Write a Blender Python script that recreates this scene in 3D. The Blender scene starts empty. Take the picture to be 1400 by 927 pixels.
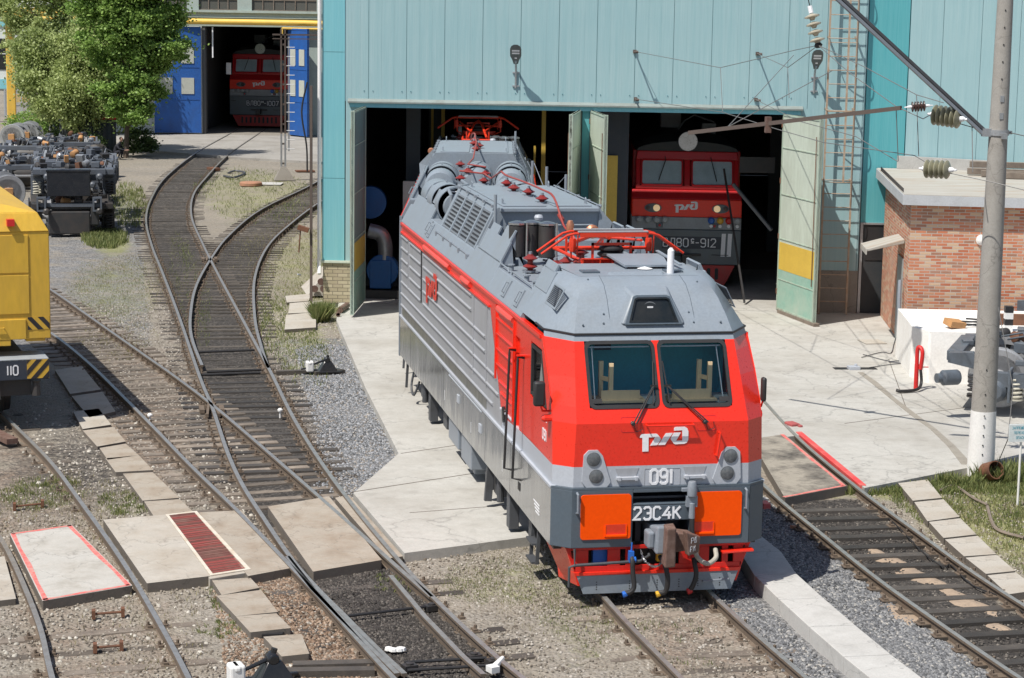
import bpy, math, random
import numpy as np
from mathutils import Vector, Matrix, Euler
random.seed(7); rng = np.random.default_rng(11)
PI = math.pi; R_ = math.radians
scn = bpy.context.scene; C = scn.collection
# ------------------------------------------------------------------ camera, sky, sun, exposure
F_, YAW, PIT, ROL = 2862.2, .188, .162, .016
CP = np.array([-7.465, -27.778, 8.344])
_f = np.array([math.sin(YAW)*math.cos(PIT), math.cos(YAW)*math.cos(PIT), -math.sin(PIT)])
_r = np.array([math.cos(YAW), -math.sin(YAW), 0.]); _u = np.cross(_r, _f)
_r, _u = _r*math.cos(ROL)+_u*math.sin(ROL), -_r*math.sin(ROL)+_u*math.cos(ROL)
cam_d = bpy.data.cameras.new('camera'); cam = bpy.data.objects.new('camera', cam_d); C.objects.link(cam)
cam_d.sensor_width = 36; cam_d.lens = 36*F_/1400; cam_d.clip_start = .5; cam_d.clip_end = 3000
cam.matrix_world = Matrix(((_r[0], _u[0], -_f[0], CP[0]), (_r[1], _u[1], -_f[1], CP[1]), (_r[2], _u[2], -_f[2], CP[2]), (0, 0, 0, 1)))
scn.camera = cam
SUN_EL, SUN_AZ = R_(59), R_(-123)          # azimuth clockwise from +Y
w = bpy.data.worlds.new('World'); scn.world = w; w.use_nodes = True
nt = w.node_tree; bg = nt.nodes['Background']; sk = nt.nodes.new('ShaderNodeTexSky'); sk.sky_type = 'NISHITA'
sk.sun_disc = False; sk.sun_elevation = SUN_EL; sk.sun_rotation = SUN_AZ; sk.air_density = 1.0; sk.dust_density = 1.5
nt.links.new(sk.outputs[0], bg.inputs[0]); bg.inputs[1].default_value = .085
sd = bpy.data.lights.new('sun', 'SUN'); sd.energy = 4.5; sd.angle = R_(.5); sd.color = (1, .95, .87)
so = bpy.data.objects.new('sun', sd); C.objects.link(so); so.location = (-20, -20, 40)
sv = Vector((math.sin(SUN_AZ)*math.cos(SUN_EL), math.cos(SUN_AZ)*math.cos(SUN_EL), math.sin(SUN_EL)))
so.rotation_euler = (-sv).to_track_quat('-Z', 'Y').to_euler()
scn.view_settings.view_transform = 'Standard'; scn.view_settings.look = 'None'
scn.view_settings.exposure = .27; scn.view_settings.gamma = 1
# ------------------------------------------------------------------ helpers
def G(u, v, z=0.):
    d = _f*F_+_r*(u-700)-_u*(v-463); t = (z-CP[2])/d[2]; p = CP+d*t
    return (float(p[0]), float(p[1]), float(z))
def tag(o, label=None, cat=None, group=None, kind=None):
    if label: o['label'] = label
    if cat: o['category'] = cat
    if group: o['group'] = group
    if kind: o['kind'] = kind
    return o
def thing(name, label, cat, loc=(0, 0, 0), rz=0., group=None):
    o = bpy.data.objects.new(name, None); C.objects.link(o); o.location = loc; o.rotation_euler = (0, 0, rz)
    o.empty_display_size = .2
    o['_m'] = 0
    del o['_m']
    return tag(o, label, cat, group)
SPLIT = {'access_steps', 'inner_frame', 'tie_bar', 'equipment_box', 'skirt_hatch', 'roof_hatch', 'slide_plate', 'grab_rail', 'rail_bracket', 'bolt', 'lifting_eye', 'roof_rail', 'wing_rail', 'lug', 'number_tag', 'climbing_hole', 'light_cabinet', 'yellow_post', 'roof_pad', 'seam', 'copper_contact', 'choke_coil', 'aerial', 'air_bellows', 'support_insulator', 'worn_patch', 'stay', 'end_hatch', 'brake_gear', 'bolt_rod', 'valve', 'stencil', 'rivet', 'rung', 'hand', 'roof_edge_peg', 'roof_upstand', 'frame_'}
def unit(v): v = np.asarray(v, float); return v/max(1e-9, np.linalg.norm(v))
class MB:
    def __init__(s): s.v = []; s.f = []; s.m = []; s.sm = []
    def add(s, vs, fs, m=0):
        b = len(s.v); s.v += [tuple(map(float, p)) for p in vs]
        for f in fs: s.f.append(tuple(i+b for i in f)); s.m.append(m)
        return s
    def hexa(s, p, m=0):   # 4 bottom ccw, 4 top ccw
        return s.add(p, [(3, 2, 1, 0), (4, 5, 6, 7), (0, 1, 5, 4), (1, 2, 6, 5), (2, 3, 7, 6), (3, 0, 4, 7)], m)
    def box(s, x0, x1, y0, y1, z0, z1, m=0):
        return s.hexa([(x0, y0, z0), (x1, y0, z0), (x1, y1, z0), (x0, y1, z0), (x0, y0, z1), (x1, y0, z1), (x1, y1, z1), (x0, y1, z1)], m)
    def obox(s, c, size, e=(0, 0, 0), m=0):
        M = Euler(e).to_matrix(); h = [q/2 for q in size]; c = Vector(c)
        P = [(-1, -1, -1), (1, -1, -1), (1, 1, -1), (-1, 1, -1), (-1, -1, 1), (1, -1, 1), (1, 1, 1), (-1, 1, 1)]
        return s.hexa([tuple(c+M@Vector((a*h[0], b*h[1], d*h[2]))) for a, b, d in P], m)
    def prism(s, poly, fn, c0, c1, m=0, m2=None):   # poly in (a,b); fn(a,b,c)->xyz ; side faces use m2
        n = len(poly); vs = [fn(a, b, c0) for a, b in poly]+[fn(a, b, c1) for a, b in poly]
        s.add(vs, [tuple(range(n))[::-1], tuple(range(n, 2*n))], m)
        s.add(vs, [(i, (i+1) % n, (i+1) % n+n, i+n) for i in range(n)], m if m2 is None else m2)
        return s
    def ring(s, outer, inner, fn, c0, c1, m=0):
        n = len(outer); vs = [fn(a, b, c0) for a, b in outer]+[fn(a, b, c0) for a, b in inner]+[fn(a, b, c1) for a, b in outer]+[fn(a, b, c1) for a, b in inner]
        fs = []
        for i in range(n):
            j = (i+1) % n
            fs += [(i, j, j+n, i+n), (i+2*n, i+3*n, j+3*n, j+2*n), (i, i+2*n, j+2*n, j), (i+n, j+n, j+3*n, i+3*n)]
        return s.add(vs, fs, m)
    def tube(s, pts, r, n=8, m=0, caps=True):
        P = [np.array(p, float) for p in pts]; k = len(P); rr = r if isinstance(r, (list, tuple)) else [r]*k
        t0 = unit(P[1]-P[0]); a = np.array([0, 0, 1.]) if abs(t0[2]) < .9 else np.array([1., 0, 0]); up = unit(np.cross(t0, a))
        vs = []
        for i in range(k):
            t = unit(P[min(i+1, k-1)]-P[max(i-1, 0)]); up = unit(up-t*np.dot(up, t)); w_ = np.cross(t, up)
            for j in range(n):
                an = 2*PI*j/n; vs.append(P[i]+(up*math.cos(an)+w_*math.sin(an))*rr[i])
        fs = [(i*n+j, i*n+(j+1) % n, (i+1)*n+(j+1) % n, (i+1)*n+j) for i in range(k-1) for j in range(n)]
        if caps: fs += [tuple(range(n))[::-1], tuple((k-1)*n+j for j in range(n))]
        return s.add(vs, fs, m)
    def lathe(s, prof, o=(0, 0, 0), ax=(0, 0, 1), n=16, m=0):   # prof: (r, h)
        ax = unit(ax); a = np.array([1., 0, 0]) if abs(ax[0]) < .9 else np.array([0, 1., 0]); u_ = unit(np.cross(ax, a)); w_ = np.cross(ax, u_)
        o = np.array(o, float); vs = []
        for r, h in prof:
            for j in range(n):
                an = 2*PI*j/n; vs.append(o+ax*h+(u_*math.cos(an)+w_*math.sin(an))*r)
        k = len(prof); fs = [(i*n+j, i*n+(j+1) % n, (i+1)*n+(j+1) % n, (i+1)*n+j) for i in range(k-1) for j in range(n)]
        if prof[0][0] > 1e-4: fs.append(tuple(range(n))[::-1])
        if prof[-1][0] > 1e-4: fs.append(tuple((k-1)*n+j for j in range(n)))
        return s.add(vs, fs, m)
    def plate(s, vs, m=0): return s.add(vs, [tuple(range(len(vs)))], m)
    def beam(s, p0, p1, wd, ht, m=0, up=(0, 0, 1)):
        p0 = np.array(p0, float); p1 = np.array(p1, float); t = unit(p1-p0); a = np.array(up, float)
        if abs(np.dot(a, t)) > .95: a = np.array([0, 1., 0])
        x = unit(np.cross(t, a))*wd/2; z = unit(np.cross(x, t))*ht/2
        return s.hexa([p0-x-z, p0+x-z, p1+x-z, p1-x-z, p0-x+z, p0+x+z, p1+x+z, p1-x+z], m)
    def build(s, name, mats, parent=None, world=False, bevel=0., smooth=True, ang=32):
        if name in SPLIT:
            cl = s.clusters()
            if len(cl) > 1: return [q.build_one(name, mats, parent, world, bevel, smooth, ang) for q in cl][0]
        return s.build_one(name, mats, parent, world, bevel, smooth, ang)
    def clusters(s):
        n = len(s.v); p = list(range(n))
        def fd(i):
            while p[i] != i: p[i] = p[p[i]]; i = p[i]
            return i
        for f in s.f:
            for j in f[1:]: p[fd(f[0])] = fd(j)
        V = np.array(s.v); ids = {}
        for i in range(n): ids.setdefault(fd(i), []).append(i)
        bx = [[V[i].min(0)-.012, V[i].max(0)+.012, set(i)] for i in ids.values()]; ch = True
        while ch:
            ch = False
            for i in range(len(bx)):
                for j in range(i+1, len(bx)):
                    if (bx[i][0] <= bx[j][1]).all() and (bx[j][0] <= bx[i][1]).all():
                        bx[i] = [np.minimum(bx[i][0], bx[j][0]), np.maximum(bx[i][1], bx[j][1]), bx[i][2] | bx[j][2]]; bx.pop(j); ch = True; break
                if ch: break
        out = []
        for _, _, st in bx:
            q = MB(); o = sorted(st); mp_ = {a: k for k, a in enumerate(o)}; q.v = [s.v[a] for a in o]
            for f, m in zip(s.f, s.m):
                if f[0] in st: q.f.append(tuple(mp_[a] for a in f)); q.m.append(m)
            out.append(q)
        return out
    def build_one(s, name, mats, parent=None, world=False, bevel=0., smooth=True, ang=32):
        me = bpy.data.meshes.new(name); vs = s.v
        if parent is not None and world:
            M = (Matrix.Translation(parent.location)@parent.rotation_euler.to_matrix().to_4x4()).inverted()
            vs = [tuple(M@Vector(p)) for p in vs]
        me.from_pydata(vs, [], s.f); me.validate()
        for mt in (mats if isinstance(mats, (list, tuple)) else [mats]): me.materials.append(mt)
        if len(me.polygons) == len(s.m): me.polygons.foreach_set('material_index', s.m)
        me.update()
        import bmesh
        if len(s.f) < 60000:
            b = bmesh.new(); b.from_mesh(me); bmesh.ops.recalc_face_normals(b, faces=b.faces); b.to_mesh(me); b.free()
        if smooth: me.shade_smooth(); me.set_sharp_from_angle(angle=R_(ang))
        o = bpy.data.objects.new(name, me); C.objects.link(o)
        if parent is not None: o.parent = parent
        if bevel:
            mo = o.modifiers.new('bevel', 'BEVEL'); mo.width = bevel; mo.segments = 2; mo.limit_method = 'ANGLE'; mo.angle_limit = R_(40)
        return o
def kids(o): return list(o.children)
def copy_tree(o, parent=None):
    c = o.copy(); C.objects.link(c); c.parent = parent
    for ch in kids(o): copy_tree(ch, c)
    return c
def xf(mb, M):
    mb.v = [tuple(M@Vector(p)) for p in mb.v]; return mb
def rrect(x0, x1, z0, z1, r, k=3):
    out = []
    for cx, cz, a0 in ((x1-r, z1-r, 0), (x0+r, z1-r, 90), (x0+r, z0+r, 180), (x1-r, z0+r, 270)):
        for i in range(k+1): a = R_(a0+90*i/k); out.append((cx+r*math.cos(a), cz+r*math.sin(a)))
    return out
def smoothline(pts, n=6):
    P = [np.array(p, float) for p in pts]; P = [2*P[0]-P[1]]+P+[2*P[-1]-P[-2]]; out = []
    for i in range(1, len(P)-2):
        for j in range(n):
            t = j/n; p0, p1, p2, p3 = P[i-1:i+3]
            out.append(.5*((2*p1)+(p2-p0)*t+(2*p0-5*p1+4*p2-p3)*t*t+(3*p1-p0-3*p2+p3)*t**3))
    return out+[P[-2]]
# ------------------------------------------------------------------ materials
class N:
    def __init__(s, name):
        s.mat = bpy.data.materials.new(name); s.mat.use_nodes = True; s.t = s.mat.node_tree; s.b = s.t.nodes['Principled BSDF']
        s.tc = s.t.nodes.new('ShaderNodeTexCoord'); s.co = s.tc.outputs['Object']
    def n(s, ty, **k):
        x = s.t.nodes.new(ty)
        for a, b in k.items(): setattr(x, a, b)
        return x
    def l(s, a, b): s.t.links.new(a, b)
    def mapv(s, scale=(1, 1, 1), loc=(0, 0, 0), rot=(0, 0, 0), co=None):
        m = s.n('ShaderNodeMapping'); m.inputs['Scale'].default_value = scale; m.inputs['Location'].default_value = loc; m.inputs['Rotation'].default_value = rot
        s.l(co or s.co, m.inputs[0]); return m.outputs[0]
    def noise(s, sc, det=4, rough=.6, co=None, dist=0.):
        x = s.n('ShaderNodeTexNoise'); x.inputs['Scale'].default_value = sc; x.inputs['Detail'].default_value = det; x.inputs['Roughness'].default_value = rough
        x.inputs['Distortion'].default_value = dist; s.l(co or s.co, x.inputs['Vector']); return x.outputs['Fac']
    def vor(s, sc, feat='F1', co=None, out='Distance'):
        x = s.n('ShaderNodeTexVoronoi', feature=feat); x.inputs['Scale'].default_value = sc; s.l(co or s.co, x.inputs['Vector']); return x.outputs[out]
    def ramp(s, fac, stops, interp='LINEAR'):
        x = s.n('ShaderNodeValToRGB'); x.color_ramp.interpolation = interp; e = x.color_ramp.elements
        while len(e) < len(stops): e.new(.5)
        for i, (p, c) in enumerate(stops): e[i].position = p; e[i].color = (c, c, c, 1) if isinstance(c, (int, float)) else (*c, 1)
        s.l(fac, x.inputs[0]); return x.outputs[0]
    def mix(s, fac, a, b, mode='MIX'):
        x = s.n('ShaderNodeMix', data_type='RGBA', blend_type=mode)
        for i, q in ((0, fac), (6, a), (7, b)):
            if isinstance(q, (int, float)): x.inputs[i].default_value = q if i == 0 else (q, q, q, 1)
            elif isinstance(q, tuple): x.inputs[i].default_value = (*q, 1)
            else: s.l(q, x.inputs[i])
        return x.outputs[2]
    def math(s, op, a, b=0.):
        x = s.n('ShaderNodeMath', operation=op)
        for i, q in ((0, a), (1, b)):
            if isinstance(q, (int, float)): x.inputs[i].default_value = q
            else: s.l(q, x.inputs[i])
        return x.outputs[0]
    def bump(s, h, st=.3, d=.01):
        x = s.n('ShaderNodeBump'); x.inputs['Strength'].default_value = st; x.inputs['Distance'].default_value = d; s.l(h, x.inputs['Height']); s.l(x.outputs[0], s.b.inputs['Normal'])
    def set(s, col=None, rough=None, metal=None, spec=None):
        for k, q in (('Base Color', col), ('Roughness', rough), ('Metallic', metal), ('Specular IOR Level', spec)):
            if q is None: continue
            if isinstance(q, tuple): s.b.inputs[k].default_value = (*q, 1)
            elif isinstance(q, (int, float)): s.b.inputs[k].default_value = q
            else: s.l(q, s.b.inputs[k])
        return s.mat
def paint(name, c, rough=.4, metal=0., dirt=.15, dc=(.12, .10, .08), sc=3., streak=False, bump=.0, coat=0., wav=0., rnd=False):
    m = N(name); co = m.mapv((1, 1, .22)) if streak else m.co
    f = m.noise(sc, 6, .65, co); d = m.ramp(f, [(.42, 0.), (.75, 1.)]); f2 = m.noise(sc*9, 3, .6, co)
    v = m.mix(m.ramp(f2, [(.3, 0.), (.7, 1.)]), tuple(q*.93 for q in c), tuple(min(1, q*1.06) for q in c))
    col = m.mix(m.math('MULTIPLY', d, dirt), v, dc)
    if rnd: oi = m.n('ShaderNodeObjectInfo'); col = m.mix(1., col, m.ramp(oi.outputs['Random'], [(0., .55), (.5, .95), (1., 1.5)]), 'MULTIPLY')
    rg = m.math('ADD', m.math('MULTIPLY', f2, .18), rough-.09)
    if bump: m.bump(f2, bump, .01)
    if wav: m.bump(m.noise(1.1, 3, .5, m.mapv((1, 1, .6))), wav, .06)
    if coat: m.b.inputs['Coat Weight'].default_value = coat; m.b.inputs['Coat Roughness'].default_value = .12
    return m.set(col, rg, metal)
M = {}
M['red'] = paint('red_paint', (.80, .028, .010), .3, dirt=.0, coat=.4)
M['orange'] = paint('orange_paint', (1., .085, .0), .6, dirt=.0, dc=(.8, .05, .01)); M['orange'].node_tree.nodes['Principled BSDF'].inputs['Specular IOR Level'].default_value = .15
M['grey_roof'] = paint('roof_grey', (.235, .275, .32), .42, dirt=.28, dc=(.20, .20, .19))
M['grey_dark'] = paint('bumper_grey', (.085, .112, .14), .36, dirt=.12)
M['grey_light'] = paint('light_grey', (.42, .45, .50), .4, dirt=.12, dc=(.3, .3, .3))
M['grey_side'] = paint('side_grey', (.33, .34, .365), .38, dirt=.4, dc=(.23, .23, .22), sc=2., streak=True, wav=.25)
M['skirt'] = paint('skirt_grey', (.32, .33, .335), .16, metal=.6, dirt=.5, dc=(.24, .24, .23), sc=1.2, streak=True, wav=.35)
M['black'] = paint('black_rubber', (.02, .02, .022), .55, dirt=.1)
M['under'] = paint('underframe_grey', (.07, .075, .085), .55, dirt=.5, dc=(.03, .028, .025))
M['pipegrey'] = paint('pipe_grey', (.22, .25, .29), .4)
M['white'] = paint('white_paint', (.78, .78, .77), .5, dirt=.1)
M['letter'] = paint('letter_white', (.82, .83, .86), .45, dirt=.05)
M['panto'] = paint('pantograph_red', (.66, .04, .012), .42, dirt=.2, dc=(.2, .03, .02))
M['insred'] = paint('insulator_red', (.22, .025, .022), .22, dirt=.2)
M['busbar'] = paint('busbar_red', (.30, .05, .04), .45)
M['copper'] = paint('copper', (.60, .25, .14), .35, metal=.6)
M['wood'] = paint('raw_wood', (.80, .60, .36), .6, dirt=.2, streak=True)
M['bluev'] = paint('blue_valve', (.02, .14, .55), .4)
M['redv'] = paint('red_valve', (.6, .02, .02), .4)
M['yelv'] = paint('yellow_valve', (.7, .4, .03), .4)
M['rust'] = paint('rusty_steel', (.17, .075, .04), .75, dirt=.7, dc=(.07, .04, .03), sc=6, bump=.2)
M['rustl'] = paint('coupler_rust', (.13, .075, .058), .6, dirt=.8, dc=(.24, .17, .145), sc=7, bump=.2)
M['steel'] = paint('steel', (.45, .46, .48), .3, metal=.9)
M['chrome'] = paint('lamp_reflector', (.8, .8, .82), .15, metal=1.)
M['teal'] = paint('cab_teal', (.10, .58, .70), .6)
M['dash'] = paint('dash_grey', (.42, .50, .54), .6)
def glassmat(name, tint, op):
    m = N(name); t = m.t; out = t.nodes['Material Output']
    tr = m.n('ShaderNodeBsdfTransparent'); tr.inputs[0].default_value = (*tint, 1); gl = m.n('ShaderNodeBsdfGlossy'); gl.inputs['Roughness'].default_value = .02
    fr = m.n('ShaderNodeFresnel'); fr.inputs[0].default_value = 1.5; ad = m.math('ADD', m.math('MULTIPLY', fr.outputs[0], .9), op); ad = m.math('MINIMUM', ad, 1.)
    mx = m.n('ShaderNodeMixShader'); m.l(ad, mx.inputs[0]); m.l(tr.outputs[0], mx.inputs[1]); m.l(gl.outputs[0], mx.inputs[2]); m.l(mx.outputs[0], out.inputs[0]); return m.mat
M['galvd'] = paint('dull_galvanised', (.16, .17, .18), .5); M['intcol'] = paint('column_grey', (.09, .11, .12), .7); M['doordark'] = paint('door_dark', (.03, .035, .04), .6); M['doorgrey'] = paint('door_grey', (.30, .33, .33), .6, dirt=.3)
M['fascia'] = paint('fascia_grey', (.46, .48, .50), .6, dirt=.2); M['dimpane'] = paint('dusty_pane', (.10, .10, .09), .3, dirt=.5); M['vdark2'] = paint('tank_black', (.014, .017, .024), .25, dirt=.4, dc=(.05, .05, .055)); M['greasy'] = paint('greasy_motor', (.06, .052, .045), .6, dirt=.8, dc=(.02, .02, .02)); M['porc'] = paint('porcelain', (.46, .42, .33), .3); M['wirem'] = paint('wire_grey', (.16, .16, .16), .5); M['signw'] = paint('sign_pale', (.66, .72, .74), .5); M['signb'] = paint('sign_blue_letter', (.08, .35, .45), .5)
M['glass'] = glassmat('window_glass', (.86, .95, .97), .0)
M['glassd'] = paint('dark_glass', (.012, .016, .018), .08)
M['lens'] = paint('lamp_lens', (.10, .11, .12), .12, dirt=.3, dc=(.35, .35, .35), sc=25)
def stripes_mat():
    m = N('louvre_strip_finish'); co = m.mapv((.3, 5., .15)); f = m.noise(2.2, 4, .7, co)
    c = m.ramp(f, [(.30, (.10, .10, .085)), (.45, (.22, .215, .19)), (.55, (.13, .13, .12)), (.7, (.36, .36, .36))]); return m.set(c, .3)  # streaks stand in for surroundings mirrored in the grooved side
M['louvre'] = stripes_mat()
def concrete(name, c, stain=.5, sc=.6, crack=False, sc2=(.16, .14, .115)):
    m = N(name); f = m.noise(sc, 8, .7); d = m.ramp(f, [(.44, 0.), (.68, 1.)]); fine = m.noise(35, 4, .7); mid = m.noise(4, 6, .7)
    base = m.mix(m.ramp(mid, [(.3, 0.), (.7, 1.)]), tuple(q*.86 for q in c), tuple(q*1.08 for q in c))
    base = m.mix(.35, base, m.ramp(fine, [(.3, tuple(q*.7 for q in c)), (.7, tuple(q*1.2 for q in c))]))
    col = m.mix(m.math('MULTIPLY', d, stain), base, sc2)
    wob = m.n('ShaderNodeVectorMath', operation='ADD'); nz = m.n('ShaderNodeTexNoise'); nz.inputs['Scale'].default_value = 1.7; nz.inputs['Detail'].default_value = 6; m.l(m.co, nz.inputs['Vector']); m.l(m.co, wob.inputs[0]); m.l(nz.outputs['Color'], wob.inputs[1])
    cr = m.ramp(m.vor(.45 if sc < .8 else .9, 'DISTANCE_TO_EDGE', wob.outputs[0]), [(0., 1.), (.006, .5), (.012, 0.)]); spots = m.ramp(m.noise(9, 5, .7), [(.60, 0.), (.70, .55)]); blot = m.ramp(m.noise(2.6, 4, .6), [(.55, 0.), (.72, .4)])
    dk = tuple(q*.45 for q in c); col = m.mix(m.math('MULTIPLY', cr, .55), col, dk); col = m.mix(m.math('MULTIPLY', spots, stain), col, tuple(q*.55 for q in c)); col = m.mix(m.math('MULTIPLY', blot, stain), col, tuple(q*.62 for q in sc2))
    h = m.math('ADD', m.math('MULTIPLY', fine, .4), mid); m.bump(h, .25, .012); return m.set(col, .85)
M['apron'] = concrete('apron_concrete', (.455, .445, .415), .7, .42, sc2=(.30, .28, .245))
M['slab'] = concrete('slab_concrete', (.45, .42, .37), .5, .8, sc2=(.30, .24, .17))
M['slabp'] = concrete('pale_slab_concrete', (.47, .455, .42), .55, 1.3, sc2=(.34, .31, .26)); M['slabw'] = concrete('worn_slab_concrete', (.37, .33, .275), .6, 1.4, sc2=(.25, .185, .125))
M['slabdark'] = concrete('oil_stained_concrete', (.33, .30, .25), 1., 1.5, sc2=(.045, .04, .037))
M['walk'] = concrete('walkway_concrete', (.50, .495, .475), .2, 1.2)
M['pole'] = concrete('pole_concrete', (.34, .325, .30), .3, 1.5)
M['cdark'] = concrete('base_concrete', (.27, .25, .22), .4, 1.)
M['tarroof'] = None
def roofmat():
    m = N('slab_roof'); c = m.mapv((.45, 3.2, 1.)); f = m.noise(1.6, 6, .7, c); col = m.ramp(f, [(.35, (.42, .41, .38)), (.55, (.36, .34, .30)), (.68, (.36, .25, .17))])
    m.bump(m.noise(20), .2); return m.set(col, .85)
M['tarroof'] = roofmat()
def railtop(): return paint('rail_head', (.40, .395, .38), .36, metal=.55, dirt=.5, dc=(.17, .125, .09), sc=6)
M['railtop'] = railtop(); M['railside'] = paint('rail_web_rust', (.15, .115, .085), .8, dirt=.6, dc=(.09, .065, .05), sc=8, bump=.2)
M['sleeperd'] = paint('oily_sleeper', (.055, .048, .042), .6, dirt=.7, dc=(.10, .085, .07), sc=5, bump=.4, rnd=True)
M['sleeperc'] = paint('concrete_sleeper', (.20, .17, .14), .85, dirt=.8, dc=(.085, .068, .055), sc=4, bump=.4, rnd=True)
M['sleeperw'] = paint('weathered_sleeper', (.16, .135, .11), .85, dirt=.8, dc=(.07, .055, .045), sc=5, bump=.5, rnd=True)
M['redline'] = paint('faded_red_line', (.66, .13, .12), .75, dirt=1., dc=(.46, .38, .32), sc=7)
def panelmat(name, c, fade, dcol):
    m = N(name); co = m.mapv((5., 5., .10)); f = m.noise(1.4, 6, .65, co); g = m.noise(.35, 4, .6); s2 = m.noise(16, 3, .6, m.mapv((4., 4., .05)))
    a = m.mix(m.ramp(f, [(.3, 0.), (.7, 1.)]), c, fade); a = m.mix(m.math('MULTIPLY', m.ramp(g, [(.4, 0.), (.7, 1.)]), .35), a, dcol); a = m.mix(.12, a, s2)
    m.bump(s2, .08, .01); return m.set(a, .5)
M['wallteal'] = panelmat('pale_teal_panel', (.25, .44, .475), (.33, .50, .53), (.19, .40, .45))
M['wallteal2'] = panelmat('pale_teal_panel_fresh', (.27, .47, .51), (.34, .53, .56), (.21, .43, .48))
M['deepteal'] = panelmat('deep_teal_panel', (.03, .34, .39), (.06, .39, .43), (.03, .29, .34))
M['cornerteal'] = panelmat('corner_teal_trim', (.12, .45, .53), (.18, .50, .56), (.10, .40, .47))
M['doorgreen'] = paint('door_pale_green', (.52, .58, .50), .55, dirt=.5, dc=(.30, .33, .26), sc=1.6, streak=True)
M['dooredge'] = paint('door_edge_green', (.40, .50, .42), .6, dirt=.6, dc=(.2, .13, .08), sc=4, streak=True)
M['yellowp'] = paint('yellow_band', (.66, .45, .08), .5, dirt=.3, dc=(.4, .25, .05))
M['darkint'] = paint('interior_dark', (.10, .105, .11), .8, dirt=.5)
M['lintel'] = paint('lintel_flashing', (.24, .28, .27), .5, dirt=.5)
M['blued'] = paint('door_blue', (.018, .10, .36), .5, dirt=.45, dc=(.03, .06, .16), sc=1.5, bump=.3)
M['greywindow'] = paint('painted_pane', (.45, .47, .42), .6)
M['yellow'] = paint('crane_yellow', (.66, .41, .045), .45, dirt=.5, dc=(.40, .25, .06), sc=1.5, streak=True)
M['gas'] = paint('gas_pipe_yellow', (.78, .50, .08), .5, dirt=.2)
M['navy'] = paint('buffer_navy', (.03, .04, .06), .5)
M['vred'] = paint('crimson_shaded_red', (.55, .014, .02), .35, dirt=.15)  # darker red on the old locos' upper face paints in canopy shade
M['vgrey'] = paint('mid_grey_paint', (.32, .35, .38), .5, dirt=.3)
M['vdark'] = paint('slate_paint', (.12, .15, .17), .45, dirt=.3)
M['blueg'] = paint('bogie_grey', (.10, .115, .14), .45, dirt=.35, dc=(.06, .055, .05), sc=3)
M['bogdark'] = paint('greasy_steel', (.035, .035, .036), .5, dirt=.5, dc=(.08, .06, .05))
M['wheel'] = paint('wheel_steel', (.46, .47, .49), .4, metal=.5, dirt=.3)
M['wood2'] = paint('orange_wood', (.48, .25, .10), .7, dirt=.4, sc=5)
M['timber'] = paint('grey_timber', (.22, .18, .145), .85, dirt=.7, dc=(.10, .08, .065), sc=4, bump=.4)
M['insdisc'] = paint('insulator_olive', (.30, .29, .20), .25, dirt=.3)
M['insbrown'] = paint('insulator_brown', (.08, .045, .04), .3)
M['lamphouse'] = paint('lamp_grey', (.13, .15, .15), .5)
M['galv'] = paint('galvanised', (.42, .44, .46), .45, metal=.6, dirt=.3)
M['rustpole'] = paint('rusty_ladder', (.36, .25, .17), .75, dirt=.9, dc=(.45, .41, .35), sc=5)
M['rustbrown'] = paint('brown_beam', (.10, .075, .065), .7, dirt=.5)
M['skin'] = paint('skin', (.42, .25, .18), .6); M['cloth'] = paint('dark_clothes', (.018, .02, .03), .9); M['hair'] = paint('hair', (.03, .02, .015), .8)
M['bark'] = paint('bark', (.11, .085, .065), .9, dirt=.6, dc=(.05, .04, .03), sc=8, bump=.5)
M['asphalt'] = concrete('yard_road', (.34, .325, .30), .5, .5)
M['fence'] = paint('fence_grey', (.42, .46, .50), .5)
M['shack'] = paint('shack_blue_black', (.04, .055, .07), .7, dirt=.4)
M['white_wall'] = paint('whitewash', (.80, .79, .76), .85, dirt=.25, dc=(.5, .42, .33), sc=2.2, bump=.3)
M['grnwall'] = paint('pale_green_wall', (.36, .43, .40), .8, dirt=.35, dc=(.22, .26, .24), sc=1.)
M['whtwall'] = paint('yard_white_wall', (.62, .66, .63), .8, dirt=.25)
M['duct'] = paint('zinc_duct', (.40, .42, .44), .4, metal=.6, dirt=.4)
M['fanblue'] = paint('fan_blue', (.015, .12, .36), .5)
def leafmat(name, a, b):
    m = N(name); oi = m.n('ShaderNodeNewGeometry'); f = m.noise(.9, 3, .6); at = m.n('ShaderNodeAttribute', attribute_name='tone')
    col = m.mix(at.outputs['Fac'], a, b); m.set(col, .55); m.b.inputs['Subsurface Weight'].default_value = 0
    tr = m.n('ShaderNodeBsdfTranslucent'); m.l(col, tr.inputs[0]); mx = m.n('ShaderNodeMixShader'); mx.inputs[0].default_value = .42
    m.l(m.b.outputs[0], mx.inputs[1]); m.l(tr.outputs[0], mx.inputs[2]); m.l(mx.outputs[0], m.t.nodes['Material Output'].inputs[0]); return m.mat
M['leafw'] = leafmat('willow_leaf', (.24, .31, .09), (.52, .60, .26)); M['leafg'] = leafmat('maple_leaf', (.15, .27, .05), (.36, .52, .14)); M['leafd'] = leafmat('dark_leaf', (.05, .09, .03), (.12, .18, .06))
M['grass'] = leafmat('grass_blade', (.12, .17, .05), (.33, .34, .14)); M['drygrass'] = leafmat('dry_grass', (.24, .22, .10), (.36, .33, .17))
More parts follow.
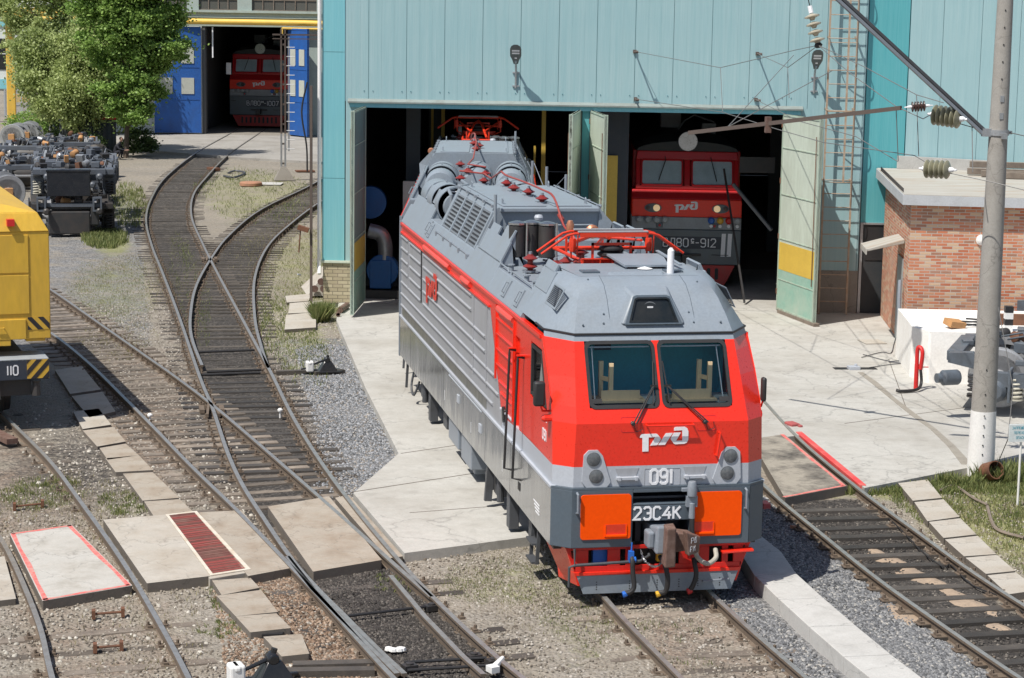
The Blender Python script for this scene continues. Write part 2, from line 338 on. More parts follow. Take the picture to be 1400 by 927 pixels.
def brickmat(name, cs, mortar, bw=.26, bh=.075, rot=0.):
    m = N(name); br = m.n('ShaderNodeTexBrick'); br.offset = .5; br.inputs['Scale'].default_value = 1.; br.inputs['Brick Width'].default_value = bw; br.inputs['Row Height'].default_value = bh
    br.inputs['Mortar Size'].default_value = .008; br.inputs['Mortar Smooth'].default_value = .2; br.inputs['Bias'].default_value = 0.
    sx = m.n('ShaderNodeSeparateXYZ'); m.l(m.tc.outputs['UV'], sx.inputs[0]); m.l(m.tc.outputs['UV'], br.inputs['Vector'])
    br.inputs['Color1'].default_value = (0, 0, 0, 1); br.inputs['Color2'].default_value = (1, 1, 1, 1); br.inputs['Mortar'].default_value = (.5, .5, .5, 1)
    f = m.ramp(br.outputs['Color'], cs, 'CONSTANT'); g = m.noise(9, 4, .6); f = m.mix(.18, f, m.ramp(g, [(.3, cs[0][1]), (.7, cs[-1][1])]))
    mort = m.ramp(br.outputs['Fac'], [(.0, 0.), (.6, 1.)]); col = m.mix(mort, f, mortar); st = m.ramp(m.noise(1.3, 5), [(.5, 0.), (.75, .35)]); col = m.mix(st, col, (.55, .42, .34))
    h = m.math('SUBTRACT', m.math('MULTIPLY', g, .4), br.outputs['Fac']); m.bump(h, .6, .012); return m.set(col, .85)
M['brick'] = brickmat('red_brick', [(0., (.44, .14, .07)), (.15, (.55, .22, .12)), (.35, (.50, .27, .16)), (.5, (.58, .42, .28)), (.65, (.52, .18, .09)), (.85, (.33, .17, .11))], (.46, .43, .38))
M['stonebase'] = brickmat('beige_block', [(0., (.36, .31, .21)), (.5, (.46, .40, .28))], (.16, .135, .10), .28, .1)
def walluv(o):
    me = o.data; uv = me.uv_layers.new(name='UVMap')
    for p in me.polygons:
        n = p.normal; t = Vector((0, 0, 1)).cross(n)
        if t.length < .2: t = Vector((1, 0, 0)); vv = Vector((0, 1, 0))
        else: t.normalize(); vv = Vector((0, 0, 1))
        for li in p.loop_indices:
            c = me.vertices[me.loops[li].vertex_index].co; uv.data[li].uv = (c.dot(t), c.dot(vv))
# ------------------------------------------------------------------ tracks: surveyed rail-head lines (metres)
RL = {
 'A_L': [(.6, 108), (-.68, 99.4), (-3.25, 84.2), (-5.2, 69.5), (-6.05, 59.3), (-6.42, 50.8), (-6.36, 42.8), (-6.14, 35), (-5.92, 26.6), (-5.74, 18.1), (-5.62, 14.5), (-5.54, 10.3), (-5.42, 7.6), (-5.22, 5.2), (-4.97, 2.6), (-4.74, 1.0), (-4.51, -.3), (-4.24, -1.84), (-4.03, -2.9)],
 'A_R': [(2.3, 107.6), (.95, 99.0), (-1.7, 82.5), (-3.5, 68.2), (-4.35, 60.), (-4.72, 51.5), (-4.66, 43), (-4.52, 35.), (-4.34, 27), (-4.16, 18.9), (-4.09, 14.), (-4.0, 11.1), (-3.84, 7.9), (-3.6, 4.6), (-3.34, 1.8), (-3.1, -.2), (-2.8, -2.2), (-2.55, -3.5), (-1.9, -7.)],
 'B_L': [(4.4, 80.), (1.3, 66.), (-1.9, 54.3), (-3.6, 45.6), (-4.5, 39.3), (-5.24, 32.8), (-5.60, 27.4), (-5.72, 23.3), (-5.60, 18.44)],
 'B_R': [(5.2, 74.), (.95, 58.3), (-1.24, 48.8), (-2.56, 41.9), (-3.47, 34.3), (-3.98, 26.5), (-4.13, 21.7), (-4.17, 18.9)],
 'C_L': [(-12.6, 36.), (-10.6, 29.8), (-9.08, 24.2), (-8.16, 20.), (-7.42, 15.94), (-6.85, 12.7), (-6.24, 9.14), (-5.6, 5.67), (-5.03, 2.3), (-4.66, 0.), (-4.4, -1.71), (-4.16, -3.2), (-3.5, -7.)],
 'C_R': [(-10.6, 37.), (-9.33, 32.), (-8.05, 26.2), (-6.96, 21.2), (-6.26, 18.), (-5.6, 14.7), (-5.0, 11.3), (-4.46, 8.1), (-3.96, 5.1), (-3.5, 2.2), (-3.2, .4)],
 'D_R': [(-12.2, 24.), (-10.8, 18.6), (-9.61, 13.61), (-8.74, 9.92), (-8.16, 6.82), (-7.47, 2.89), (-7.0, -.28), (-6.68, -2.73), (-6.2, -7.)],
 'D_L': [(-13.9, 24.), (-12.4, 18.2), (-11.2, 13.1), (-10.4, 9.6), (-9.75, 6.4), (-9.24, 4.1), (-8.87, 1.9), (-8.55, -.34), (-8.33, -2.5), (-7.8, -7.)],
 'E_L': [(4.1, 44.), (2.55, 36.), (1.05, 28.), (-.1, 22.), (-.62, 18.), (-.78, 14.), (-.79, 4.), (-.77, -.34), (-.64, -3.5), (-.42, -8.)],
 'E_R': [(5.65, 43.6), (4.1, 35.7), (2.6, 27.6), (1.45, 21.6), (.93, 17.7), (.79, 14.), (.79, 4.), (.79, -.39), (.92, -3.74), (1.12, -8.)],
 'F_L': [(9.9, 44.), (8.3, 36.6), (6.35, 28.), (5.1, 20.), (4.3, 14.), (3.85, 10.), (3.54, 6.), (3.46, 2.9), (3.43, .4), (3.5, -2.), (3.62, -4.4), (3.9, -8.)],
 'F_R': [(11.5, 43.7), (9.9, 36.3), (8., 27.8), (6.7, 19.8), (5.92, 14.), (5.42, 10.), (5.14, 6.), (5.04, 3.), (4.98, .6), (5.04, -2.), (5.16, -4.4), (5.45, -8.)],
}
RLs = {k: [tuple(p) for p in smoothline(v, 5)] for k, v in RL.items()}
def seg_dist(px, py, poly):
    d = np.full(px.shape, 1e9); P = np.array(poly)
    for a, b in zip(P[:-1], P[1:]):
        ab = b-a; t = np.clip(((px-a[0])*ab[0]+(py-a[1])*ab[1])/(ab@ab), 0, 1); d = np.minimum(d, np.hypot(px-a[0]-ab[0]*t, py-a[1]-ab[1]*t))
    return d
def centre(l, r, ymax=None, ymin=None):
    L = np.array(RLs[l]); Rr = np.array(RLs[r]); out = []
    for p in L:
        q = Rr[np.argmin(np.hypot(*(Rr-p).T))]; out.append(tuple((p+q)/2))
    return [p for p in out if (ymax is None or p[1] <= ymax) and (ymin is None or p[1] >= ymin)]
CEN = {k: centre(k+'_L', k+'_R') for k in 'ABCDEF'}
# ------------------------------------------------------------------ ground
GZ = -.155
def ground():
    xs = np.concatenate([[-900, -300, -120, -60, -40, -28], np.arange(-20, 20.01, .25), [28, 40, 60, 120, 300, 900]])
    ys = np.concatenate([[-300, -60, -25], np.arange(-12, 22, .25), np.arange(22, 60, .5), np.arange(60, 125, 1.), [160, 220, 400, 900, 1500]])
    X, Y = np.meshgrid(xs, ys); nx, ny = len(xs), len(ys); px, py = X.ravel(), Y.ravel()
    sm = lambda d, a, b: np.clip((b-d)/(b-a), 0, 1)
    dk = np.zeros_like(px); 
    cab = lambda k: seg_dist(px, py, CEN[k])
    dA, dB, dC, dD, dE, dF = [cab(k) for k in 'ABCDEF']
    dk = np.maximum(dk, .92*sm(dA, .65, 1.25)*np.where(py > 5, 1, 0)*np.where(py > 45, .8, 1)); dk = np.maximum(dk, .8*sm(dB, .6, 1.2)*np.where(py > 45, .75, 1)); dk = np.maximum(dk, .55*np.clip(1.4-np.hypot((px+8.2)/1.6, (py-10.)/4), 0, 1)); dk = np.maximum(dk, .5*np.clip(1.4-np.hypot((px+5.2)/1.2, (py-5.)/4), 0, 1)); dk = np.maximum(dk, 1.0*sm(dA, .62, .95)*(py < 3.2))
    dk = np.maximum(dk, .95*sm(dF, .55, .95)*(py < 6.)); dk = np.maximum(dk, .42*sm(dC, .5, 1.0)*(py > 4)); dk = np.maximum(dk, .25*sm(dE, .3, .8))
    br = np.maximum(.75*sm(np.minimum(dC, dA), 1., 2.1)*(px < -4.2)*(py < 4.6), .55*sm(dC, .8, 1.9)*(py > 4)); br = np.maximum(br, .6*sm(dA, .7, 1.7)*(py > 10)*(py < 35)); br = np.maximum(br, .5*sm(dD, .5, 2.)); br = np.maximum(br, .35*sm(dF, .9, 1.5)); br = np.maximum(br, .45*sm(dE, .6, 1.3))
    for bx_, by_, rx_, ry_ in ((-4.95, .3, .55, 3.2), (-7.0, 12.5, .7, 4.), (-5.9, 15.2, .5, 2.5), (-6.2, 3.2, .5, 1.2)): br = np.maximum(br, 1.15*np.clip(1.5-np.hypot((px-bx_)/rx_, (py-by_)/ry_), 0, 1))
    gg = np.zeros_like(px)
    gg = np.maximum(gg, ((px > -4.6)*(px < -1.6)*(py > 7)*(py < 24)).astype(float)*np.clip((px+4.4)/1.2, 0, 1)); gg = np.maximum(gg, ((px > .9)*(px < 3.4)*(py < 7)).astype(float)*.9)
    gg = np.maximum(gg, .55*((px < -6.6)*(py > 22)*(py < 60)))
    gr = .16*np.ones_like(px)
    def blob(x, y, rx, ry, a):
        nonlocal gr; gr = np.maximum(gr, a*np.clip(1.6-np.hypot((px-x)/rx, (py-y)/ry), 0, 1))
    blob(7.2, 3.5, 1.6, 3.2, .95); blob(8.5, 6.6, 1.3, .9, 1.); blob(6.2, 6.2, 1.6, .6, .8); blob(-1.9, 1.3, 1.1, 1.3, .45); blob(-1.4, -1.2, .7, 1.6, .4)
    blob(-.5, 36, 3.0, 14, .62); blob(-3.2, 24.5, 1., 7, .6); blob(-7.6, 43.5, .6, 3, .8); blob(-7.0, 60, 1.0, 9, .5); blob(-7.6, 33, 1.5, 8, .5); blob(-1.5, 62, 3, 14, .6); blob(-8.5, 8.2, .7, 1.4, .5); blob(-7.4, 6.6, .5, .8, .55); blob(-13, 80, 6, 8, .6)
    gr = gr*(1-.8*dk); 
    inapron = ((px > -1.5)*(py > 8)) 
    z = np.where(np.abs(px) < 60, GZ, GZ-.02)+.012*np.sin(px*1.7)*np.cos(py*1.3)+rng.normal(0, .006, px.shape)*(np.abs(px) < 20)
    verts = np.stack([px, py, z], 1); idx = (np.arange(ny-1)[:, None]*nx+np.arange(nx-1)[None]).ravel()
    faces = np.stack([idx, idx+1, idx+nx+1, idx+nx], 1)
    me = bpy.data.meshes.new('ground'); me.from_pydata(verts.tolist(), [], faces.tolist())
    at = me.color_attributes.new('mask', 'FLOAT_COLOR', 'POINT'); at.data.foreach_set('color', np.stack([dk, gr, br, gg], 1).astype(np.float32).ravel())
    me.shade_smooth()
    m = N('gravel_and_dirt'); a = m.n('ShaderNodeAttribute', attribute_name='mask'); sp = m.n('ShaderNodeSeparateColor'); m.l(a.outputs['Color'], sp.inputs[0])
    n1 = m.noise(1.1, 8, .72); n2 = m.noise(6., 6, .7); n3 = m.noise(.35, 5, .6)
    vc = m.vor(17, out='Color'); vd = m.vor(17); vc2 = m.vor(38, out='Color'); sv_ = m.n('ShaderNodeSeparateColor'); m.l(vc, sv_.inputs[0]); sv2 = m.n('ShaderNodeSeparateColor'); m.l(vc2, sv2.inputs[0])
    tone = m.math('ADD', m.math('MULTIPLY', sv_.outputs[0], .55), m.math('MULTIPLY', sv2.outputs[1], .45))
    dirt = m.mix(n2, (.19, .165, .13), (.35, .31, .25)); peb = m.ramp(tone, [(.0, (.11, .10, .085)), (.35, (.20, .185, .16)), (.7, (.30, .275, .24)), (1., (.42, .40, .37))])
    base = m.mix(m.ramp(n1, [(.36, .15), (.62, .85)]), peb, dirt)
    gpeb = m.ramp(tone, [(.0, (.06, .06, .06)), (.4, (.15, .152, .156)), (.75, (.235, .235, .237)), (1., (.36, .355, .345))])
    def msk(x, n, w_=.25): return m.ramp(m.math('ADD', m.math('SUBTRACT', x, n), .5), [(.5-w_/2, 0.), (.5+w_/2, 1.)])
    base = m.mix(msk(a.outputs['Alpha'], m.ramp(n1, [(.3, .1), (.7, .8)]), .4), base, gpeb)
    rustc = m.mix(n2, (.15, .085, .05), (.30, .20, .13)); base = m.mix(m.math('MULTIPLY', msk(sp.outputs[2], m.ramp(n1, [(.3, 0.1), (.7, .9)]), .5), .8), base, m.mix(.35, rustc, peb))
    gc = m.mix(n2, (.19, .20, .065), (.33, .33, .13)); nb = m.mix(.5, n1, n2); base = m.mix(m.math('MULTIPLY', msk(sp.outputs[1], m.ramp(nb, [(.3, .15), (.66, 1.0)]), .45), .75), base, gc)
    dkc = m.ramp(tone, [(.0, (.018, .016, .014)), (.6, (.05, .044, .039)), (1., (.14, .125, .11))]); base = m.mix(msk(sp.outputs[0], m.ramp(n2, [(.28, .05), (.72, .85)]), .5), base, dkc)
    col = m.mix(1., base, m.ramp(n3, [(.3, .86), (.7, 1.08)]), 'MULTIPLY')
    m.bump(m.math('ADD', m.math('MULTIPLY', m.ramp(vd, [(0., 1.), (.6, 0.)]), .7), m.math('MULTIPLY', n2, .8)), .9, .035); m.set(col, .9)
    me.materials.append(m.mat); o = bpy.data.objects.new('ground', me); C.objects.link(o); o['kind'] = 'structure'; return (dk, gr, br, gg, px, py)
ground()
# loose stones
def stones(name, nst, area, smin, smax, cols, mask):
    X = rng.uniform(area[0], area[1], nst*3); Y = rng.uniform(area[2], area[3], nst*3); k = mask(X, Y); X, Y = X[k][:nst], Y[k][:nst]; n_ = len(X)
    bv = np.array([(1, 0, -.2), (0, 1, -.2), (-1, 0, -.2), (0, -1, -.2), (.45, .45, .7), (-.5, .35, .75), (-.35, -.5, .65), (.5, -.4, .72)])
    bf = np.array([(0, 1, 4), (1, 5, 4), (1, 2, 5), (2, 6, 5), (2, 3, 6), (3, 7, 6), (3, 0, 7), (0, 4, 7), (4, 5, 6), (4, 6, 7)])
    s = rng.uniform(smin, smax, n_); an = rng.uniform(0, 6.28, n_); jit = rng.normal(1, .22, (n_, 8, 3)); V = bv[None]*jit*s[:, None, None]*np.array([1, .8, .75])
    c, si = np.cos(an)[:, None], np.sin(an)[:, None]; VX = V[:, :, 0]*c-V[:, :, 1]*si+X[:, None]; VY = V[:, :, 0]*si+V[:, :, 1]*c+Y[:, None]; VZ = V[:, :, 2]+GZ+.008
    vs = np.stack([VX, VY, VZ], 2).reshape(-1, 3); fs = (bf[None]+np.arange(n_)[:, None, None]*8).reshape(-1, 3)
    me = bpy.data.meshes.new(name); me.vertices.add(len(vs)); me.vertices.foreach_set('co', vs.astype(np.float32).ravel()); me.loops.add(len(fs)*3); me.loops.foreach_set('vertex_index', fs.astype(np.int32).ravel())
    me.polygons.add(len(fs)); me.polygons.foreach_set('loop_start', np.arange(0, len(fs)*3, 3, dtype=np.int32)); me.update(calc_edges=True)
    at = me.attributes.new('tone', 'FLOAT', 'POINT'); at.data.foreach_set('value', np.repeat(rng.uniform(0, 1, n_), 8).astype(np.float32))
    m = N(name+'_finish'); a = m.n('ShaderNodeAttribute', attribute_name='tone'); m.set(m.ramp(a.outputs['Fac'], cols), .85); me.materials.append(m.mat)
    o = bpy.data.objects.new(name, me); C.objects.link(o); return o
def inpoly(X, Y, poly):
    r = np.zeros(X.shape, bool); n_ = len(poly); j = n_-1
    for i in range(n_):
        xi, yi = poly[i][:2]; xj, yj = poly[j][:2]; c = ((yi > Y) != (yj > Y)) & (X < (xj-xi)*(Y-yi)/((yj-yi) or 1e-9)+xi); r ^= c; j = i
    return r
F0 = np.array([-1.83, 29., 0]); Fe = np.array([.9764, -.2159, 0]); Fn = np.array([.2159, .9764, 0])
def FA(s, d, z): return tuple(F0+Fe*s-Fn*d+np.array([0, 0, z]))      # s along facade, d towards the yard, z up
APL = [G(460, 437), G(500, 530), G(545, 619), G(483, 673), G(553, 755), G(706, 735), (1.5, 4.4, 0), (2.9, 5.3, 0), (3.0, 5.5, 0)]
APR = [(3.0, 5.5, 0), (4.0, 9.9, 0), (5.62, 10.5, 0), G(1182, 666), G(1320, 639), G(1400, 622), (14., 9.5, 0), (22., 12., 0), (22, 22, 0)]
apron_poly = APL+APR[1:]+[FA(20., .0, 0), FA(.3, 0, 0)]
AP2 = [p[:2] for p in apron_poly]
PITS = [AP2]
def ap_ok(X, Y):
    k = np.ones(X.shape, bool)
    for p in PITS: k &= ~inpoly(X, Y, p)
    return k
SLABS = []   # filled below: (name, label, pixel corners, top z, thickness, material, redline)
# ------------------------------------------------------------------ concrete apron with its rail grooves
def slabmesh(name, poly, top, th, mats):
    b = MB(); b.prism([p[:2] for p in poly], lambda a, c, z: (a, c, z), top-th, top); return b.build(name, mats, smooth=False)
o = slabmesh('apron', apron_poly, -.008, .25, M['apron']); o['kind'] = 'structure'
# expansion joints and tar line in the apron
def strip(name, pts, wd, z, mat, parent=None, th=.006):
    P = [np.array(p[:2], float) for p in pts]; L, R2 = [], []
    for i, p in enumerate(P):
        t = P[min(i+1, len(P)-1)]-P[max(i-1, 0)]; t = t/np.linalg.norm(t); n_ = np.array([-t[1], t[0]]); ww = wd[i] if isinstance(wd, (list, tuple)) else wd
        L.append(p+n_*ww/2); R2.append(p-n_*ww/2)
    b = MB()
    for i in range(len(P)-1): b.hexa([(*R2[i], z-th), (*L[i], z-th), (*L[i+1], z-th), (*R2[i+1], z-th), (*R2[i], z), (*L[i], z), (*L[i+1], z), (*R2[i+1], z)])
    return b.build(name, mat, parent, smooth=False)
M['joint'] = paint('joint_dark', (.15, .13, .11), .9); M['patch'] = concrete('repair_strip', (.30, .275, .235), .3, 3.)
for a, b2, ww in (((548, 619), (690, 598), .02), ((480, 672), (655, 645), .025), ((1155, 578), (1330, 555), .02), ((1215, 490), (1240, 560), .015), ((560, 700), (690, 690), .015)):
    tag(strip('expansion_joint', [G(*a), G(*b2)], ww, -.003, M['joint'], th=.012), kind='structure')
tag(strip('repaired_trench', [G(u, v) for u, v in ((1176, 508), (1195, 522), (1222, 545), (1250, 567), (1275, 585), (1300, 608), (1322, 634))], [.12, .16, .12, .14, .12, .15, .2], -.001, M['patch'], th=.012), kind='structure')
# ------------------------------------------------------------------ tracks
def rail_mesh(pts, name, parent, step=.5, z=0.):
    pts = [np.array(p) for p in pts]; prof = [(-.036, 0, 0), (.036, 0, 0), (.036, -.035, 1), (.010, -.05, 1), (.010, -.145, 1), (.065, -.175, 1), (-.065, -.175, 1), (-.010, -.145, 1), (-.010, -.05, 1), (-.036, -.035, 1)]
    b = MB(); n_ = len(prof); vs = []
    for i, p in enumerate(pts):
        t = pts[min(i+1, len(pts)-1)]-pts[max(i-1, 0)]; t = t/np.linalg.norm(t); nn = np.array([t[1], -t[0]])
        for a, zz, _ in prof: q = p+nn*a; vs.append((q[0], q[1], zz+.002+z))
    f1, f2 = [], []
    for i in range(len(pts)-1):
        for j in range(n_):
            q = (i*n_+j, i*n_+(j+1) % n_, (i+1)*n_+(j+1) % n_, (i+1)*n_+j); (f1 if j in (0,) else f2).append(q)
    b.add(vs, f1, 0); k = len(b.f); b.f += f2+[tuple(range(n_))[::-1], tuple((len(pts)-1)*n_+j for j in range(n_))]; b.m += [1]*(len(b.f)-k)
    o = b.build(name, [M['railtop'], M['railside']], parent, smooth=False); return o
def sleeper_proto(mat, ln=2.7, wd=.24):
    b = MB(); b.hexa([(-ln/2, -wd/2, -.3), (ln/2, -wd/2, -.3), (ln/2, wd/2, -.3), (-ln/2, wd/2, -.3), (-ln/2+.01, -wd/2+.02, -.148), (ln/2-.01, -wd/2+.02, -.148), (ln/2-.01, wd/2-.02, -.148), (-ln/2+.01, wd/2-.02, -.148)])
    for s in (-1, 1):
        for q in (-1, 1): b.box(s*.795+q*.105-.03, s*.795+q*.105+.03, -.06, .06, -.15, -.108, 1); b.lathe([(.022, 0), (.022, .05), (.01, .055)], (s*.795+q*.12, 0, -.11), n=6, m=1)
        b.box(s*.795-.17, s*.795+.17, -.085, .085, -.152, -.138, 1)
    return b
SLP = {}
M['sleeperm'] = paint('mid_sleeper', (.055, .048, .04), .75, dirt=.8, dc=(.12, .10, .08), sc=4, bump=.4, rnd=True)
for k in ('sleeperd', 'sleeperc', 'sleeperw', 'sleeperm', 'sleepers'):
    SLP[k] = sleeper_proto(M['sleeperd' if k == 'sleepers' else k], 1.86 if k == 'sleepers' else 2.7).build('sleeper', [M['sleeperd' if k == 'sleepers' else k], M['railside']], None, smooth=False, bevel=0); bpy.data.objects.remove(SLP[k], do_unlink=False) if False else None
def place_sleepers(tr, cen, y0, y1, sp, mat, ln=1., offz=0., jit=.03, skip=None):
    offz += .016
    P = [np.array(p) for p in cen]; acc = 0.; cnt = 0
    for a, b in zip(P[:-1], P[1:]):
        L = np.linalg.norm(b-a); t = (b-a)/L
        while acc < L:
            p = a+t*acc
            if y0 <= p[1] <= y1 and not (skip and skip(p)):
                o = SLP[mat].copy(); C.objects.link(o); o.parent = tr; an = math.atan2(-t[0], t[1])+random.uniform(-jit, jit)
                if t[1] < 0: an += PI
                o.location = (p[0]-tr.location[0]+random.uniform(-.03, .03), p[1]-tr.location[1], offz-tr.location[2]+random.uniform(-.012, .012)); o.rotation_euler = (0, 0, an); sx = ln*random.uniform(.97, 1.03)
                cnt += 1
            acc += sp
        acc -= L
TR = {}
TRL = {'A': 'curved track from the blue gated shed down to the switches', 'B': 'track curving in from behind the pale teal building', 'C': 'shiny diagonal track from under the yellow crane to the lower switch', 'D': 'old rusty track beside the red-edged slab at lower left', 'E': 'straight track under the red and grey locomotive', 'F': 'oily track right of the low concrete walkway'}
def clip(pts, y0, y1): return [p for p in pts if y0 <= p[1] <= y1]
for k in 'ABCDEF':
    c = CEN[k][len(CEN[k])//2]; TR[k] = thing('railway_track', TRL[k], 'railway track', (float(c[0]), float(c[1]), -.155), group='tracks of the yard')
    for s in 'LR':
        pts = RLs[k+'_'+s]
        if k == 'B' : pts = clip(pts, 18.5, 90)
        b_ = rail_mesh(pts, 'rail', None); b_.parent = TR[k]; b_.location = -TR[k].location
E_in = lambda p: False
place_sleepers(TR['A'], clip(CEN['A'], 9, 82), 19, 78, .62, 'sleeperm', offz=-.016)
place_sleepers(TR['A'], clip(CEN['A'], -8, 19), 8, 19, .55, 'sleeperd')
place_sleepers(TR['A'], clip(CEN['A'], -8, 3), -8, 2.0, .62, 'sleeperd', offz=-.014)
place_sleepers(TR['B'], CEN['B'], 24, 70, .6, 'sleeperm', offz=-.006)
place_sleepers(TR['C'], CEN['C'], 6.2, 33, .56, 'sleeperc', jit=.05)
place_sleepers(TR['D'], CEN['D'], 6., 16, .75, 'sleeperw', offz=-.022); place_sleepers(TR['D'], CEN['D'], -7, .3, .8, 'sleeperw', jit=.06, offz=-.018)
place_sleepers(TR['E'], CEN['E'], -7, 2.6, .62, 'sleeperc', offz=-.02); place_sleepers(TR['F'], CEN['F'], -8, 5.3, .58, 'sleepers', offz=.022)
for k in SLP.values(): bpy.data.objects.remove(k)
# switch parts
sw = thing('railway_switch', 'lower switch with tie bars and white-tipped lantern levers', 'railway switch', G(590, 880, -.1))
b = MB()
for a, c in (((472, 842), (590, 828)), ((553, 905), (665, 899)), ((557, 916), (690, 908))): b.tube([G(*a, -.06), G(*c, -.06)], .022, 8)
b.build('tie_bar', M['black'], sw, world=True)
b = MB()
for (u, v) in ((675, 905), (560, 912), (590, 830), (648, 898)): p = G(u, v, -.08); b.obox(p, (.18, .14, .08), (0, 0, .3)); b.lathe([(.05, 0), (.05, .06), (.02, .07)], (p[0], p[1], p[2]), n=8)
b.build('slide_plate', M['bogdark'], sw, world=True)
b = MB(); p = G(676, 912, -.02); b.tube([p, (p[0]+.16, p[1]+.3, p[2]+.02)], [.05, .03], 8); b.obox((p[0]-.03, p[1]-.05, p[2]), (.12, .14, .08), (0, 0, .4)); b.build('lever_weight', M['white'], sw, world=True)
sw2 = thing('railway_switch', 'upper switch with black tie bars where the two curved tracks meet', 'railway switch', G(310, 480, -.1))
b = MB()
for a, c in (((270, 481), (348, 478)), ((283, 508), (357, 505)), ((276, 512), (356, 509))): b.tube([G(*a, -.06), G(*c, -.06)], .03, 8)
b.build('tie_bar', M['black'], sw2, world=True)
# guard rails and blade doubles
for nm, lab, pts in (('switch_blade', 'long switch blade lying inside the left rail of the lower switch', [(400, 757), (435, 802), (470, 838), (516, 883), (550, 917)]), ('switch_blade', 'switch blade lying inside the right rail beside the large apron corner', [(541, 783), (587, 838), (640, 893), (668, 918)])):
    pp = [np.array(G(u-7, v+3)[:2]) for u, v in pts]; o = rail_mesh(pp, nm, None); o.parent = sw; o.location = -sw.location
# white pegs
for u, v, lab in ((205, 570, 'white knob on a short bar beside the long diagonal rail'), (383, 563, 'white knob beside the curved rail near the black switch stand')):
    t = thing('switch_lock', lab, 'switch lock', G(u, v, -.12)); b = MB(); p = G(u, v, 0); b.tube([(p[0], p[1], -.12), (p[0], p[1], .02)], .02, 8); b.build('stem', M['white'], t, world=True)
    b = MB(); b.lathe([(.001, 0), (.05, .02), (.055, .05), (.03, .08), (.001, .085)], (p[0], p[1], 0), n=10); b.build('knob', M['white'], t, world=True)
# frog castings
for u, v, lab in ((286, 350, 'pale iron crossing piece where the two curved tracks intersect'), (289, 553, 'iron crossing piece where the curved rail meets the diagonal rail')):
    t = thing('rail_crossing', lab, 'rail crossing', G(u, v, -.1)); p = G(u, v)
    b = MB()
    for s in (-1, 1): b.beam((p[0]+s*.12, p[1]-.9, -.04), (p[0]+s*.10-.1*s, p[1]+.9, -.04), .05, .07); b.obox((p[0]+s*.2, p[1]-.1, -.07), (.1, .5, .08))
    b.build('wing_rail', M['railside'], t, world=True, smooth=False)
# ------------------------------------------------------------------ slabs, crossing boards and walkways
SLN = []
M['slabside'] = concrete('slab_side', (.16, .14, .12), .6, 3.)
def ground_slab(name, label, cat, px_, top, th, mat, group=None, red=(), parent=None):
    poly = [G(u, v, top) for u, v in px_]; c = np.mean([p[:2] for p in poly], 0); t = thing(name, label, cat, (float(c[0]), float(c[1]), top-th), group=group)
    PITS.append([p[:2] for p in poly]); b = MB(); b.prism([p[:2] for p in poly], lambda a, q, z: (a, q, z), top-th, top+random.uniform(-.006, .006)*(len(SLN) > 0), 0, 1); b.build('slab', [mat, M['slabside']], t, world=True, smooth=False, bevel=.012)
    for i, j in red:
        a, q = np.array(poly[i][:2]), np.array(poly[j][:2]); d = (q-a)/np.linalg.norm(q-a); nn = np.array([-d[1], d[0]]); cc = np.array(c)
        if nn@(cc-a) < 0: nn = -nn
        o = strip('painted_edge', [tuple(a+nn*.05+d*.02), tuple(a*.75+q*.25+nn*.045), tuple((a+q)/2+nn*.055), tuple(a*.25+q*.75+nn*.04), tuple(q+nn*.05-d*.02)], [.07, .055, .08, .05, .07], top+.004, M['redline'], th=.003); o.parent = t; o.location = -t.location
    return t
ground_slab('crossing_slab', 'pale concrete slab edged with a red painted line, left of the rusty track', 'concrete slab', ((13, 729), (98, 717), (181, 800), (58, 821)), -.01, .17, M['slabp'], red=((0, 1), (1, 2), (2, 3), (3, 0)))
ground_slab('crossing_slab', 'plain pale concrete slab left of the brown striped mat', 'concrete slab', ((141, 710), (226, 703), (287, 787), (201, 797)), -.012, .17, M['slab'])
ground_slab('crossing_slab', 'warm grey concrete slab right of the brown striped mat', 'concrete slab', ((272, 700), (330, 697), (398, 776), (339, 787)), -.012, .17, M['slabw'])
ground_slab('crossing_slab', 'stained concrete slab lying between the rails of the lower switch', 'concrete slab', ((366, 692), (450, 678), (522, 765), (428, 781)), 0., .17, M['slabw'])
ground_slab('crossing_slab', 'narrow rust-stained concrete strip left of the big apron corner', 'concrete slab', ((458, 680), (477, 676), (551, 760), (530, 763)), -.03, .14, M['slabw'])
ground_slab('crossing_slab', 'dark oil-stained concrete slab with red edges between the right-hand rails', 'concrete slab', ((1026, 600), (1072, 593), (1158, 664), (1073, 680)), .0, .2, M['slabdark'], red=((1, 2), (2, 3)))
ground_slab('crossing_slab', 'grey concrete slab at the left picture edge', 'concrete slab', ((-40, 765), (6, 760), (22, 818), (-30, 824)), -.06, .1, M['slab'])
# red kerb
t = thing('red_kerb', 'red painted kerb along the right rail of the oily track', 'kerb', G(1130, 622, -.1)); b = MB(); a, q = np.array(G(1092, 590)), np.array(G(1180, 663)); b.beam((a[0], a[1], -.085), (q[0], q[1], -.085), .12, .19); b.build('kerb', paint('kerb_red', (.66, .06, .06), .6, dirt=.5, dc=(.5, .3, .25)), t, world=True, smooth=False, bevel=.01)
b = MB(); p = G(1083, 580); b.obox((p[0], p[1], .0), (.2, .3, .09), (0, 0, .2)); b.obox((p[0]+.1, p[1]-.2, .0), (.08, .10, .07), (0, 0, .2)); b.build('kerb_head', paint('kerb_head_red', (.40, .09, .09), .7, dirt=.7), t, world=True, smooth=False, bevel=.02)
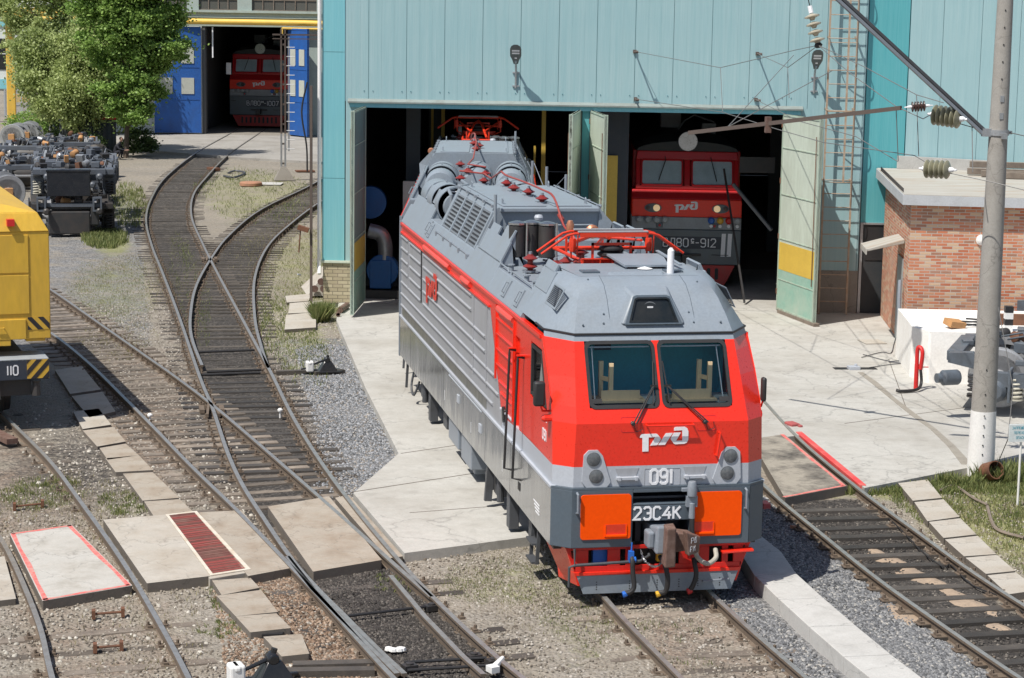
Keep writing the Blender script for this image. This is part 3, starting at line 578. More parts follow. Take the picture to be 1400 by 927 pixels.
# striped mat
M['matframe'] = paint('mat_frame', (.62, .58, .50), .7, dirt=.7, dc=(.45, .33, .2), sc=5)
t = thing('striped_floor_mat', 'brown and red slatted mat in a white painted frame between the slabs', 'floor mat', G(280, 742, -.15)); c4 = [np.array(G(u, v, -.02)) for u, v in ((231, 705), (266, 701), (336, 778), (291, 785))]
b = MB(); b.prism([tuple(p[:2]) for p in (np.array(G(227, 703)), np.array(G(271, 699)), np.array(G(341, 780)), np.array(G(287, 789)))], lambda a, q, z: (a, q, z), -.18, -.022); b.build('slab', M['slab'], t, world=True, smooth=False)
b = MB()
def quadpt(s, q): return (c4[0]*(1-s)+c4[1]*s)*(1-q)+(c4[3]*(1-s)+c4[2]*s)*q
for s0, s1, q0, q1 in ((-.1, 0, -.02, 1.02), (1., 1.12, -.02, 1.02), (0, 1, -.02, .0), (0, 1, 1., 1.02)):
    b.hexa([tuple(quadpt(*k)+np.array([0, 0, dz])) for dz in (-.01, .016) for k in ((s0, q1), (s1, q1), (s1, q0), (s0, q0))])
b.build('frame', M['matframe'], t, world=True, smooth=False)
b = MB(); nn_ = 66
for i in range(nn_):
    q0, q1 = (i+.12)/nn_, (i+.72)/nn_; dz = random.uniform(0, .006); b.hexa([tuple(quadpt(*k)+np.array([0, 0, z_+dz])) for z_ in (-.012, .008) for k in ((.01, q1), (.99, q1), (.99, q0), (.01, q0))], random.choice((0, 0, 1)))
b.build('slat_surface', [paint('mat_brown', (.17, .06, .05), .8, dirt=.8, dc=(.24, .14, .11)), paint('mat_red', (.34, .07, .06), .7, dirt=.8, dc=(.22, .10, .08))], t, world=True, smooth=False)
b = MB(); b.plate([tuple(quadpt(*k)+np.array([0, 0, -.006])) for k in ((0, 0), (1, 0), (1, 1), (0, 1))]); b.build('mat_bed', M['black'], t, world=True, smooth=False)
# stepping slabs
steps = [((75, 505), (112, 500), (138, 532), (96, 538)), ((98, 541), (140, 535), (158, 562), (122, 570)), ((100, 562), (135, 558), (152, 580), (113, 586)), ((113, 588), (155, 583), (172, 603), (133, 610)), ((136, 612), (172, 606), (190, 622), (147, 628)), ((144, 626), (190, 622), (209, 642), (158, 645)), ((168, 647), (209, 645), (245, 680), (195, 684)), ((197, 685), (246, 682), (266, 701), (210, 705)), ((290, 793), (342, 789), (355, 803), (303, 813)), ((296, 814), (357, 806), (380, 836), (322, 842)), ((322, 842), (378, 838), (398, 858), (342, 864)), ((360, 870), (412, 866), (423, 893), (385, 897))]
for i, q in enumerate(steps):
    lab = ('worn paving slab', 'cracked paving slab', 'sand-coloured paving slab')[i % 3]+', number %s' % i
    wh = ['first of the path, in the shade of the yellow crane', 'second of the path, in the shade of the yellow crane', 'half in the crane shade', 'just out of the crane shade', 'rust-tinted, fifth along the path', 'rust-brown, beside the diagonal track', 'wide, before the striped mat', 'last before the striped mat', 'first below the striped mat', 'second below the striped mat', 'beside the black hole below the mat', 'nearest to the front switch stand'][i]
    ground_slab('paving_slab', 'worn paving slab, '+wh, 'paving slab', q, -.07 if i < 8 else -.05, .09 if i != 11 else .2, M['slabw'] if i not in (0, 1, 2) else M['slab'], group='slabs of the stepping path')
b = MB(); p = [G(u, v, -.1) for u, v in ((362, 860), (392, 858), (386, 867), (358, 868))]; b.prism([q[:2] for q in p], lambda a, q, z: (a, q, z), -.2, -.09); tag(b.build('drain_hole', M['black'], None, smooth=False), 'black open hole in the stepping path', 'hole')
for i, q in enumerate((((391, 430), (432, 426), (432, 447), (389, 450)), ((396, 414), (440, 410), (436, 426), (394, 428)), ((390, 404), (425, 401), (422, 411), (392, 413)))): ground_slab('paving_slab', 'pale paving slab by the brick plinth, '+('nearest the grass tuft', 'middle of three', 'farthest and darkest')[i], 'paving slab', q, -.06, .12, M['slab'], group='slabs by the plinth')
# walkway blocks between the middle tracks
wl = [np.array([1.66, 11.]), np.array([1.66, 1.8]), np.array([1.56, -.41]), np.array([1.58, -2.2]), np.array([1.62, -4.04]), np.array([1.72, -8.])]
wt = thing('concrete_walkway', 'raised pale concrete walkway beside the locomotive', 'walkway', (1.95, 0, -.155)); 
segs = [(4.1, 1.9, 1.70, 1.76), (1.88, .65, 1.76, 1.60), (.63, -.6, 1.60, 1.58), (-.62, -1.9, 1.58, 1.58), (-1.92, -3.2, 1.58, 1.60), (-3.22, -4.5, 1.60, 1.66), (-4.52, -6.2, 1.66, 1.72)]
for y1, y0, xa, xb in segs:
    b = MB(); b.hexa([(xb, y0, -.2), (xb+.64, y0, -.2), (xa+.64, y1, -.2), (xa, y1, -.2), (xb, y0, .07), (xb+.64, y0, .07), (xa+.64, y1, .07), (xa, y1, .07)]); b.build('walkway_block', M['walk'], wt, world=True, smooth=False, bevel=.008)
PITS.append([(1.5, 4.2), (2.4, 4.2), (2.4, -7), (1.5, -7)])
for i, q in enumerate((((1228, 660), (1268, 655), (1288, 680), (1248, 684)), ((1250, 686), (1290, 682), (1312, 706), (1268, 712)), ((1270, 713), (1313, 708), (1335, 730), (1290, 735)), ((1292, 737), (1337, 732), (1362, 757), (1318, 760)), ((1320, 762), (1363, 758), (1388, 780), (1348, 784)), ((1350, 786), (1389, 782), (1420, 806), (1378, 812)))):
    ground_slab('paving_slab', 'grey paving slab in the weeds right of the oily track, '+('nearest the white pole', 'second from the pole', 'third from the pole', 'fourth from the pole', 'fifth from the pole', 'at the right picture edge')[i], 'paving slab', q, -.04, .12, M['slab'], group='slabs in the weeds')
# ------------------------------------------------------------------ lettering
GL = {'0': [[(.15, 0), (.45, 0), (.6, .15), (.6, .85), (.45, 1), (.15, 1), (0, .85), (0, .15), (.15, 0)]],
 '1': [[(.1, 0), (.1, 1)]], '9': [[(0, .12), (.15, 0), (.45, 0), (.6, .15), (.6, .85), (.45, 1), (.15, 1), (0, .85), (0, .6), (.15, .45), (.52, .45)]],
 '2': [[(0, .8), (.12, 1), (.48, 1), (.6, .85), (.6, .65), (0, 0.02), (.62, 0.02)]], 'Э': [[(0, .85), (.15, 1), (.45, 1), (.6, .85), (.6, .15), (.45, 0), (.15, 0), (0, .15)], [(.25, .5), (.55, .5)]],
 'С': [[(.6, .82), (.45, 1), (.15, 1), (0, .85), (0, .15), (.15, 0), (.45, 0), (.6, .18)]], '4': [[(.5, 1), (0, .32), (.68, .32)], [(.48, .62), (.48, 0)]],
 'К': [[(0, 0), (0, 1)], [(.6, 1), (.07, .47)], [(.2, .56), (.62, 0)]], 'В': [[(0, 0), (0, 1), (.42, 1), (.52, .88), (.52, .64), (.42, .53), (.06, .53)], [(.06, .5), (.48, .5), (.6, .38), (.6, .12), (.48, 0), (.06, 0)]],
 'Л': [[(-.02, 0), (.1, .05), (.17, 1), (.6, 1), (.6, 0)]], '8': [[(.15, 0), (.45, 0), (.6, .13), (.6, .4), (.48, .52), (.12, .52), (0, .4), (0, .13), (.15, 0)], [(.12, .56), (.02, .66), (.02, .88), (.14, 1), (.46, 1), (.58, .88), (.58, .66), (.48, .56)]],
 'с': [[(.5, .9), (.3, .98), (.15, .9), (.15, .66), (.3, .58), (.5, .66)], [(.1, .46), (.5, .46)]], '-': [[(.08, .5), (.5, .5)]], '7': [[(0, 1), (.6, 1), (.2, 0)]], 'м': [[(.1, .55), (.1, .95), (.3, .75), (.5, .95), (.5, .55)]], 'Р': [[(0, 0), (0, 1), (.48, 1), (.6, .88), (.6, .56), (.48, .45), (.06, .45)]], 'П': [[(0, 0), (0, 1), (.55, 1), (.55, 0)]],
 'Б': [[(.55, 1), (0, 1), (0, 0), (.45, 0), (.58, .15), (.58, .4), (.45, .52), (.06, .52)]], 'О': [[(.15, 0), (.45, 0), (.6, .15), (.6, .85), (.45, 1), (.15, 1), (0, .85), (0, .15), (.15, 0)]], 'Е': [[(.55, 1), (0, 1), (0, 0), (.55, 0)], [(.06, .5), (.45, .5)]], 'Т': [[(0, 1), (.6, 1)], [(.3, .94), (.3, 0)]], 'Н': [[(0, 0), (0, 1)], [(.55, 0), (.55, 1)], [(.06, .5), (.49, .5)]], 'И': [[(0, 1), (0, 0), (.55, 1), (.55, 0)]], 'М': [[(0, 0), (0, 1), (.3, .5), (.6, 1), (.6, 0)]], 'А': [[(0, 0), (.3, 1), (.6, 0)], [(.14, .35), (.46, .35)]], 'F': [[(0, 0), (0, 1), (.5, 1)], [(.06, .5), (.4, .5)]], ' ': []}
GL['Д'] = [[(.0, 0), (.6, 0)], [(.1, .05), (.2, 1), (.5, 1), (.5, .06)]]
ADV = {'1': .42, '-': .75, 'с': .62, 'м': .62}
def text(s, O, r, u, h, sw, th=.004, wf=1.):
    b = MB(); O = np.array(O, float); r = unit(r); u = unit(u); n_ = np.cross(r, u); x = 0.
    for ch in s:
        for si, st in enumerate(GL[ch]):
            P = [np.array([p[0]*h*wf+x, p[1]*h]) for p in st]; closed = st[0] == st[-1] and len(st) > 2
            if closed: P = P[:-1]
            k = len(P); L, Rr = [], []
            for i in range(k):
                a = P[i-1] if (closed or i > 0) else None; c = P[(i+1) % k] if (closed or i < k-1) else None
                d1 = unit(P[i]-a) if a is not None else None; d2 = unit(c-P[i]) if c is not None else None
                if d1 is None: d1 = d2
                if d2 is None: d2 = d1
                n1 = np.array([-d1[1], d1[0]]); n2 = np.array([-d2[1], d2[0]]); mm = unit(n1+n2); ml = sw/2/max(.5, mm@n1); L.append(P[i]+mm*ml); Rr.append(P[i]-mm*ml)
            t_ = th+si*.0012; vs = []
            for q in (L, Rr):
                for zz in (0, t_): vs += [O+r*p[0]+u*p[1]+n_*zz for p in q]
            fs = []; m_ = k if closed else k-1
            for i in range(m_):
                j = (i+1) % k; fs += [(i+k, j+k, j+3*k, i+3*k), (i, j, j+k, i+k), (i+2*k, i+3*k, j+3*k, j+2*k)]
            if not closed: fs += [(0, k, 3*k, 2*k), (k-1, 2*k-1, 4*k-1, 3*k-1)]
            b.add(vs, fs)
        x += h*wf*ADV.get(ch, .86)
    b.width = x; return b
LOGO = [[(127, 375), (130, 330), (160, 293), (490, 290), (520, 300), (590, 385), (597, 425), (520, 545), (362, 553), (470, 368), (322, 368), (328, 680), (190, 684), (183, 372)], [(543, 545), (710, 285), (865, 280), (695, 543)],
 [(890, 277), (1047, 275), (945, 458), (1085, 458), (1078, 225), (892, 232), (890, 180), (915, 152), (1130, 148), (1190, 180), (1218, 250), (1220, 440), (1190, 505), (1130, 530), (925, 537), (890, 515), (825, 430), (820, 400)]]
def logo(O, r, u, width, th=.004):
    b = MB(); O = np.array(O, float); r = unit(r); u = unit(u); n_ = np.cross(r, u); s = width/1093.
    for poly in LOGO: b.prism([((x-127)*s, (684-y)*s) for x, y in poly], lambda a, q, z: tuple(O+r*a+u*q+n_*z), 0, th)
    return b
def insulator(b, o, h, r, n=3, m=0, ax=(0, 0, 1), k=14):
    pr = [(r*.35, 0)]
    for i in range(n):
        z0 = h*(i+.15)/n; pr += [(r*.4, z0), (r, z0+h*.30/n), (r*.98, z0+h*.38/n), (r*.4, z0+h*.7/n)]
    pr += [(r*.35, h)]; b.lathe(pr, o, ax, k, m); return b
# ------------------------------------------------------------------ the locomotive unit (front at y=0, z=0 on the rail head)
LV = [(1.6, .05, 1.27, .26, 1.525), (1.89, .05, 1.265, .27, 1.525), (2.5, .05, 1.24, .33, 1.52), (2.72, .17, 1.225, .42, 1.515), (3.1, .375, 1.20, .70, 1.51), (3.42, .55, 1.175, 1.0, 1.505), (3.57, .63, 1.165, 1.15, 1.50), (3.66, .68, 1.16, 1.2, 1.49)]
def yf(z): return float(np.interp(z, [l[0] for l in LV], [l[1] for l in LV]))
def lv(z): return [float(np.interp(z, [l[0] for l in LV], [l[i] for l in LV])) for i in range(1, 5)]
def unit_loco(t):
    P_ = lambda b, n_, m, **k: b.build(n_, m, t, **k)
    # side walls with ribs and paint areas
    for s in (-1, 1):
        X = 1.525*s; b = MB()
        def sp(poly, m, x0=X, x1=X-.06*s): b.prism(poly, lambda a, c, x: (x, a, c), x0, x1, m)
        zz = [l[0] for l in LV]; fr = [(lv(z)[2], z) for z in zz if z <= 3.57]
        lo = [p for p in fr if p[1] <= 1.9]; hi = [p for p in fr if p[1] >= 1.88]
        sp([(4.18, 1.6), (4.22, 1.8), (2.9, 1.86), (lv(1.89)[2], 1.89), (lv(1.6)[2], 1.6)], 1)
        # red area around window and door, in four pieces so the openings are real
        sp([(4.22, 1.8), (5.42, 3.4), (5.42, 3.58), (3.16, 3.58), (3.16, 1.845)], 0); sp([(3.16, 3.26), (3.16, 3.58), (2.76, 3.58), (2.76, 3.26)], 0)
        sp([(2.76, 1.87), (2.76, 3.58), (1.93, 3.58), (1.93, 1.89)], 0); sp([(1.93, 1.89), (1.93, 2.56), (.70, 2.56), (.33, 2.5), (.27, 1.89)], 0)
        sp([(1.93, 3.37), (1.93, 3.58), (1.15, 3.58), (1.0, 3.42), (1.14, 3.37)], 0); sp([(.70, 2.56), (1.14, 3.37), (1.0, 3.42), (.70, 3.1), (.42, 2.72), (.33, 2.5)], 0)
        sp([(16.23, 1.6), (16.23, 3.36), (5.38, 3.36), (4.2, 1.8), (4.18, 1.6)], 2); sp([(16.23, 3.36), (16.23, 3.58), (5.42, 3.58), (5.42, 3.42), (5.39, 3.36)], 0)
        # corner fairing strip in red along the roof
        b.beam((X+.012*s, 1.2, 3.55), (X+.012*s, 16.2, 3.55), .03, .05, 0); b.beam((X+.012*s, 5.4, 3.37), (X+.012*s, 16.2, 3.37), .03, .035, 0)
        # ribs
        for i, z in enumerate([1.58+.244*j for j in range(8)]):
            runs = [(5.0+ .35*(z > 2.6), 16.15)]
            if i >= 4: runs = [(13.3, 14.9), (15.15, 16.18), (5.8 if i < 6 else 7.2, 12.95)]
            if i == 3: runs = [(4.9, 12.9), (13.3, 16.15)]
            if i == 2: runs = [(4.5, 16.15)]
            for a, c in runs: b.prism([(z-.024, 0), (z-.012, .026*s), (z+.012, .026*s), (z+.024, 0)], lambda p, q, y: (X+q, y, p), a, c, 2)
            if 3 <= i <= 7 and z < 3.3: b.prism([(z-.024, 0), (z-.012, .024*s), (z+.012, .024*s), (z+.024, 0)], lambda p, q, y: (X+q, y, p), 3.3, 4.7 if z > 2.4 else 4.45, 0)
        for z in (1.9, 2.15): b.prism([(z-.02, 0), (z-.01, .024*s), (z+.01, .024*s), (z+.02, 0)], lambda p, q, y: (X+q, y, p), 3.3, 4.3, 0 if z > 2 else 1)
        for y, m in ((15.05, 2), (13.15, 3), (6.9, 2), (5.62, 2)): b.box(min(X, X+.02*s), max(X, X+.02*s), y-.02, y+.02, 2.3 if y > 12 else 2.0, 3.36, m)
        b.box(min(X, X+.03*s), max(X, X+.03*s), 4.72, 4.78, 2.3, 3.5, 0); b.box(min(X, X+.03*s), max(X, X+.03*s), 3.2, 3.24, 1.9, 3.45, 0)
        for y0, y1 in ((3.3, 4.6), (7.3, 8.2), (9.6, 12.8)): b.tube([(X, y0, 3.46), (X+.02*s, y0+.12, 3.46), (X+.02*s, y1-.12, 3.46), (X, y1, 3.46)], .055, 8, 4)
        o = b.build('side_wall', [M['red'], M['grey_light'], M['grey_side'], M['black'], M['pinkred'] if 'pinkred' in M else M['red']], t, smooth=True, ang=28)
        b = MB()
        for i in range(150):
            y = 5.6+i*.069
            b.box(min(X+.001*s, X+.012*s), max(X+.001*s, X+.012*s), y, y+.045, 1.625, 1.79)
        b.build('louvre_strip', M['louvre'], t, smooth=False)  # ridged band coloured with the painted reflection streaks
        b = MB(); Xs = 1.55*s; b.prism([(.22, .735), (16.23, .735), (16.23, 1.565), (.22, 1.565)], lambda a, c, x: (x, a, c), Xs, Xs-.05*s); 
        o = b.build('skirt', M['skirt'], t, smooth=False, bevel=.006); b = MB()
        b.prism([(.22, 1.565), (16.23, 1.565), (16.23, 1.60), (.22, 1.60)], lambda a, c, x: (x, a, c), 1.565*s, 1.47*s); b.box(min(Xs, Xs+.012*s), max(Xs, Xs+.012*s), 5.9, 9.4, 1.50, 1.53); b.build('ledge', M['grey_light'], t, smooth=False, bevel=.008)
        b = MB()
        for y, z in ((8.3, 1.28), (6.0, 1.22)): b.box(min(Xs, Xs+.02*s), max(Xs, Xs+.02*s), y-.1, y+.1, z-.07, z+.07)
        b.box(min(Xs, Xs+.006*s), max(Xs, Xs+.006*s), 2.45, 2.63, .98, 1.1, 1)
        for y in (9.9, 6.95, 3.95): b.box(min(Xs, Xs+.003*s), max(Xs, Xs+.003*s), y, y+.012, .95, 1.13, 2)
        for i in range(4): b.box(min(Xs, Xs+.003*s), max(Xs, Xs+.003*s), 1.0-i*.0, 1.42-.05*i, 1.1-i*.045, 1.12-i*.045, 2)
        
        for y in (3.3, 5.55, 7.8, 10.05, 12.3, 14.5): b.box(min(Xs, Xs+.0015*s), max(Xs, Xs+.0015*s), y, y+.006, .75, 1.55, 1)
        b.build('skirt_hatch', [M['grey_light'], M['black'], M['letter']], t, smooth=False)
        # door, grab rails
        b = MB(); b.box(min(X-.12*s, X-.09*s), max(X-.12*s, X-.09*s), 2.7, 3.2, 1.8, 3.3); b.build('cab_door', M['black'], t, smooth=False)
        b = MB(); b.box(min(X-.10*s, X-.05*s), max(X-.10*s, X-.05*s), 2.88, 3.2, 1.8, 3.3); b.build('door_frame', M['red'], t, smooth=False)
        for y0 in (2.42, 3.1): b = MB(); b.tube([(X-.0*s, y0, 3.03), (X+.10*s, y0, 3.05), (X+.10*s, y0, 3.0), (X+.16*s, y0-.02, 1.2), (X+.02*s, y0-.02, 1.17)], .02, 8); b.build('grab_rail', M['black'], t)
        b = MB()
        for y0 in (2.42, 3.1): b.beam((X, y0, 3.07), (X+.12*s, y0, 3.07), .06, .02)
        b.box(min(X, X+.02*s), max(X, X+.02*s), 3.25, 3.3, 2.2, 3.35); b.build('rail_bracket', M['red'], t, smooth=False)
        b = MB(); b.lathe([(.13, 0), (.13, .03), (.1, .035)], (X, 3.98, 1.86), (s, 0, 0), 16); b.build('oval_port', M['glassd'], t)
        wp = [(1.90, 2.59), (1.90, 3.34), (1.16, 3.34), (.74, 2.59)]; wi = [(1.84, 2.64), (1.84, 3.29), (1.19, 3.29), (.83, 2.64)]
        b = MB(); b.ring(wp, wi, lambda a, c, x: (x, a, c), X-.05*s, X+.006*s); f = b.build('side_window', M['black'], t, smooth=False)
        b = MB(); b.prism([(1.86, 2.62), (1.86, 3.31), (1.18, 3.31), (.8, 2.62)], lambda a, c, x: (x, a, c), X-.04*s, X-.03*s); b.build('pane', M['glass'], f, smooth=False)
        b = MB(); b.prism([(1.45, 2.66), (1.22, 3.27), (1.18, 3.27), (.88, 2.66)], lambda a, c, x: (x, a, c), X-.028*s, X-.02*s); b.build('curtain', paint('curtain_grey', (.20, .22, .21), .8), f, smooth=False)
        q_ = (.10, .26) if s < 0 else (.0, .07)
        b = MB(); b.box(min(X+q_[0]*s, X+q_[1]*s), max(X+q_[0]*s, X+q_[1]*s), .34, .46, 2.70, 3.05); mr = b.build('wing_mirror', M['black'], t, bevel=.03)
        b = MB(); kx = 1. if s < 0 else .2; b.tube([(X, .55, 2.6), (X+.12*s*kx, .45, 2.62), (X+.16*s*kx, .40, 2.72)], .016, 6); b.lathe([(.05, 0), (.055, .1*kx), (.03, .14*kx)], (X, .42, 2.52), (s, 0, 0), 10); b.build('bracket', M['red'], mr)
        # side badge and number
        r_ = (0, -1, 0) if s < 0 else (0, 1, 0)
        y0 = 12.45 if s < 0 else 10.9
        if s > 0: r_ = (0, 1, 0)
        logo((X+.027*s, y0, 2.42), r_, (0, 0, 1), 1.45).build('side_emblem', M['red'], t, smooth=False)
        text('091', (X+.003*s, .98 if s < 0 else .6, 2.12), r_, (0, 0, 1), .15, .022, .004).build('side_number', M['letter'], t, smooth=False)
        b = MB(); b.beam((X+.003*s, 1.0, 2.42), (X+.003*s, .70, 2.40), .004, .02); b.beam((X+.003*s, 1.0, 2.42), (X+.003*s, 1.0, 2.36), .004, .02, up=(0, 1, 0)); b.build('side_mark', M['letter'], t, smooth=False)
    # front shell: corner panels and front panels as shared-edge strips
    def F(x, z, off=0.): # point on the flat front
        return (x, yf(z)-off, z)
    b = MB()
    for i in range(len(LV)-1):
        z0, z1 = LV[i][0], LV[i+1][0]
        mm = 1 if z0 < 1.88 else (2 if z0 >= 3.56 else 0)
        for s in (-1, 1):
            a0 = lv(z0); a1 = lv(z1); q = [(s*a0[1], a0[0], z0), (s*a0[3], a0[2], z0), (s*a1[3], a1[2], z1), (s*a1[1], a1[0], z1)]; b.add(q, [(0, 1, 2, 3) if s > 0 else (3, 2, 1, 0)], mm)
    def fp(x0, x1, z0, z1, m):
        X0, X0b = (x0(z0), x0(z1)) if callable(x0) else (x0, x0); X1, X1b = (x1(z0), x1(z1)) if callable(x1) else (x1, x1)
        b.add([F(X0, z0), F(X1, z0), F(X1b, z1), F(X0b, z1)], [(0, 1, 2, 3)], m)
    ne = lambda z: -lv(z)[1]; po = lambda z: lv(z)[1]
    fp(ne, po, 1.6, 1.89, 1); fp(ne, po, 1.89, 2.5, 0); fp(ne, po, 2.5, 2.70, 0)
    for z0, z1 in ((2.70, 3.1), (3.1, 3.42), (3.42, 3.57)): fp(ne, -1.03, z0, z1, 0); fp(-.055, .055, z0, z1, 0); fp(1.03, po, z0, z1, 0)
    fp(ne, po, 3.57, 3.66, 2)
    o = b.build('cab_front', [M['red'], M['grey_light'], M['grey_roof']], t, smooth=True, ang=20)
    # windscreens
    for s in (-1, 1):
        ou = rrect(-1.035, -.02, 2.69, 3.575, .09, 4) if s < 0 else rrect(.02, 1.035, 2.69, 3.575, .09, 4); inn = rrect(-.99, -.065, 2.735, 3.53, .07, 4) if s < 0 else rrect(.065, .99, 2.735, 3.53, .07, 4)
        b = MB(); b.ring(ou, inn, lambda a, c, d: (a, yf(c)-d, c), -.03, .014); ws = b.build('windscreen', M['black'], t, smooth=False)
        b = MB(); x0, x1 = (-1.0, -.05) if s < 0 else (.05, 1.0); b.add([(x0, yf(2.72)+.015, 2.72), (x1, yf(2.72)+.015, 2.72), (x1, yf(3.1)+.015, 3.1), (x0, yf(3.1)+.015, 3.1), (x1, yf(3.54)+.015, 3.54), (x0, yf(3.54)+.015, 3.54)], [(0, 1, 2, 3), (3, 2, 4, 5)]); b.build('glass', M['glass'], ws, smooth=True)
        b = MB(); b.tube([(x0+.03, yf(3.48)+.07, 3.48), (x1-.03, yf(3.48)+.07, 3.48)], .012, 6); xx = x0+.09 if s < 0 else x1-.09; b.tube([(xx, yf(3.48)+.07, 3.47), (xx+.02*s, yf(2.8)+.08, 2.8)], .008, 6); b.build('blind_rod', M['letter'], ws)
        b = MB(); xx = .92*s; b.obox((xx, yf(2.78)-.005, 2.79), (.14, .012, .07), (R_(-28), 0, 0)); b.build('corner_mask', M['black'], ws, smooth=False)
    # cab interior
    b = MB(); b.box(-1.38, 1.38, 2.05, 2.1, 2.2, 3.56); b.box(-1.40, -1.36, 1.93, 2.1, 2.2, 3.56); b.box(1.36, 1.40, 1.93, 2.1, 2.2, 3.56); b.build('cab_lining', M['teal'], t, smooth=False)
    b = MB(); b.hexa([(-1.2, .22, 2.5), (1.2, .22, 2.5), (1.3, 1.15, 2.5), (-1.3, 1.15, 2.5), (-1.15, .30, 2.70), (1.15, .30, 2.70), (1.3, 1.0, 2.73), (-1.3, 1.0, 2.73)]); b.box(-1.46, 1.46, .7, 2.1, 2.18, 2.22); b.build('control_desk', M['dash'], t, smooth=False)
    b = MB(); b.box(-.55, -.3, 2.02, 2.045, 3.2, 3.42); b.box(-.56, -.29, 2.0, 2.03, 3.36, 3.43, 1); b.build('cab_panel', [M['navy'], M['wood']], t, smooth=False)
    # roof: lower sloped sides and deck
    sx = lambda z: 1.52-.5*(z-3.58)
    b = MB(); b.prism([(-1.52, 3.55), (-1.52, 3.60), (-1.33, 3.96), (1.33, 3.96), (1.52, 3.60), (1.52, 3.55)], lambda x, z, y: (x, y, z), 2.8, 16.23); b.build('roof', M['grey_roof'], t, smooth=False, bevel=.01)
    # cab cap
    b = MB(); CL = [(3.66, .68, 1.16, 1.2, 1.49), (3.9, .86, 1.10, 1.36, 1.36), (4.12, 1.06, 1.03, 1.55, 1.24), (4.28, 1.30, .96, 1.74, 1.16), (4.36, 1.60, .90, 1.95, 1.10)]
    rows = [[(-l[4], 3.0, l[0]), (-l[4], l[3], l[0]), (-l[2], l[1], l[0]), (-.55, l[1]-.02, l[0]), (.55, l[1]-.02, l[0]), (l[2], l[1], l[0]), (l[4], l[3], l[0]), (l[4], 3.0, l[0])] for l in CL]
    vs = [p for r in rows for p in r]; fs = [(i*8+j, i*8+j+1, (i+1)*8+j+1, (i+1)*8+j) for i in range(4) for j in range(7)]; fs += [(32, 33, 34, 35, 36, 37, 38, 39)]; fs += [tuple(i*8 for i in range(5))+tuple(i*8+7 for i in range(4, -1, -1))]
    b.add(vs, fs); b.add([(-.9, 1.62, 4.362), (.9, 1.62, 4.362), (1.02, 2.95, 4.375), (-1.02, 2.95, 4.375)], [(0, 1, 2, 3)]); cap = b.build('cab_roof', M['grey_roof'], t, smooth=True, ang=38)
    b = MB(); 
    rr = [(-1.50, 1.75, 3.67), (-1.50, 1.2, 3.665), (-1.165, .665, 3.665), (1.165, .665, 3.665), (1.50, 1.2, 3.665), (1.5, 1.75, 3.67)]; b.tube(rr, .016, 6); b.build('gutter', M['black'], cap)
    b = MB(); 
    for x in (-.62, .62):
        b.tube([(x, yf(3.66)+.02, 3.68), (x*1.0, .84, 3.9), (x*.99, 1.04, 4.12), (x*.98, 1.28, 4.285), (x*.97, 1.62, 4.372)], .004, 4)
    b.build('seam', M['grey_dark'], cap)
    b = MB()
    for x, z in ((-1.02, 3.78), (-.72, 3.80), (-.7, 3.92), (.55, 3.93), (.6, 3.8), (1.0, 3.80), (-.8, 4.33), (.8, 4.3)): y = float(np.interp(z, [l[0] for l in CL], [l[1] for l in CL])); b.lathe([(.014, -.01), (.014, .012), (.008, .016)], (x, y-.018, z), (0, -.8, .5), 8)
    b.build('bolt', M['grey_dark'], cap)
    b = MB(); b.box(-.78, -.52, 1.9, 2.15, 4.36, 4.39); b.box(.48, .74, 1.9, 2.15, 4.36, 4.39); b.build('roof_pad', M['grey_dark'], cap, smooth=False)
    # louvre on cab side slopes
    for s in (-1, 1):
        b = MB()
        n3 = unit((1*s, 0, .5))
        def SP(y, z, o_=0.): return tuple(np.array([s*(sx(z)), y, z])+n3*o_)
        for i in range(11):
            z = 3.975+i*.0215; b.hexa([SP(1.25, z, .0), SP(1.82, z, .0), SP(1.82, z+.010, .0), SP(1.25, z+.010, .0), SP(1.25, z, .006), SP(1.82, z, .006), SP(1.82, z+.010, .006), SP(1.25, z+.010, .006)], 1)
        b.ring([(1.18, 3.94), (1.90, 3.94), (1.90, 4.235), (1.18, 4.235)], [(1.23, 3.965), (1.85, 3.965), (1.85, 4.21), (1.23, 4.21)], lambda a, c, d: SP(a, c, d), -.002, .004, 0)
        b.build('cab_louvre', [M['grey_roof'], M['black']], cap, smooth=False)
    # headlamp on the roof
    b = MB(); b.hexa([(-.47, .72, 3.78), (.47, .72, 3.78), (.55, 1.9, 4.0), (-.55, 1.9, 4.0), (-.27, .90, 4.18), (.27, .90, 4.18), (.42, 1.85, 4.40), (-.42, 1.85, 4.40)]); hd = b.build('roof_headlamp', M['grey_roof'], t, bevel=.03, smooth=True)
    fz = lambda z: .72+(z-3.78)*.45
    b = MB(); b.ring([(-.42, 3.79), (.42, 3.79), (.27, 4.16), (.22, 4.18), (-.22, 4.18), (-.27, 4.16)], [(-.355, 3.825), (.355, 3.825), (.25, 4.13), (.21, 4.15), (-.21, 4.15), (-.25, 4.13)], lambda a, c, d: (a, fz(c)-d, c), -.01, .03); b.build('lamp_frame', M['grey_dark'], hd, smooth=False)
    b = MB(); b.ring([(-.36, 3.82), (.36, 3.82), (.255, 4.135), (.21, 4.155), (-.21, 4.155), (-.255, 4.135)], [(-.325, 3.845), (.325, 3.845), (.235, 4.12), (.2, 4.13), (-.2, 4.13), (-.235, 4.12)], lambda a, c, d: (a, fz(c)-d, c), -.01, .04); b.prism([(-.33, 3.84), (.33, 3.84), (.24, 4.13), (-.24, 4.13)], lambda a, c, d: (a, fz(c)-d, c), 0, .012); b.build('lamp_glass', M['glassd'], hd, smooth=False)
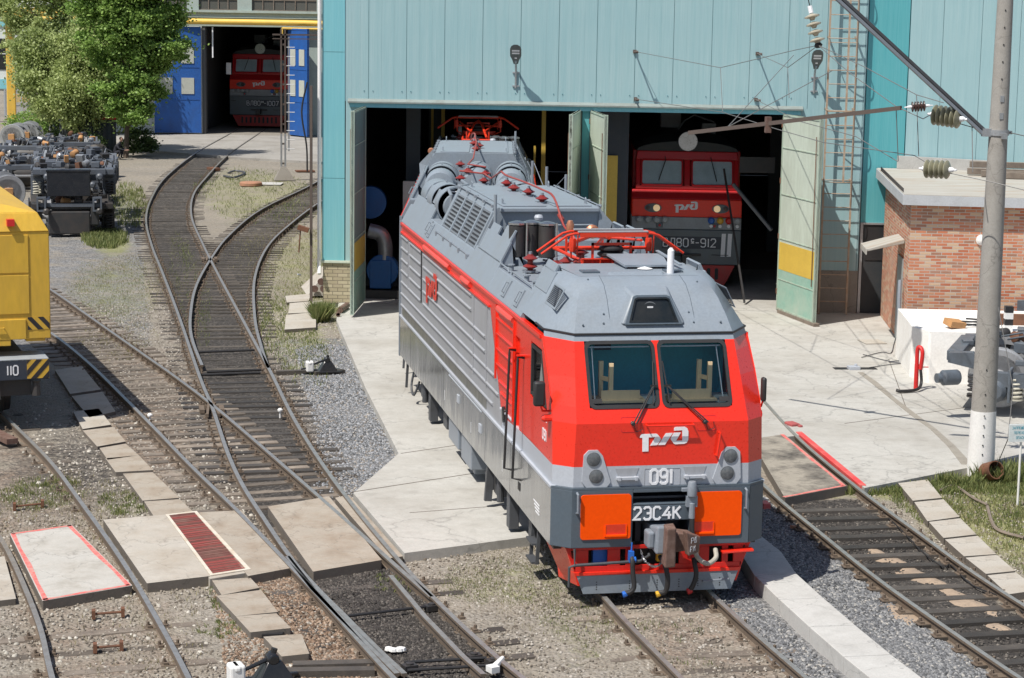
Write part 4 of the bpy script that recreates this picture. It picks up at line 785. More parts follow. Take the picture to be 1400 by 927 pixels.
    b = MB(); b.box(-.075, .01, fz(4.02)-.018, fz(4.02)-.014, 3.985, 4.03); b.lathe([(.075, .004), (.10, .006), (.10, .002)], (-.03, fz(4.02)-.012, 4.0), (0, -1, .4), 20, 1); b.build('reflector', [M['letter'], M['lens']], hd, smooth=False)  # white chip paints a glint over the lamp disc
    # wipers, grab bars, access panels
    for s in (-1, 1):
        b = MB(); xb, zb_ = (-.44, 2.50) if s < 0 else (.60, 2.50); xt, zt_ = (-.10, 2.98) if s < 0 else (.10, 2.98)
        for o_ in (0, .045): b.tube([F(xb+o_, zb_, .05), F(xt+o_*.3, zt_, .05)], .010, 6)
        b.tube([F(xt-.03*s, 3.30, .04), F(xt+.02*s, 2.55+.20, .04)], .011, 6); b.obox(F(xt+.01, zt_, .05), (.10, .02, .03)); b.lathe([(.03, 0), (.03, .06), (.02, .07)], F(xb, zb_, 0), (0, -1, 0), 10); b.tube([F(xb, zb_-.0, .05), F(xb+.05, zb_-.12, .03), F(xb+.14, zb_-.09, .02), F(xb+.13, zb_, .02)], .006, 5)
        b.build('wiper', M['black'], t)
        b = MB(); xc = -.46 if s < 0 else .64; b.ring(rrect(xc-.14, xc+.14, 2.37, 2.58, .02, 2), rrect(xc-.132, xc+.132, 2.378, 2.572, .016, 2), lambda a, c, d: (a, yf(c)-d, c), .0, .004); b.build('access_panel', M['vred'], t, smooth=False)
    b = MB(); b.tube([F(-.24, 2.47, .0), F(-.24, 2.47, .08), F(.43, 2.47, .08), F(.43, 2.47, .0)], .014, 8); b.build('grab_bar', M['red'], t)
    b = MB(); b.tube([F(.78, 2.02, .0), F(.78, 2.02, .07), F(.82, 2.34, .07), F(.82, 2.34, 0)], .016, 8); b.build('grab_bar', M['red'], t)
    logo((-.33, .046, 2.09), (1, 0, 0), (0, 0, 1), .70, .006).build('front_emblem', M['letter'], t, smooth=False)
    b = MB(); b.ring(rrect(-.25, .27, 1.60, 1.845, .01, 1), rrect(-.245, .265, 1.605, 1.84, .01, 1), lambda a, c, d: (a, .05-d, c), 0, .005); b.build('number_plate', M['grey_side'], t, smooth=False)
    text('091', (-.16, .047, 1.625), (1, 0, 0), (0, 0, 1), .20, .034, .012, .82).build('front_number', M['letter'], t, smooth=False)
    # signal lamps
    for s in (-1, 1):
        b = MB(); pl = [(.79, 1.60), (.74, 1.67), (.86, 2.05), (.93, 2.13), (1.06, 2.13), (1.13, 2.06), (1.15, 1.68), (1.09, 1.60)]; b.prism([(x*s, z) for x, z in pl], lambda a, c, d: (a, .05-d, c), 0, .025); hl = b.build('lamp_cluster', M['grey_light'], t, bevel=.006, smooth=False)
        for x, z in ((.99, 2.0), (.95, 1.755)): b = MB(); b.lathe([(.001, .04), (.07, .036), (.095, .026), (.1, .028), (.104, .0)], (x*s, .04, z), (0, -1, 0), 24); b.build('lamp', M['lens'], hl)
    # recess steps under the number
    for x0 in (-.66, .32):
        b = MB(); b.box(x0, x0+.32, -.02, .05, 1.70, 1.74); b.box(x0+.02, x0+.06, -.03, .05, 1.69, 1.745); b.box(x0+.26, x0+.30, -.03, .05, 1.69, 1.745); b.hexa([(x0+.03, .044, 1.74), (x0+.29, .044, 1.74), (x0+.29, .05, 1.74), (x0+.03, .05, 1.74), (x0-.01, .044, 1.86), (x0+.33, .044, 1.86), (x0+.33, .05, 1.86), (x0-.01, .05, 1.86)], 1); b.build('foot_step', [M['grey_light'], M['grey_side']], t, smooth=False, bevel=.006)
    # bumper
    b = MB()
    for s in (-1, 1):
        b.add([(s*1.29, 0, .735), (s*1.55, .22, .735), (s*1.55, .22, 1.565), (s*1.29, 0, 1.565), (s*1.25, .12, .735), (s*1.49, .3, .735), (s*1.49, .3, 1.565), (s*1.25, .12, 1.565)], [(0, 1, 2, 3), (7, 6, 5, 4), (0, 4, 5, 1), (3, 2, 6, 7)])
        x0, x1 = sorted((s*1.29, s*.415)); b.box(x0, x1, 0, .12, .735, 1.565)
    b.box(-.415, .415, 0, .12, 1.51, 1.565); b.box(-.415, .415, .0, .12, 1.325, 1.355); b.prism([(1.29, 0), (1.55, .22), (1.55, .3), (1.2, .3), (-1.2, .3), (-1.55, .3), (-1.55, .22), (-1.29, 0)], lambda a, c, z: (a, c, z), 1.566, 1.598)
    b.box(-.415, .415, -.0, .06, 1.10, 1.322); bm = b.build('bumper', M['grey_dark'], t, smooth=False, bevel=.01)
    b = MB(); b.box(-.5, .5, .55, .6, .4, 1.56); b.box(-.46, -.417, .125, .55, .5, 1.56); b.box(.417, .46, .125, .55, .5, 1.56); b.box(-.41, .41, .12, .55, 1.40, 1.43); b.box(-.25, .35, .4, .5, .95, 1.08); b.box(-.3, -.22, .3, .5, .6, 1.05); b.build('coupler_pocket', M['navy'], t, smooth=False)
    text('2ЭС4К', (-.40, -.003, 1.125), (1, 0, 0), (0, 0, 1), .175, .03, .006, .95).build('type_plate', M['letter'], t, smooth=False)
    for s in (-1, 1):
        b = MB(); x0, x1 = (-1.165, -.445) if s < 0 else (.45, 1.165); b.prism(rrect(x0, x1, .86, 1.50, .04, 3), lambda a, c, d: (a, -d, c), -.01, .018); hx = (-.82, -.5) if s < 0 else (.47, .77); pn = b.build('orange_panel', M['orange'], t, smooth=False, bevel=.006)
        b = MB(); b.box(hx[0], hx[1], -.024, -.019, .89, 1.07, 0); b.box(hx[0]+.02, hx[1]-.01, -.055, -.02, .90, .925, 1); b.box(hx[0], hx[0]+.018, -.03, -.02, .9, 1.06, 1); b.box(hx[1]-.018, hx[1], -.03, -.02, .9, 1.06, 1); b.build('finger_recess', [M['panto'], M['orange']], pn, smooth=False)
        b = MB(); xx = 1.22*s; b.tube([(xx, -.0, 1.53), (xx, -.07, 1.52), (xx-.03*0, -.07, 1.26), (xx, -.0, 1.24)], .018, 8); b.build('corner_handle', M['pipegrey'], t)
    # plough
    b = MB(); zp = lambda a, c, d: (a, d+(.735-c)*.02, c)
    def pl(x0, x1, z0, z1, m=0): b.box(x0, x1, .09, .13, z0, z1, m)
    pl(-1.28, 1.28, .68, .733); pl(-1.2, 1.2, .33, .44); 
    for x0, x1 in ((-1.24, -1.02), (-.74, -.56), (-.48, -.36), (.30, .50), (.60, .74), (.93, 1.02), (1.10, 1.24)): pl(x0, x1, .44, .68)
    b.hexa([(-1.09, .06, .05), (1.07, .06, .05), (1.07, .085, .05), (-1.09, .085, .05), (-1.19, .06, .32), (1.17, .06, .32), (1.17, .085, .32), (-1.19, .085, .32)], 1); b.hexa([(-1.195, .05, .32), (1.175, .05, .32), (1.175, .085, .32), (-1.195, .085, .32), (-1.22, .05, .37), (1.2, .05, .37), (1.2, .085, .37), (-1.22, .085, .37)], 2)
    for s in (-1, 1): b.add([(s*1.2, .1, .33), (s*1.35, .1, .72), (s*1.50, .95, .72), (s*1.28, .75, .18), (s*1.15, .1, .18)], [(0, 1, 2, 3, 4)], 2); b.add([(s*1.2, .13, .33), (s*1.28, .1, .72), (s*1.35, .1, .72), (s*1.2, .1, .33)], [(0, 1, 2, 3)], 0); b.hexa([(s*1.12, .1, .16), (s*1.28, .7, .12), (s*1.30, .75, .12), (s*1.16, .1, .16), (s*1.17, .09, .36), (s*1.30, .7, .36), (s*1.33, .75, .36), (s*1.22, .09, .36)], 2)
    b.hexa([(.9, -.05, .60), (1.36, -.05, .62), (1.36, .1, .62), (.9, .1, .60), (.9, -.05, .63), (1.36, -.05, .65), (1.36, .1, .65), (.9, .1, .63)], 2)
    pg = b.build('plough', [M['vred2'], M['grey_roof'], M['red']], t, smooth=False, bevel=.005)
    b = MB(); b.box(-1.2, 1.2, .45, .5, .2, .7); b.build('plough_backing', M['bogdark'], t, smooth=False)
    b = MB()
    for x in (-.9, -.42, -.02, .3, .58, .9):
        for i in range(4): b.lathe([(.010, 0), (.010, .004)], (x, .062, .22-i*.035), (0, -1, 0), 6)
    b.build('bolt_row', M['black'], pg)
    b = MB(); b.tube([(-1.24, .0, .73), (-1.24, -.03, .50), (-.3, -.03, .53), (-.15, 0.05, .58), (-.1, .3, .6)], .022, 8); b.tube([(-1.24, -.03, .5), (-1.32, -.04, .48), (-1.32, -.03, .2), (-1.22, .05, .17)], .02, 8); b.build('front_pipe', M['under'], t)
    b = MB(); b.box(-.93, -.72, .2, .3, .42, .66); b.lathe([(.05, 0), (.05, .12)], (-.82, .25, .36), (0, 0, 1), 8); b.build('valve_box', M['bluev'], t, smooth=False, bevel=.01)
    b = MB(); b.tube([(.62, -.02, .21), (.62, -.05, .21), (1.0, -.05, .23), (1.0, -.02, .23)], .015, 6); b.build('foot_rail', M['pipegrey'], t)
    # coupler
    cp = MB(); cp.box(-.16, .12, -.15, .5, .80, 1.04); cp.hexa([(-.18, -.42, .72), (.05, -.42, .72), (.08, -.1, .74), (-.18, -.1, .74), (-.16, -.40, 1.12), (.05, -.40, 1.12), (.08, -.1, 1.06), (-.18, -.1, 1.06)]); cp.obox((-.22, -.2, .9), (.1, .25, .24)); co = cp.build('coupler', M['pipegrey'], t, smooth=False, bevel=.03)
    b = MB(); b.hexa([(-.10, -.62, .58), (.06, -.60, .58), (.10, -.30, .58), (-.08, -.34, .58), (-.08, -.62, 1.14), (.06, -.60, 1.14), (.10, -.30, 1.14), (-.06, -.34, 1.14)]); b.build('small_claw', M['rustl'], co, smooth=False, bevel=.02)
    b = MB(); b.hexa([(.24, -.62, .74), (.42, -.50, .76), (.40, -.36, .76), (.22, -.48, .74), (.20, -.62, 1.08), (.44, -.50, .98), (.42, -.36, .98), (.18, -.48, 1.08)]); b.hexa([(.05, -.3, .7), (.4, -.36, .76), (.36, -.1, .76), (.05, -.05, .74), (.05, -.3, 1.0), (.4, -.36, .98), (.36, -.1, .98), (.05, -.05, 1.02)]); b.build('big_claw', M['rustl'], co, smooth=False, bevel=.015)
    fr = np.array((.25, -.622, .80)); 
    b = text('РД', (.275, -.607, .92), (.83, .555, 0), (0, 0, 1), .075, .008, .003); b.v += []; b2 = text('FИ', (.262, -.612, .80), (.83, .555, 0), (0, 0, 1), .07, .008, .003)
    k = len(b.v); b.v += b2.v; b.f += [tuple(i+k for i in f) for f in b2.f]; b.m += b2.m; b.build('chalk_mark', M['letter'], co, smooth=False)
    b = MB(); pts = smoothline([(-.30, -.05, .70), (-.27, -.16, .58), (-.16, -.22, .50), (-.05, -.2, .53), (.0, -.12, .66), (.02, -.08, .78)], 5)
    for i in range(0, len(pts)-1): 
        c = (pts[i]+pts[i+1])/2; d = unit(pts[i+1]-pts[i]); sd_ = np.cross(d, (0, -1, 0)) if i % 2 else np.array([0, -1., 0]); L = .026
        lp = [c+d*math.cos(a)*L+sd_*math.sin(a)*.014 for a in np.linspace(0, 2*PI, 9)]; b.tube(lp, .005, 5, caps=False)
    b.build('uncoupling_chain', M['steel'], co)
    # hoses
    for nm, mv, pts, vp in (('air_hose', 'bluev', [(-.42, .05, .62), (-.42, -.07, .56), (-.42, -.09, .42), (-.40, -.12, .20), (-.44, -.12, .12), (-.52, -.10, .09)], (-.43, -.02, .60)), ('air_hose', 'yelv', [(-.02, .0, .60), (.03, -.14, .50), (.07, -.18, .30), (.05, -.16, .12), (-.04, -.12, .08)], (-.02, .0, .6)), ('air_hose', 'redv', [(.47, .05, .66), (.48, -.08, .5), (.50, -.12, .33), (.46, -.12, .18), (.42, -.10, .10)], (.44, .0, .62))):
        b = MB(); b.tube(smoothline(pts, 5), .036, 10); h = b.build(nm, M['black'], t); b = MB(); b.obox(vp, (.07, .08, .16)); b.lathe([(.045, 0), (.045, .06)], (vp[0], vp[1]-.03, vp[2]-.04), (1, 0, 0), 8); e_ = pts[-1]; b.lathe([(.035, 0), (.045, .03), (.045, .07)], (e_[0]+.03, e_[1], e_[2]-.0), (-1, 0, -.3), 10); b.tube([(vp[0], vp[1], vp[2]), (vp[0]+.01, vp[1], vp[2]+.2)], .012, 6); b.build('valve', M[mv], h)
    # electric jumper socket and white cable
    b = MB(); b.lathe([(.05, 0), (.07, .01), (.075, .10), (.06, .2), (.05, .22)], (.42, -.06, 1.45), (0, 0, 1), 14); b.obox((.42, -.04, 1.38), (.16, .08, .16)); b.obox((.33, -.05, 1.55), (.12, .05, .05)); b.lathe([(.045, 0), (.04, .22)], (.42, -.08, 1.14), (0, 0, 1), 10); jk = b.build('jumper_socket', M['pipegrey'], t, bevel=.004)
    b = MB(); b.tube([(.42, -.08, 1.3), (.425, -.09, 1.0), (.43, -.12, .82)], .038, 10, 1); b.tube(smoothline([(.43, -.12, .86), (.48, -.2, .62), (.62, -.24, .52), (.76, -.18, .58), (.80, -.02, .66)], 6), .034, 10, 0); b.build('jumper_cable', [paint('pale_cable', (.40, .38, .33), .7, dirt=.7, dc=(.15, .13, .1), sc=9), M['black']], t)
    b = MB(); b.lathe([(.05, 0), (.07, .1)], (.62, .2, .62), (0, -1, 0), 10); b.build('horn', M['copper'], t)
    # gangway end and rear wall
    b = MB(); b.prism([(-1.53, .735), (-1.53, 3.58), (-1.33, 3.95), (1.33, 3.95), (1.53, 3.58), (1.53, .735)], lambda x, z, y: (x, y, z), 16.235, 16.28); b.box(-.6, .6, 16.28, 16.55, 1.2, 3.3, 1); b.box(-1.56, -1.50, 16.2, 16.3, .7, 3.6, 0); b.box(1.5, 1.56, 16.2, 16.3, .7, 3.6, 0)
    b.build('end_wall', [M['pipegrey'], M['black']], t, smooth=False)
    b = MB(); b.box(-1.48, 1.48, .3, 16.2, .66, .735); b.build('underframe', M['bogdark'], t, smooth=False)
    # roof fairings on the slopes
    for s in (-1, 1):
        n3 = unit((1*s, 0, .5))
        def SP(y, z, o_=0.): return tuple(np.array([s*(sx(z)), y, z])+n3*o_)
        def fair(y0, y1, zb, zt, th=.03, notch=None, nm='roof_fairing'):
            b = MB(); b.hexa([SP(y0, zb, -th), SP(y1, zb, -th), SP(y1, zt, -th), SP(y0, zt, -th), SP(y0, zb, .008), SP(y1, zb, .008), SP(y1, zt, .008), SP(y0, zt, .008)])
            for y in (y0+.02, y1-.02): b.add([SP(y, zb, -th), SP(y, zt, -th), (s*(sx(zt)-.06), y, 3.95), (s*(sx(zb)-.25), y, 3.95)], [(0, 1, 2, 3)])
            return b.build(nm, M['grey_roof'], t, smooth=False, bevel=.006)
        fair(2.08, 2.95, 4.05, 4.36); fair(2.2, 2.9, 4.34, 4.46); fair(5.74, 8.1, 3.6, 4.05); fair(5.8, 7.9, 4.02, 4.37); fair(5.85, 6.6, 4.36, 4.56); fair(7.0, 7.7, 4.36, 4.5); fair(13.3, 15.9, 3.62, 4.2); fair(13.5, 15.5, 4.22, 4.5)
        b = MB(); 
        for y, z0 in ((4.5, 3.72), (3.42, 3.72), (12.7, 3.72), (13.0, 3.75)):
            b.hexa([SP(y-.14, z0-.06, 0), SP(y+.14, z0-.06, 0), SP(y+.14, z0+.2, 0), SP(y-.14, z0+.2, 0), SP(y-.14, z0-.06, .03), SP(y+.14, z0-.06, .03), SP(y+.14, z0+.2, .03), SP(y-.14, z0+.2, .03)]); b.tube([SP(y-.08, z0, .03), SP(y-.08, z0, .08), SP(y-.08, z0+.15, .08), SP(y-.08, z0+.15, .03)], .012, 6)
        b.build('roof_hatch', M['grey_roof'], t, bevel=.006)
        b = MB()
        for y0, y1 in ((3.0, 4.7), (5.0, 5.7)): b.tube([(s*1.30, y0, 3.98), (s*1.30, y0+.05, 4.03), (s*1.30, y1-.05, 4.03), (s*1.30, y1, 3.98)], .014, 6)
        for y in (3.3, 4.0, 5.3): b.lathe([(.04, 0), (.04, .09), (.06, .09), (.06, .11)], (s*1.2, y, 3.96), (0, 0, 1), 10)
        b.build('roof_rail', M['grey_roof'], t)
    # big roof box with slanted grilles
    b = MB(); b.prism([(-.92, 4.70), (-1.42, 3.68), (-1.2, 3.68), (-.88, 4.1), (-.88, 3.9), (.88, 3.9), (.88, 4.1), (1.2, 3.68), (1.42, 3.68), (.92, 4.70)][::-1], lambda x, z, y: (x, y, z), 8.15, 12.35); b.box(-.88, .88, 8.05, 8.16, 4.63, 4.70); b.box(-.78, -.05, 8.08, 8.15, 4.38, 4.41); b.box(.12, .78, 8.08, 8.15, 4.38, 4.41); b.box(-.9, .9, 7.9, 8.15, 4.0, 4.15)
    b.add([(-.9, 8.1, 4.68), (-1.42, 8.1, 3.75), (-1.3, 8.12, 3.7), (-.85, 8.12, 3.96)], [(0, 1, 2, 3)]); b.add([(.9, 8.1, 4.68), (1.45, 8.05, 4.1), (1.42, 8.12, 3.7), (.85, 8.12, 3.96)], [(3, 2, 1, 0)])
    rb = b.build('roof_box', M['grey_roof'], t, smooth=False, bevel=.012)
    b = MB()
    for x, y in ((-.75, 8.6), (.75, 8.6), (-.75, 11.9), (.75, 11.9)): b.tube([(x, y-.06, 4.70), (x, y-.05, 4.80), (x, y, 4.83), (x, y+.05, 4.80), (x, y+.06, 4.70)], .012, 6)
    b.build('lifting_eye', M['grey_roof'], rb)
    b = MB(); b.box(-.80, -.02, 8.3, 12.2, 4.702, 4.722); b.box(.12, .80, 8.3, 12.2, 4.702, 4.722); b.build('cover', M['grey_roof'], rb, smooth=False, bevel=.008)
    for s in (-1, 1):
        n3 = unit((1*s, 0, .49)); sxx = lambda z: 1.42-.49*(z-3.68)
        def SQ(y, z, o_=0.): return tuple(np.array([s*sxx(z), y, z])+n3*o_)
        b = MB()
        b.hexa([SQ(8.3, 3.84, -.01), SQ(12.0, 3.84, -.01), SQ(12.0, 4.56, -.01), SQ(8.3, 4.56, -.01), SQ(8.3, 3.84, .003), SQ(12.0, 3.84, .003), SQ(12.0, 4.56, .003), SQ(8.3, 4.56, .003)], 1)
        for i in range(12):
            zz0 = 3.835+i*.0655; b.hexa([SQ(8.24, zz0, .0), SQ(12.06, zz0, .0), SQ(12.06, zz0+.030, .0), SQ(8.24, zz0+.030, .0), SQ(8.24, zz0, .012), SQ(12.06, zz0, .020), SQ(12.06, zz0+.030, .030), SQ(8.24, zz0+.030, .030)], 0)
        for j in range(5):
            y0 = 8.22+j*.93; b.hexa([SQ(y0, 3.80, .0), SQ(y0+.10, 3.80, .0), SQ(y0+.10, 4.60, .0), SQ(y0, 4.60, .0), SQ(y0, 3.80, .034), SQ(y0+.10, 3.80, .034), SQ(y0+.10, 4.60, .034), SQ(y0, 4.60, .034)], 0)
        b.build('grille', [M['grey_roof'], M['black']], rb, smooth=False)
        b = MB(); b.tube([SQ(8.3, 3.82, .05), SQ(12.2, 3.82, .05)], .02, 6)
        for j in range(5): b.obox(SQ(8.4+j*.9, 3.80, .04), (.08, .12, .08)); b.obox(SQ(8.4+j*.9, 4.69, .03), (.08, .10, .05))
        b.tube([SQ(8.2, 4.70, .03), SQ(12.3, 4.70, .03)], .014, 6); b.build('hinge_bar', M['pipegrey'], rb)
    # insulators on top and busbar
    ii = thing_part = None
    for i, (x, y) in enumerate(((.02, 8.9), (.03, 10.2), (-.1, 11.0), (-.05, 12.0), (.05, 5.7), (-.35, 6.3), (-.7, 4.2), (-.45, 4.6), (-.95, 5.0), (.75, 4.9), (.45, 3.05), (-.5, 3.15), (.3, 13.6), (.1, 15.4), (-.3, 16.0))):
        zb = 4.70 if 8 < y < 12.4 else (4.45 if y > 12.4 else 3.98); b = MB(); b.lathe([(.09, 0), (.09, .03)], (x, y, zb), n=8, m=1)
        for q in (0, 1, 2, 3): b.box(x+(.07 if q % 2 else -.11), x+(.11 if q % 2 else -.07), y+(.07 if q > 1 else -.11), y+(.11 if q > 1 else -.07), zb, zb+.03, 1)
        insulator(b, (x, y, zb+.03), .12 if zb > 4.4 else .26, .12, 1 if zb > 4.4 else 2, 0); b.lathe([(.03, 0), (.03, .04)], (x, y, zb+(.15 if zb > 4.4 else .29)), n=8, m=1); b.build('roof_insulator', [M['insred'], M['pipegrey']], t)
    b = MB(); b.tube(smoothline([(-.05, 12.6, 4.96), (-.05, 12.0, 4.93), (.0, 10.6, 4.94), (.03, 9.0, 4.94), (.12, 8.35, 4.86), (.16, 7.7, 4.45), (.2, 7.3, 4.35)], 4), .02, 8); b.tube([(.16, 8.05, 4.58), (.19, 7.9, 4.5)], .04, 8); b.tube([(.05, 7.2, 4.3), (-.9, 6.9, 4.32)], .012, 6); b.tube([(-.05, 12.6, 4.96), (0, 14., 4.7), (.1, 15.4, 4.68), (-.3, 16.1, 4.68)], .018, 8); b.build('busbar', M['busbar'], t)
    b = MB(); b.lathe([(.10, 0), (.12, .04), (.12, .10), (.08, .13)], (.48, 6.9, 4.42), (0, -1, 0), 14); b.lathe([(.07, 0), (.09, .04), (.09, .10)], (1.18, 7.2, 4.35), (0, -1, 0), 12); b.lathe([(.06, 0), (.07, .15), (.04, .22)], (.12, 6.95, 4.38), (0, 0, 1), 12); b.build('copper_contact', M['copper'], t)
    b = MB(); b.lathe([(.03, 0), (.03, .62), (.035, .63), (.07, .64), (.08, .68), (.06, .72), (.001, .73)], (-.42, 7.0, 3.97), n=12); b.build('roof_probe', [M['grey_light']], t)
    b = MB()
    for z in (.0, .09, .18, .27): b.lathe([(.05, z), (.24, z+.03), (.24, z+.05), (.05, z+.08)], (-.68, 7.35, 4.02), n=16)
    b.lathe([(.28, -.10), (.28, -.02)], (-.68, 7.35, 4.06), n=6); b.build('surge_arrester', M['under'], t)
    b = MB()
    for x, y in ((-.98, 6.0), (-.72, 6.1), (-.5, 5.9)): b.lathe([(.1, 0), (.14, .02), (.14, .52), (.1, .54)], (x, y, 4.1), n=16); b.lathe([(.02, 0), (.02, .6)], (x+.14, y-.12, 4.08), n=6, m=1); b.lathe([(.15, 0), (.15, .03), (.05, .06)], (x, y, 4.64), n=10, m=1)
    b.build('choke_coil', [M['bogdark'], M['steel']], t)
    b = MB(); b.tube([(-1.0, 7.95, 3.9), (-1.0, 7.95, 4.95)], .028, 10, 1); b.tube([(.53, 1.85, 4.36), (.53, 1.85, 4.70), (.53, 1.85, 4.74)], [.055, .05, .02], 12); b.build('aerial', [M['letter'], M['grey_roof']], t)
    b = MB(); b.hexa([(-.05, 2.3, 4.40), (.62, 2.3, 4.40), (.75, 3.2, 4.46), (-.12, 3.2, 4.46), (-.05, 2.3, 4.43), (.62, 2.3, 4.43), (.75, 3.2, 4.49), (-.12, 3.2, 4.49)]); b.box(-.02, .0, 2.35, 3.1, 4.36, 4.42); b.box(.58, .6, 2.35, 3.1, 4.36, 4.42); b.beam((.78, 2.2, 4.44), (.7, 3.3, 4.52), .05, .02); b.lathe([(.001, .03), (.12, .0)], (.25, 2.28, 4.38), n=10, m=1); b.build('roof_shield', [M['grey_roof'], M['letter']], t, smooth=False)
    # pantograph
    b = MB(); T = lambda pts, r=.02: b.tube(pts, r, 8)
    y0 = 3.35
    b.box(-.48, .42, y0-.04, y0+.05, 4.31, 4.325); b.box(-.48, .42, y0-.04, y0+.05, 4.385, 4.40); b.box(-.48, .42, y0+.02, y0+.03, 4.31, 4.40)
    for x in (-.47, -.2, 0, .17, .40): b.box(x, x+.02, y0-.04, y0+.05, 4.32, 4.39)
    for x in (-.32, .28): b.box(x, x+.035, y0, y0+.04, 4.16, 4.64); b.box(x, x+.03, y0+1.9, y0+1.95, 4.16, 4.5)
    b.box(-.32, .315, y0, y0+.04, 4.60, 4.64); T([(-.45, y0, 4.35), (-.45, y0+2.2, 4.3)], .03); T([(.4, y0, 4.35), (.4, y0+2.2, 4.3)], .03); T([(-.45, y0+2.2, 4.3), (.4, y0+2.2, 4.3)], .03)
    T([(-.25, y0+2.1, 4.36), (-.1, y0+.9, 4.66), (.0, y0+.2, 4.70)], .035); T([(.25, y0+2.1, 4.36), (.1, y0+.9, 4.66), (.0, y0+.2, 4.70)], .03); T([(-.55, y0+.15, 4.66), (-.2, y0+1.9, 4.52)], .022); T([(.5, y0+.15, 4.66), (.2, y0+1.9, 4.52)], .022); T([(-.6, y0+.1, 4.55), (.6, y0+.1, 4.55)], .026)
    for x in (-.62, .58):
        T([(x, y0+.1, 4.76), (x, y0+.12, 4.4), (x*.8, y0+.2, 4.35)], .016); T([(x+.08, y0+.0, 4.76), (x+.08, y0+.05, 4.45)], .012); b.lathe([(.05, 0), (.06, .1), (.05, .2)], (x+.02, y0+.1, 4.5), n=8)
    for yy in (y0-.05, y0+.28):
        T([(-1.12, yy, 4.48), (-1.02, yy, 4.55), (-.72, yy, 4.76), (-.6, yy, 4.79), (.6, yy, 4.79), (.72, yy, 4.76), (1.02, yy, 4.55), (1.12, yy, 4.48)], .019)
    b.box(-.52, .52, y0-.09, y0-.05, 4.74, 4.80)
    pt = b.build('pantograph', M['panto'], t)
    b = MB(); b.box(-.55, .55, y0-.075, y0-.01, 4.805, 4.83); b.box(-.55, .55, y0+.24, y0+.31, 4.805, 4.83); b.build('contact_strip', M['grey_side'], pt, smooth=False, bevel=.006)
    b = MB(); b.lathe([(.05, 0), (.16, .01), (.2, .04), (.2, .07), (.15, .1), (.2, .13), (.2, .16), (.14, .2), (.05, .21)], (0, y0+.12, 4.40), n=18); b.build('air_bellows', M['black'], pt)
    b = MB()
    for x, y in ((-.55, y0+.1), (.5, y0+.1), (0, y0+2.3)): insulator(b, (x, y, 3.98), .33, .13, 2)
    b.build('support_insulator', M['insred'], pt)
    # brake resistor cylinders at the rear
    for x, y0_, y1_, r, dz in ((-.86, 13.0, 15.9, .34, 4.22), (-.1, 12.7, 15.0, .32, 4.20), (.70, 13.4, 15.9, .34, 4.22)):
        b = MB(); ym = (y0_+y1_)/2; b.lathe([(.001, 0), (r*.74, .02), (r*.78, .1), (r*.78, y1_-y0_-.4)], (x, y0_, dz), (0, 1, 0), 26); b.lathe([(r*1.06, 0), (r*1.1, .0), (r*1.1, .6), (r*1.06, .6), (r*1.06, 0)], (x, ym-.5, dz), (0, 1, 0), 30); b.lathe([(r*.8, 0), (r*1.06, .05)], (x, ym-.2, dz), (0, 1, 0), 26, 1); b.lathe([(r*.98, 0), (r*1.02, 0), (r*1.02, .7), (r*.9, .8), (.001, .85)], (x, ym+.45, dz), (0, 1, 0), 26); b.lathe([(r*.7, 0), (r*.98, .1)], (x, ym+.5, dz), (0, 1, 0), 26, 1); b.lathe([(r*1.06, 0), (r*1.1, 0), (r*1.1, .4), (r*1.06, .4), (r*1.06, 0)], (x, y0_+.1, dz), (0, 1, 0), 30); b.lathe([(.001, 0), (r*1.06, .02)], (x, y0_+.35, dz), (0, 1, 0), 26, 1)
        for yy in (y0_+.3, y1_-.3): b.box(x-.2, x+.2, yy-.04, yy+.04, 3.95, dz-r*.6)
        b.tube([(x, ym-.15, dz+r), (x, ym-.15, dz+r+.07), (x, ym-.05, dz+r+.07), (x, ym-.05, dz+r)], .01, 6); b.build('blower_cylinder', [M['grey_roof'], M['cylblue']], t, bevel=0)
        b = MB(); b.box(x-.10, x+.10, y0_-.004, y0_-.001, dz+.05, dz+.11); 
        for i in range(3): b.box(x-.12+i*.02, x+.12-i*.02, y0_+.04+i*.08, y0_+.07+i*.08, dz+r*.86, dz+r*.86+.02)
        b.build('stencil', M['letter'], t, smooth=False)
    b = MB(); b.tube([(-1.05, 12.5, 3.95), (-1.05, 12.5, 4.5), (-1.05, 12.9, 4.58), (-.55, 13.6, 4.60), (-.5, 14.6, 4.6)], .035, 8); b.tube([(-.95, 12.45, 3.95), (-.95, 12.5, 4.35), (-.6, 13.2, 4.45)], .02, 8)
    for y in (12.6, 14.5, 16.0): b.tube([(1.25, y, 3.9), (1.25, y, 4.9)], .03, 8)
    b.tube([(1.25, 12.6, 4.88), (1.27, 14.5, 4.3), (1.28, 16.0, 4.86)], .008, 5); b.build('roof_pipework', M['pipegrey'], t)
    # bogies and gear under the skirt
    for yc in (3.9, 12.4):
        b = MB(); b.box(-1.25, -1.05, yc-2.3, yc+2.3, .45, .66); b.box(1.05, 1.25, yc-2.3, yc+2.3, .45, .66)
        for s in (-1, 1):
            for q in (-1.5, 1.5): b.box(min(s*1.0, s*1.38), max(s*1.0, s*1.38), yc+q-.22, yc+q+.22, .22, .6); b.lathe([(.14, 0), (.14, .2)], (s*1.1, yc+q-.45, .35), (0, 0, 1), 10); b.lathe([(.14, 0), (.14, .2)], (s*1.1, yc+q+.45, .35), (0, 0, 1), 10)
            b.box(min(s*1.3, s*1.46), max(s*1.3, s*1.46), yc-.12, yc+.12, .05, .65); b.lathe([(.06, 0), (.05, .4)], (s*1.4, yc+1.0, .22), (0, 0, 1), 10)
        b.build('bogie', M['under'], t, bevel=.01)
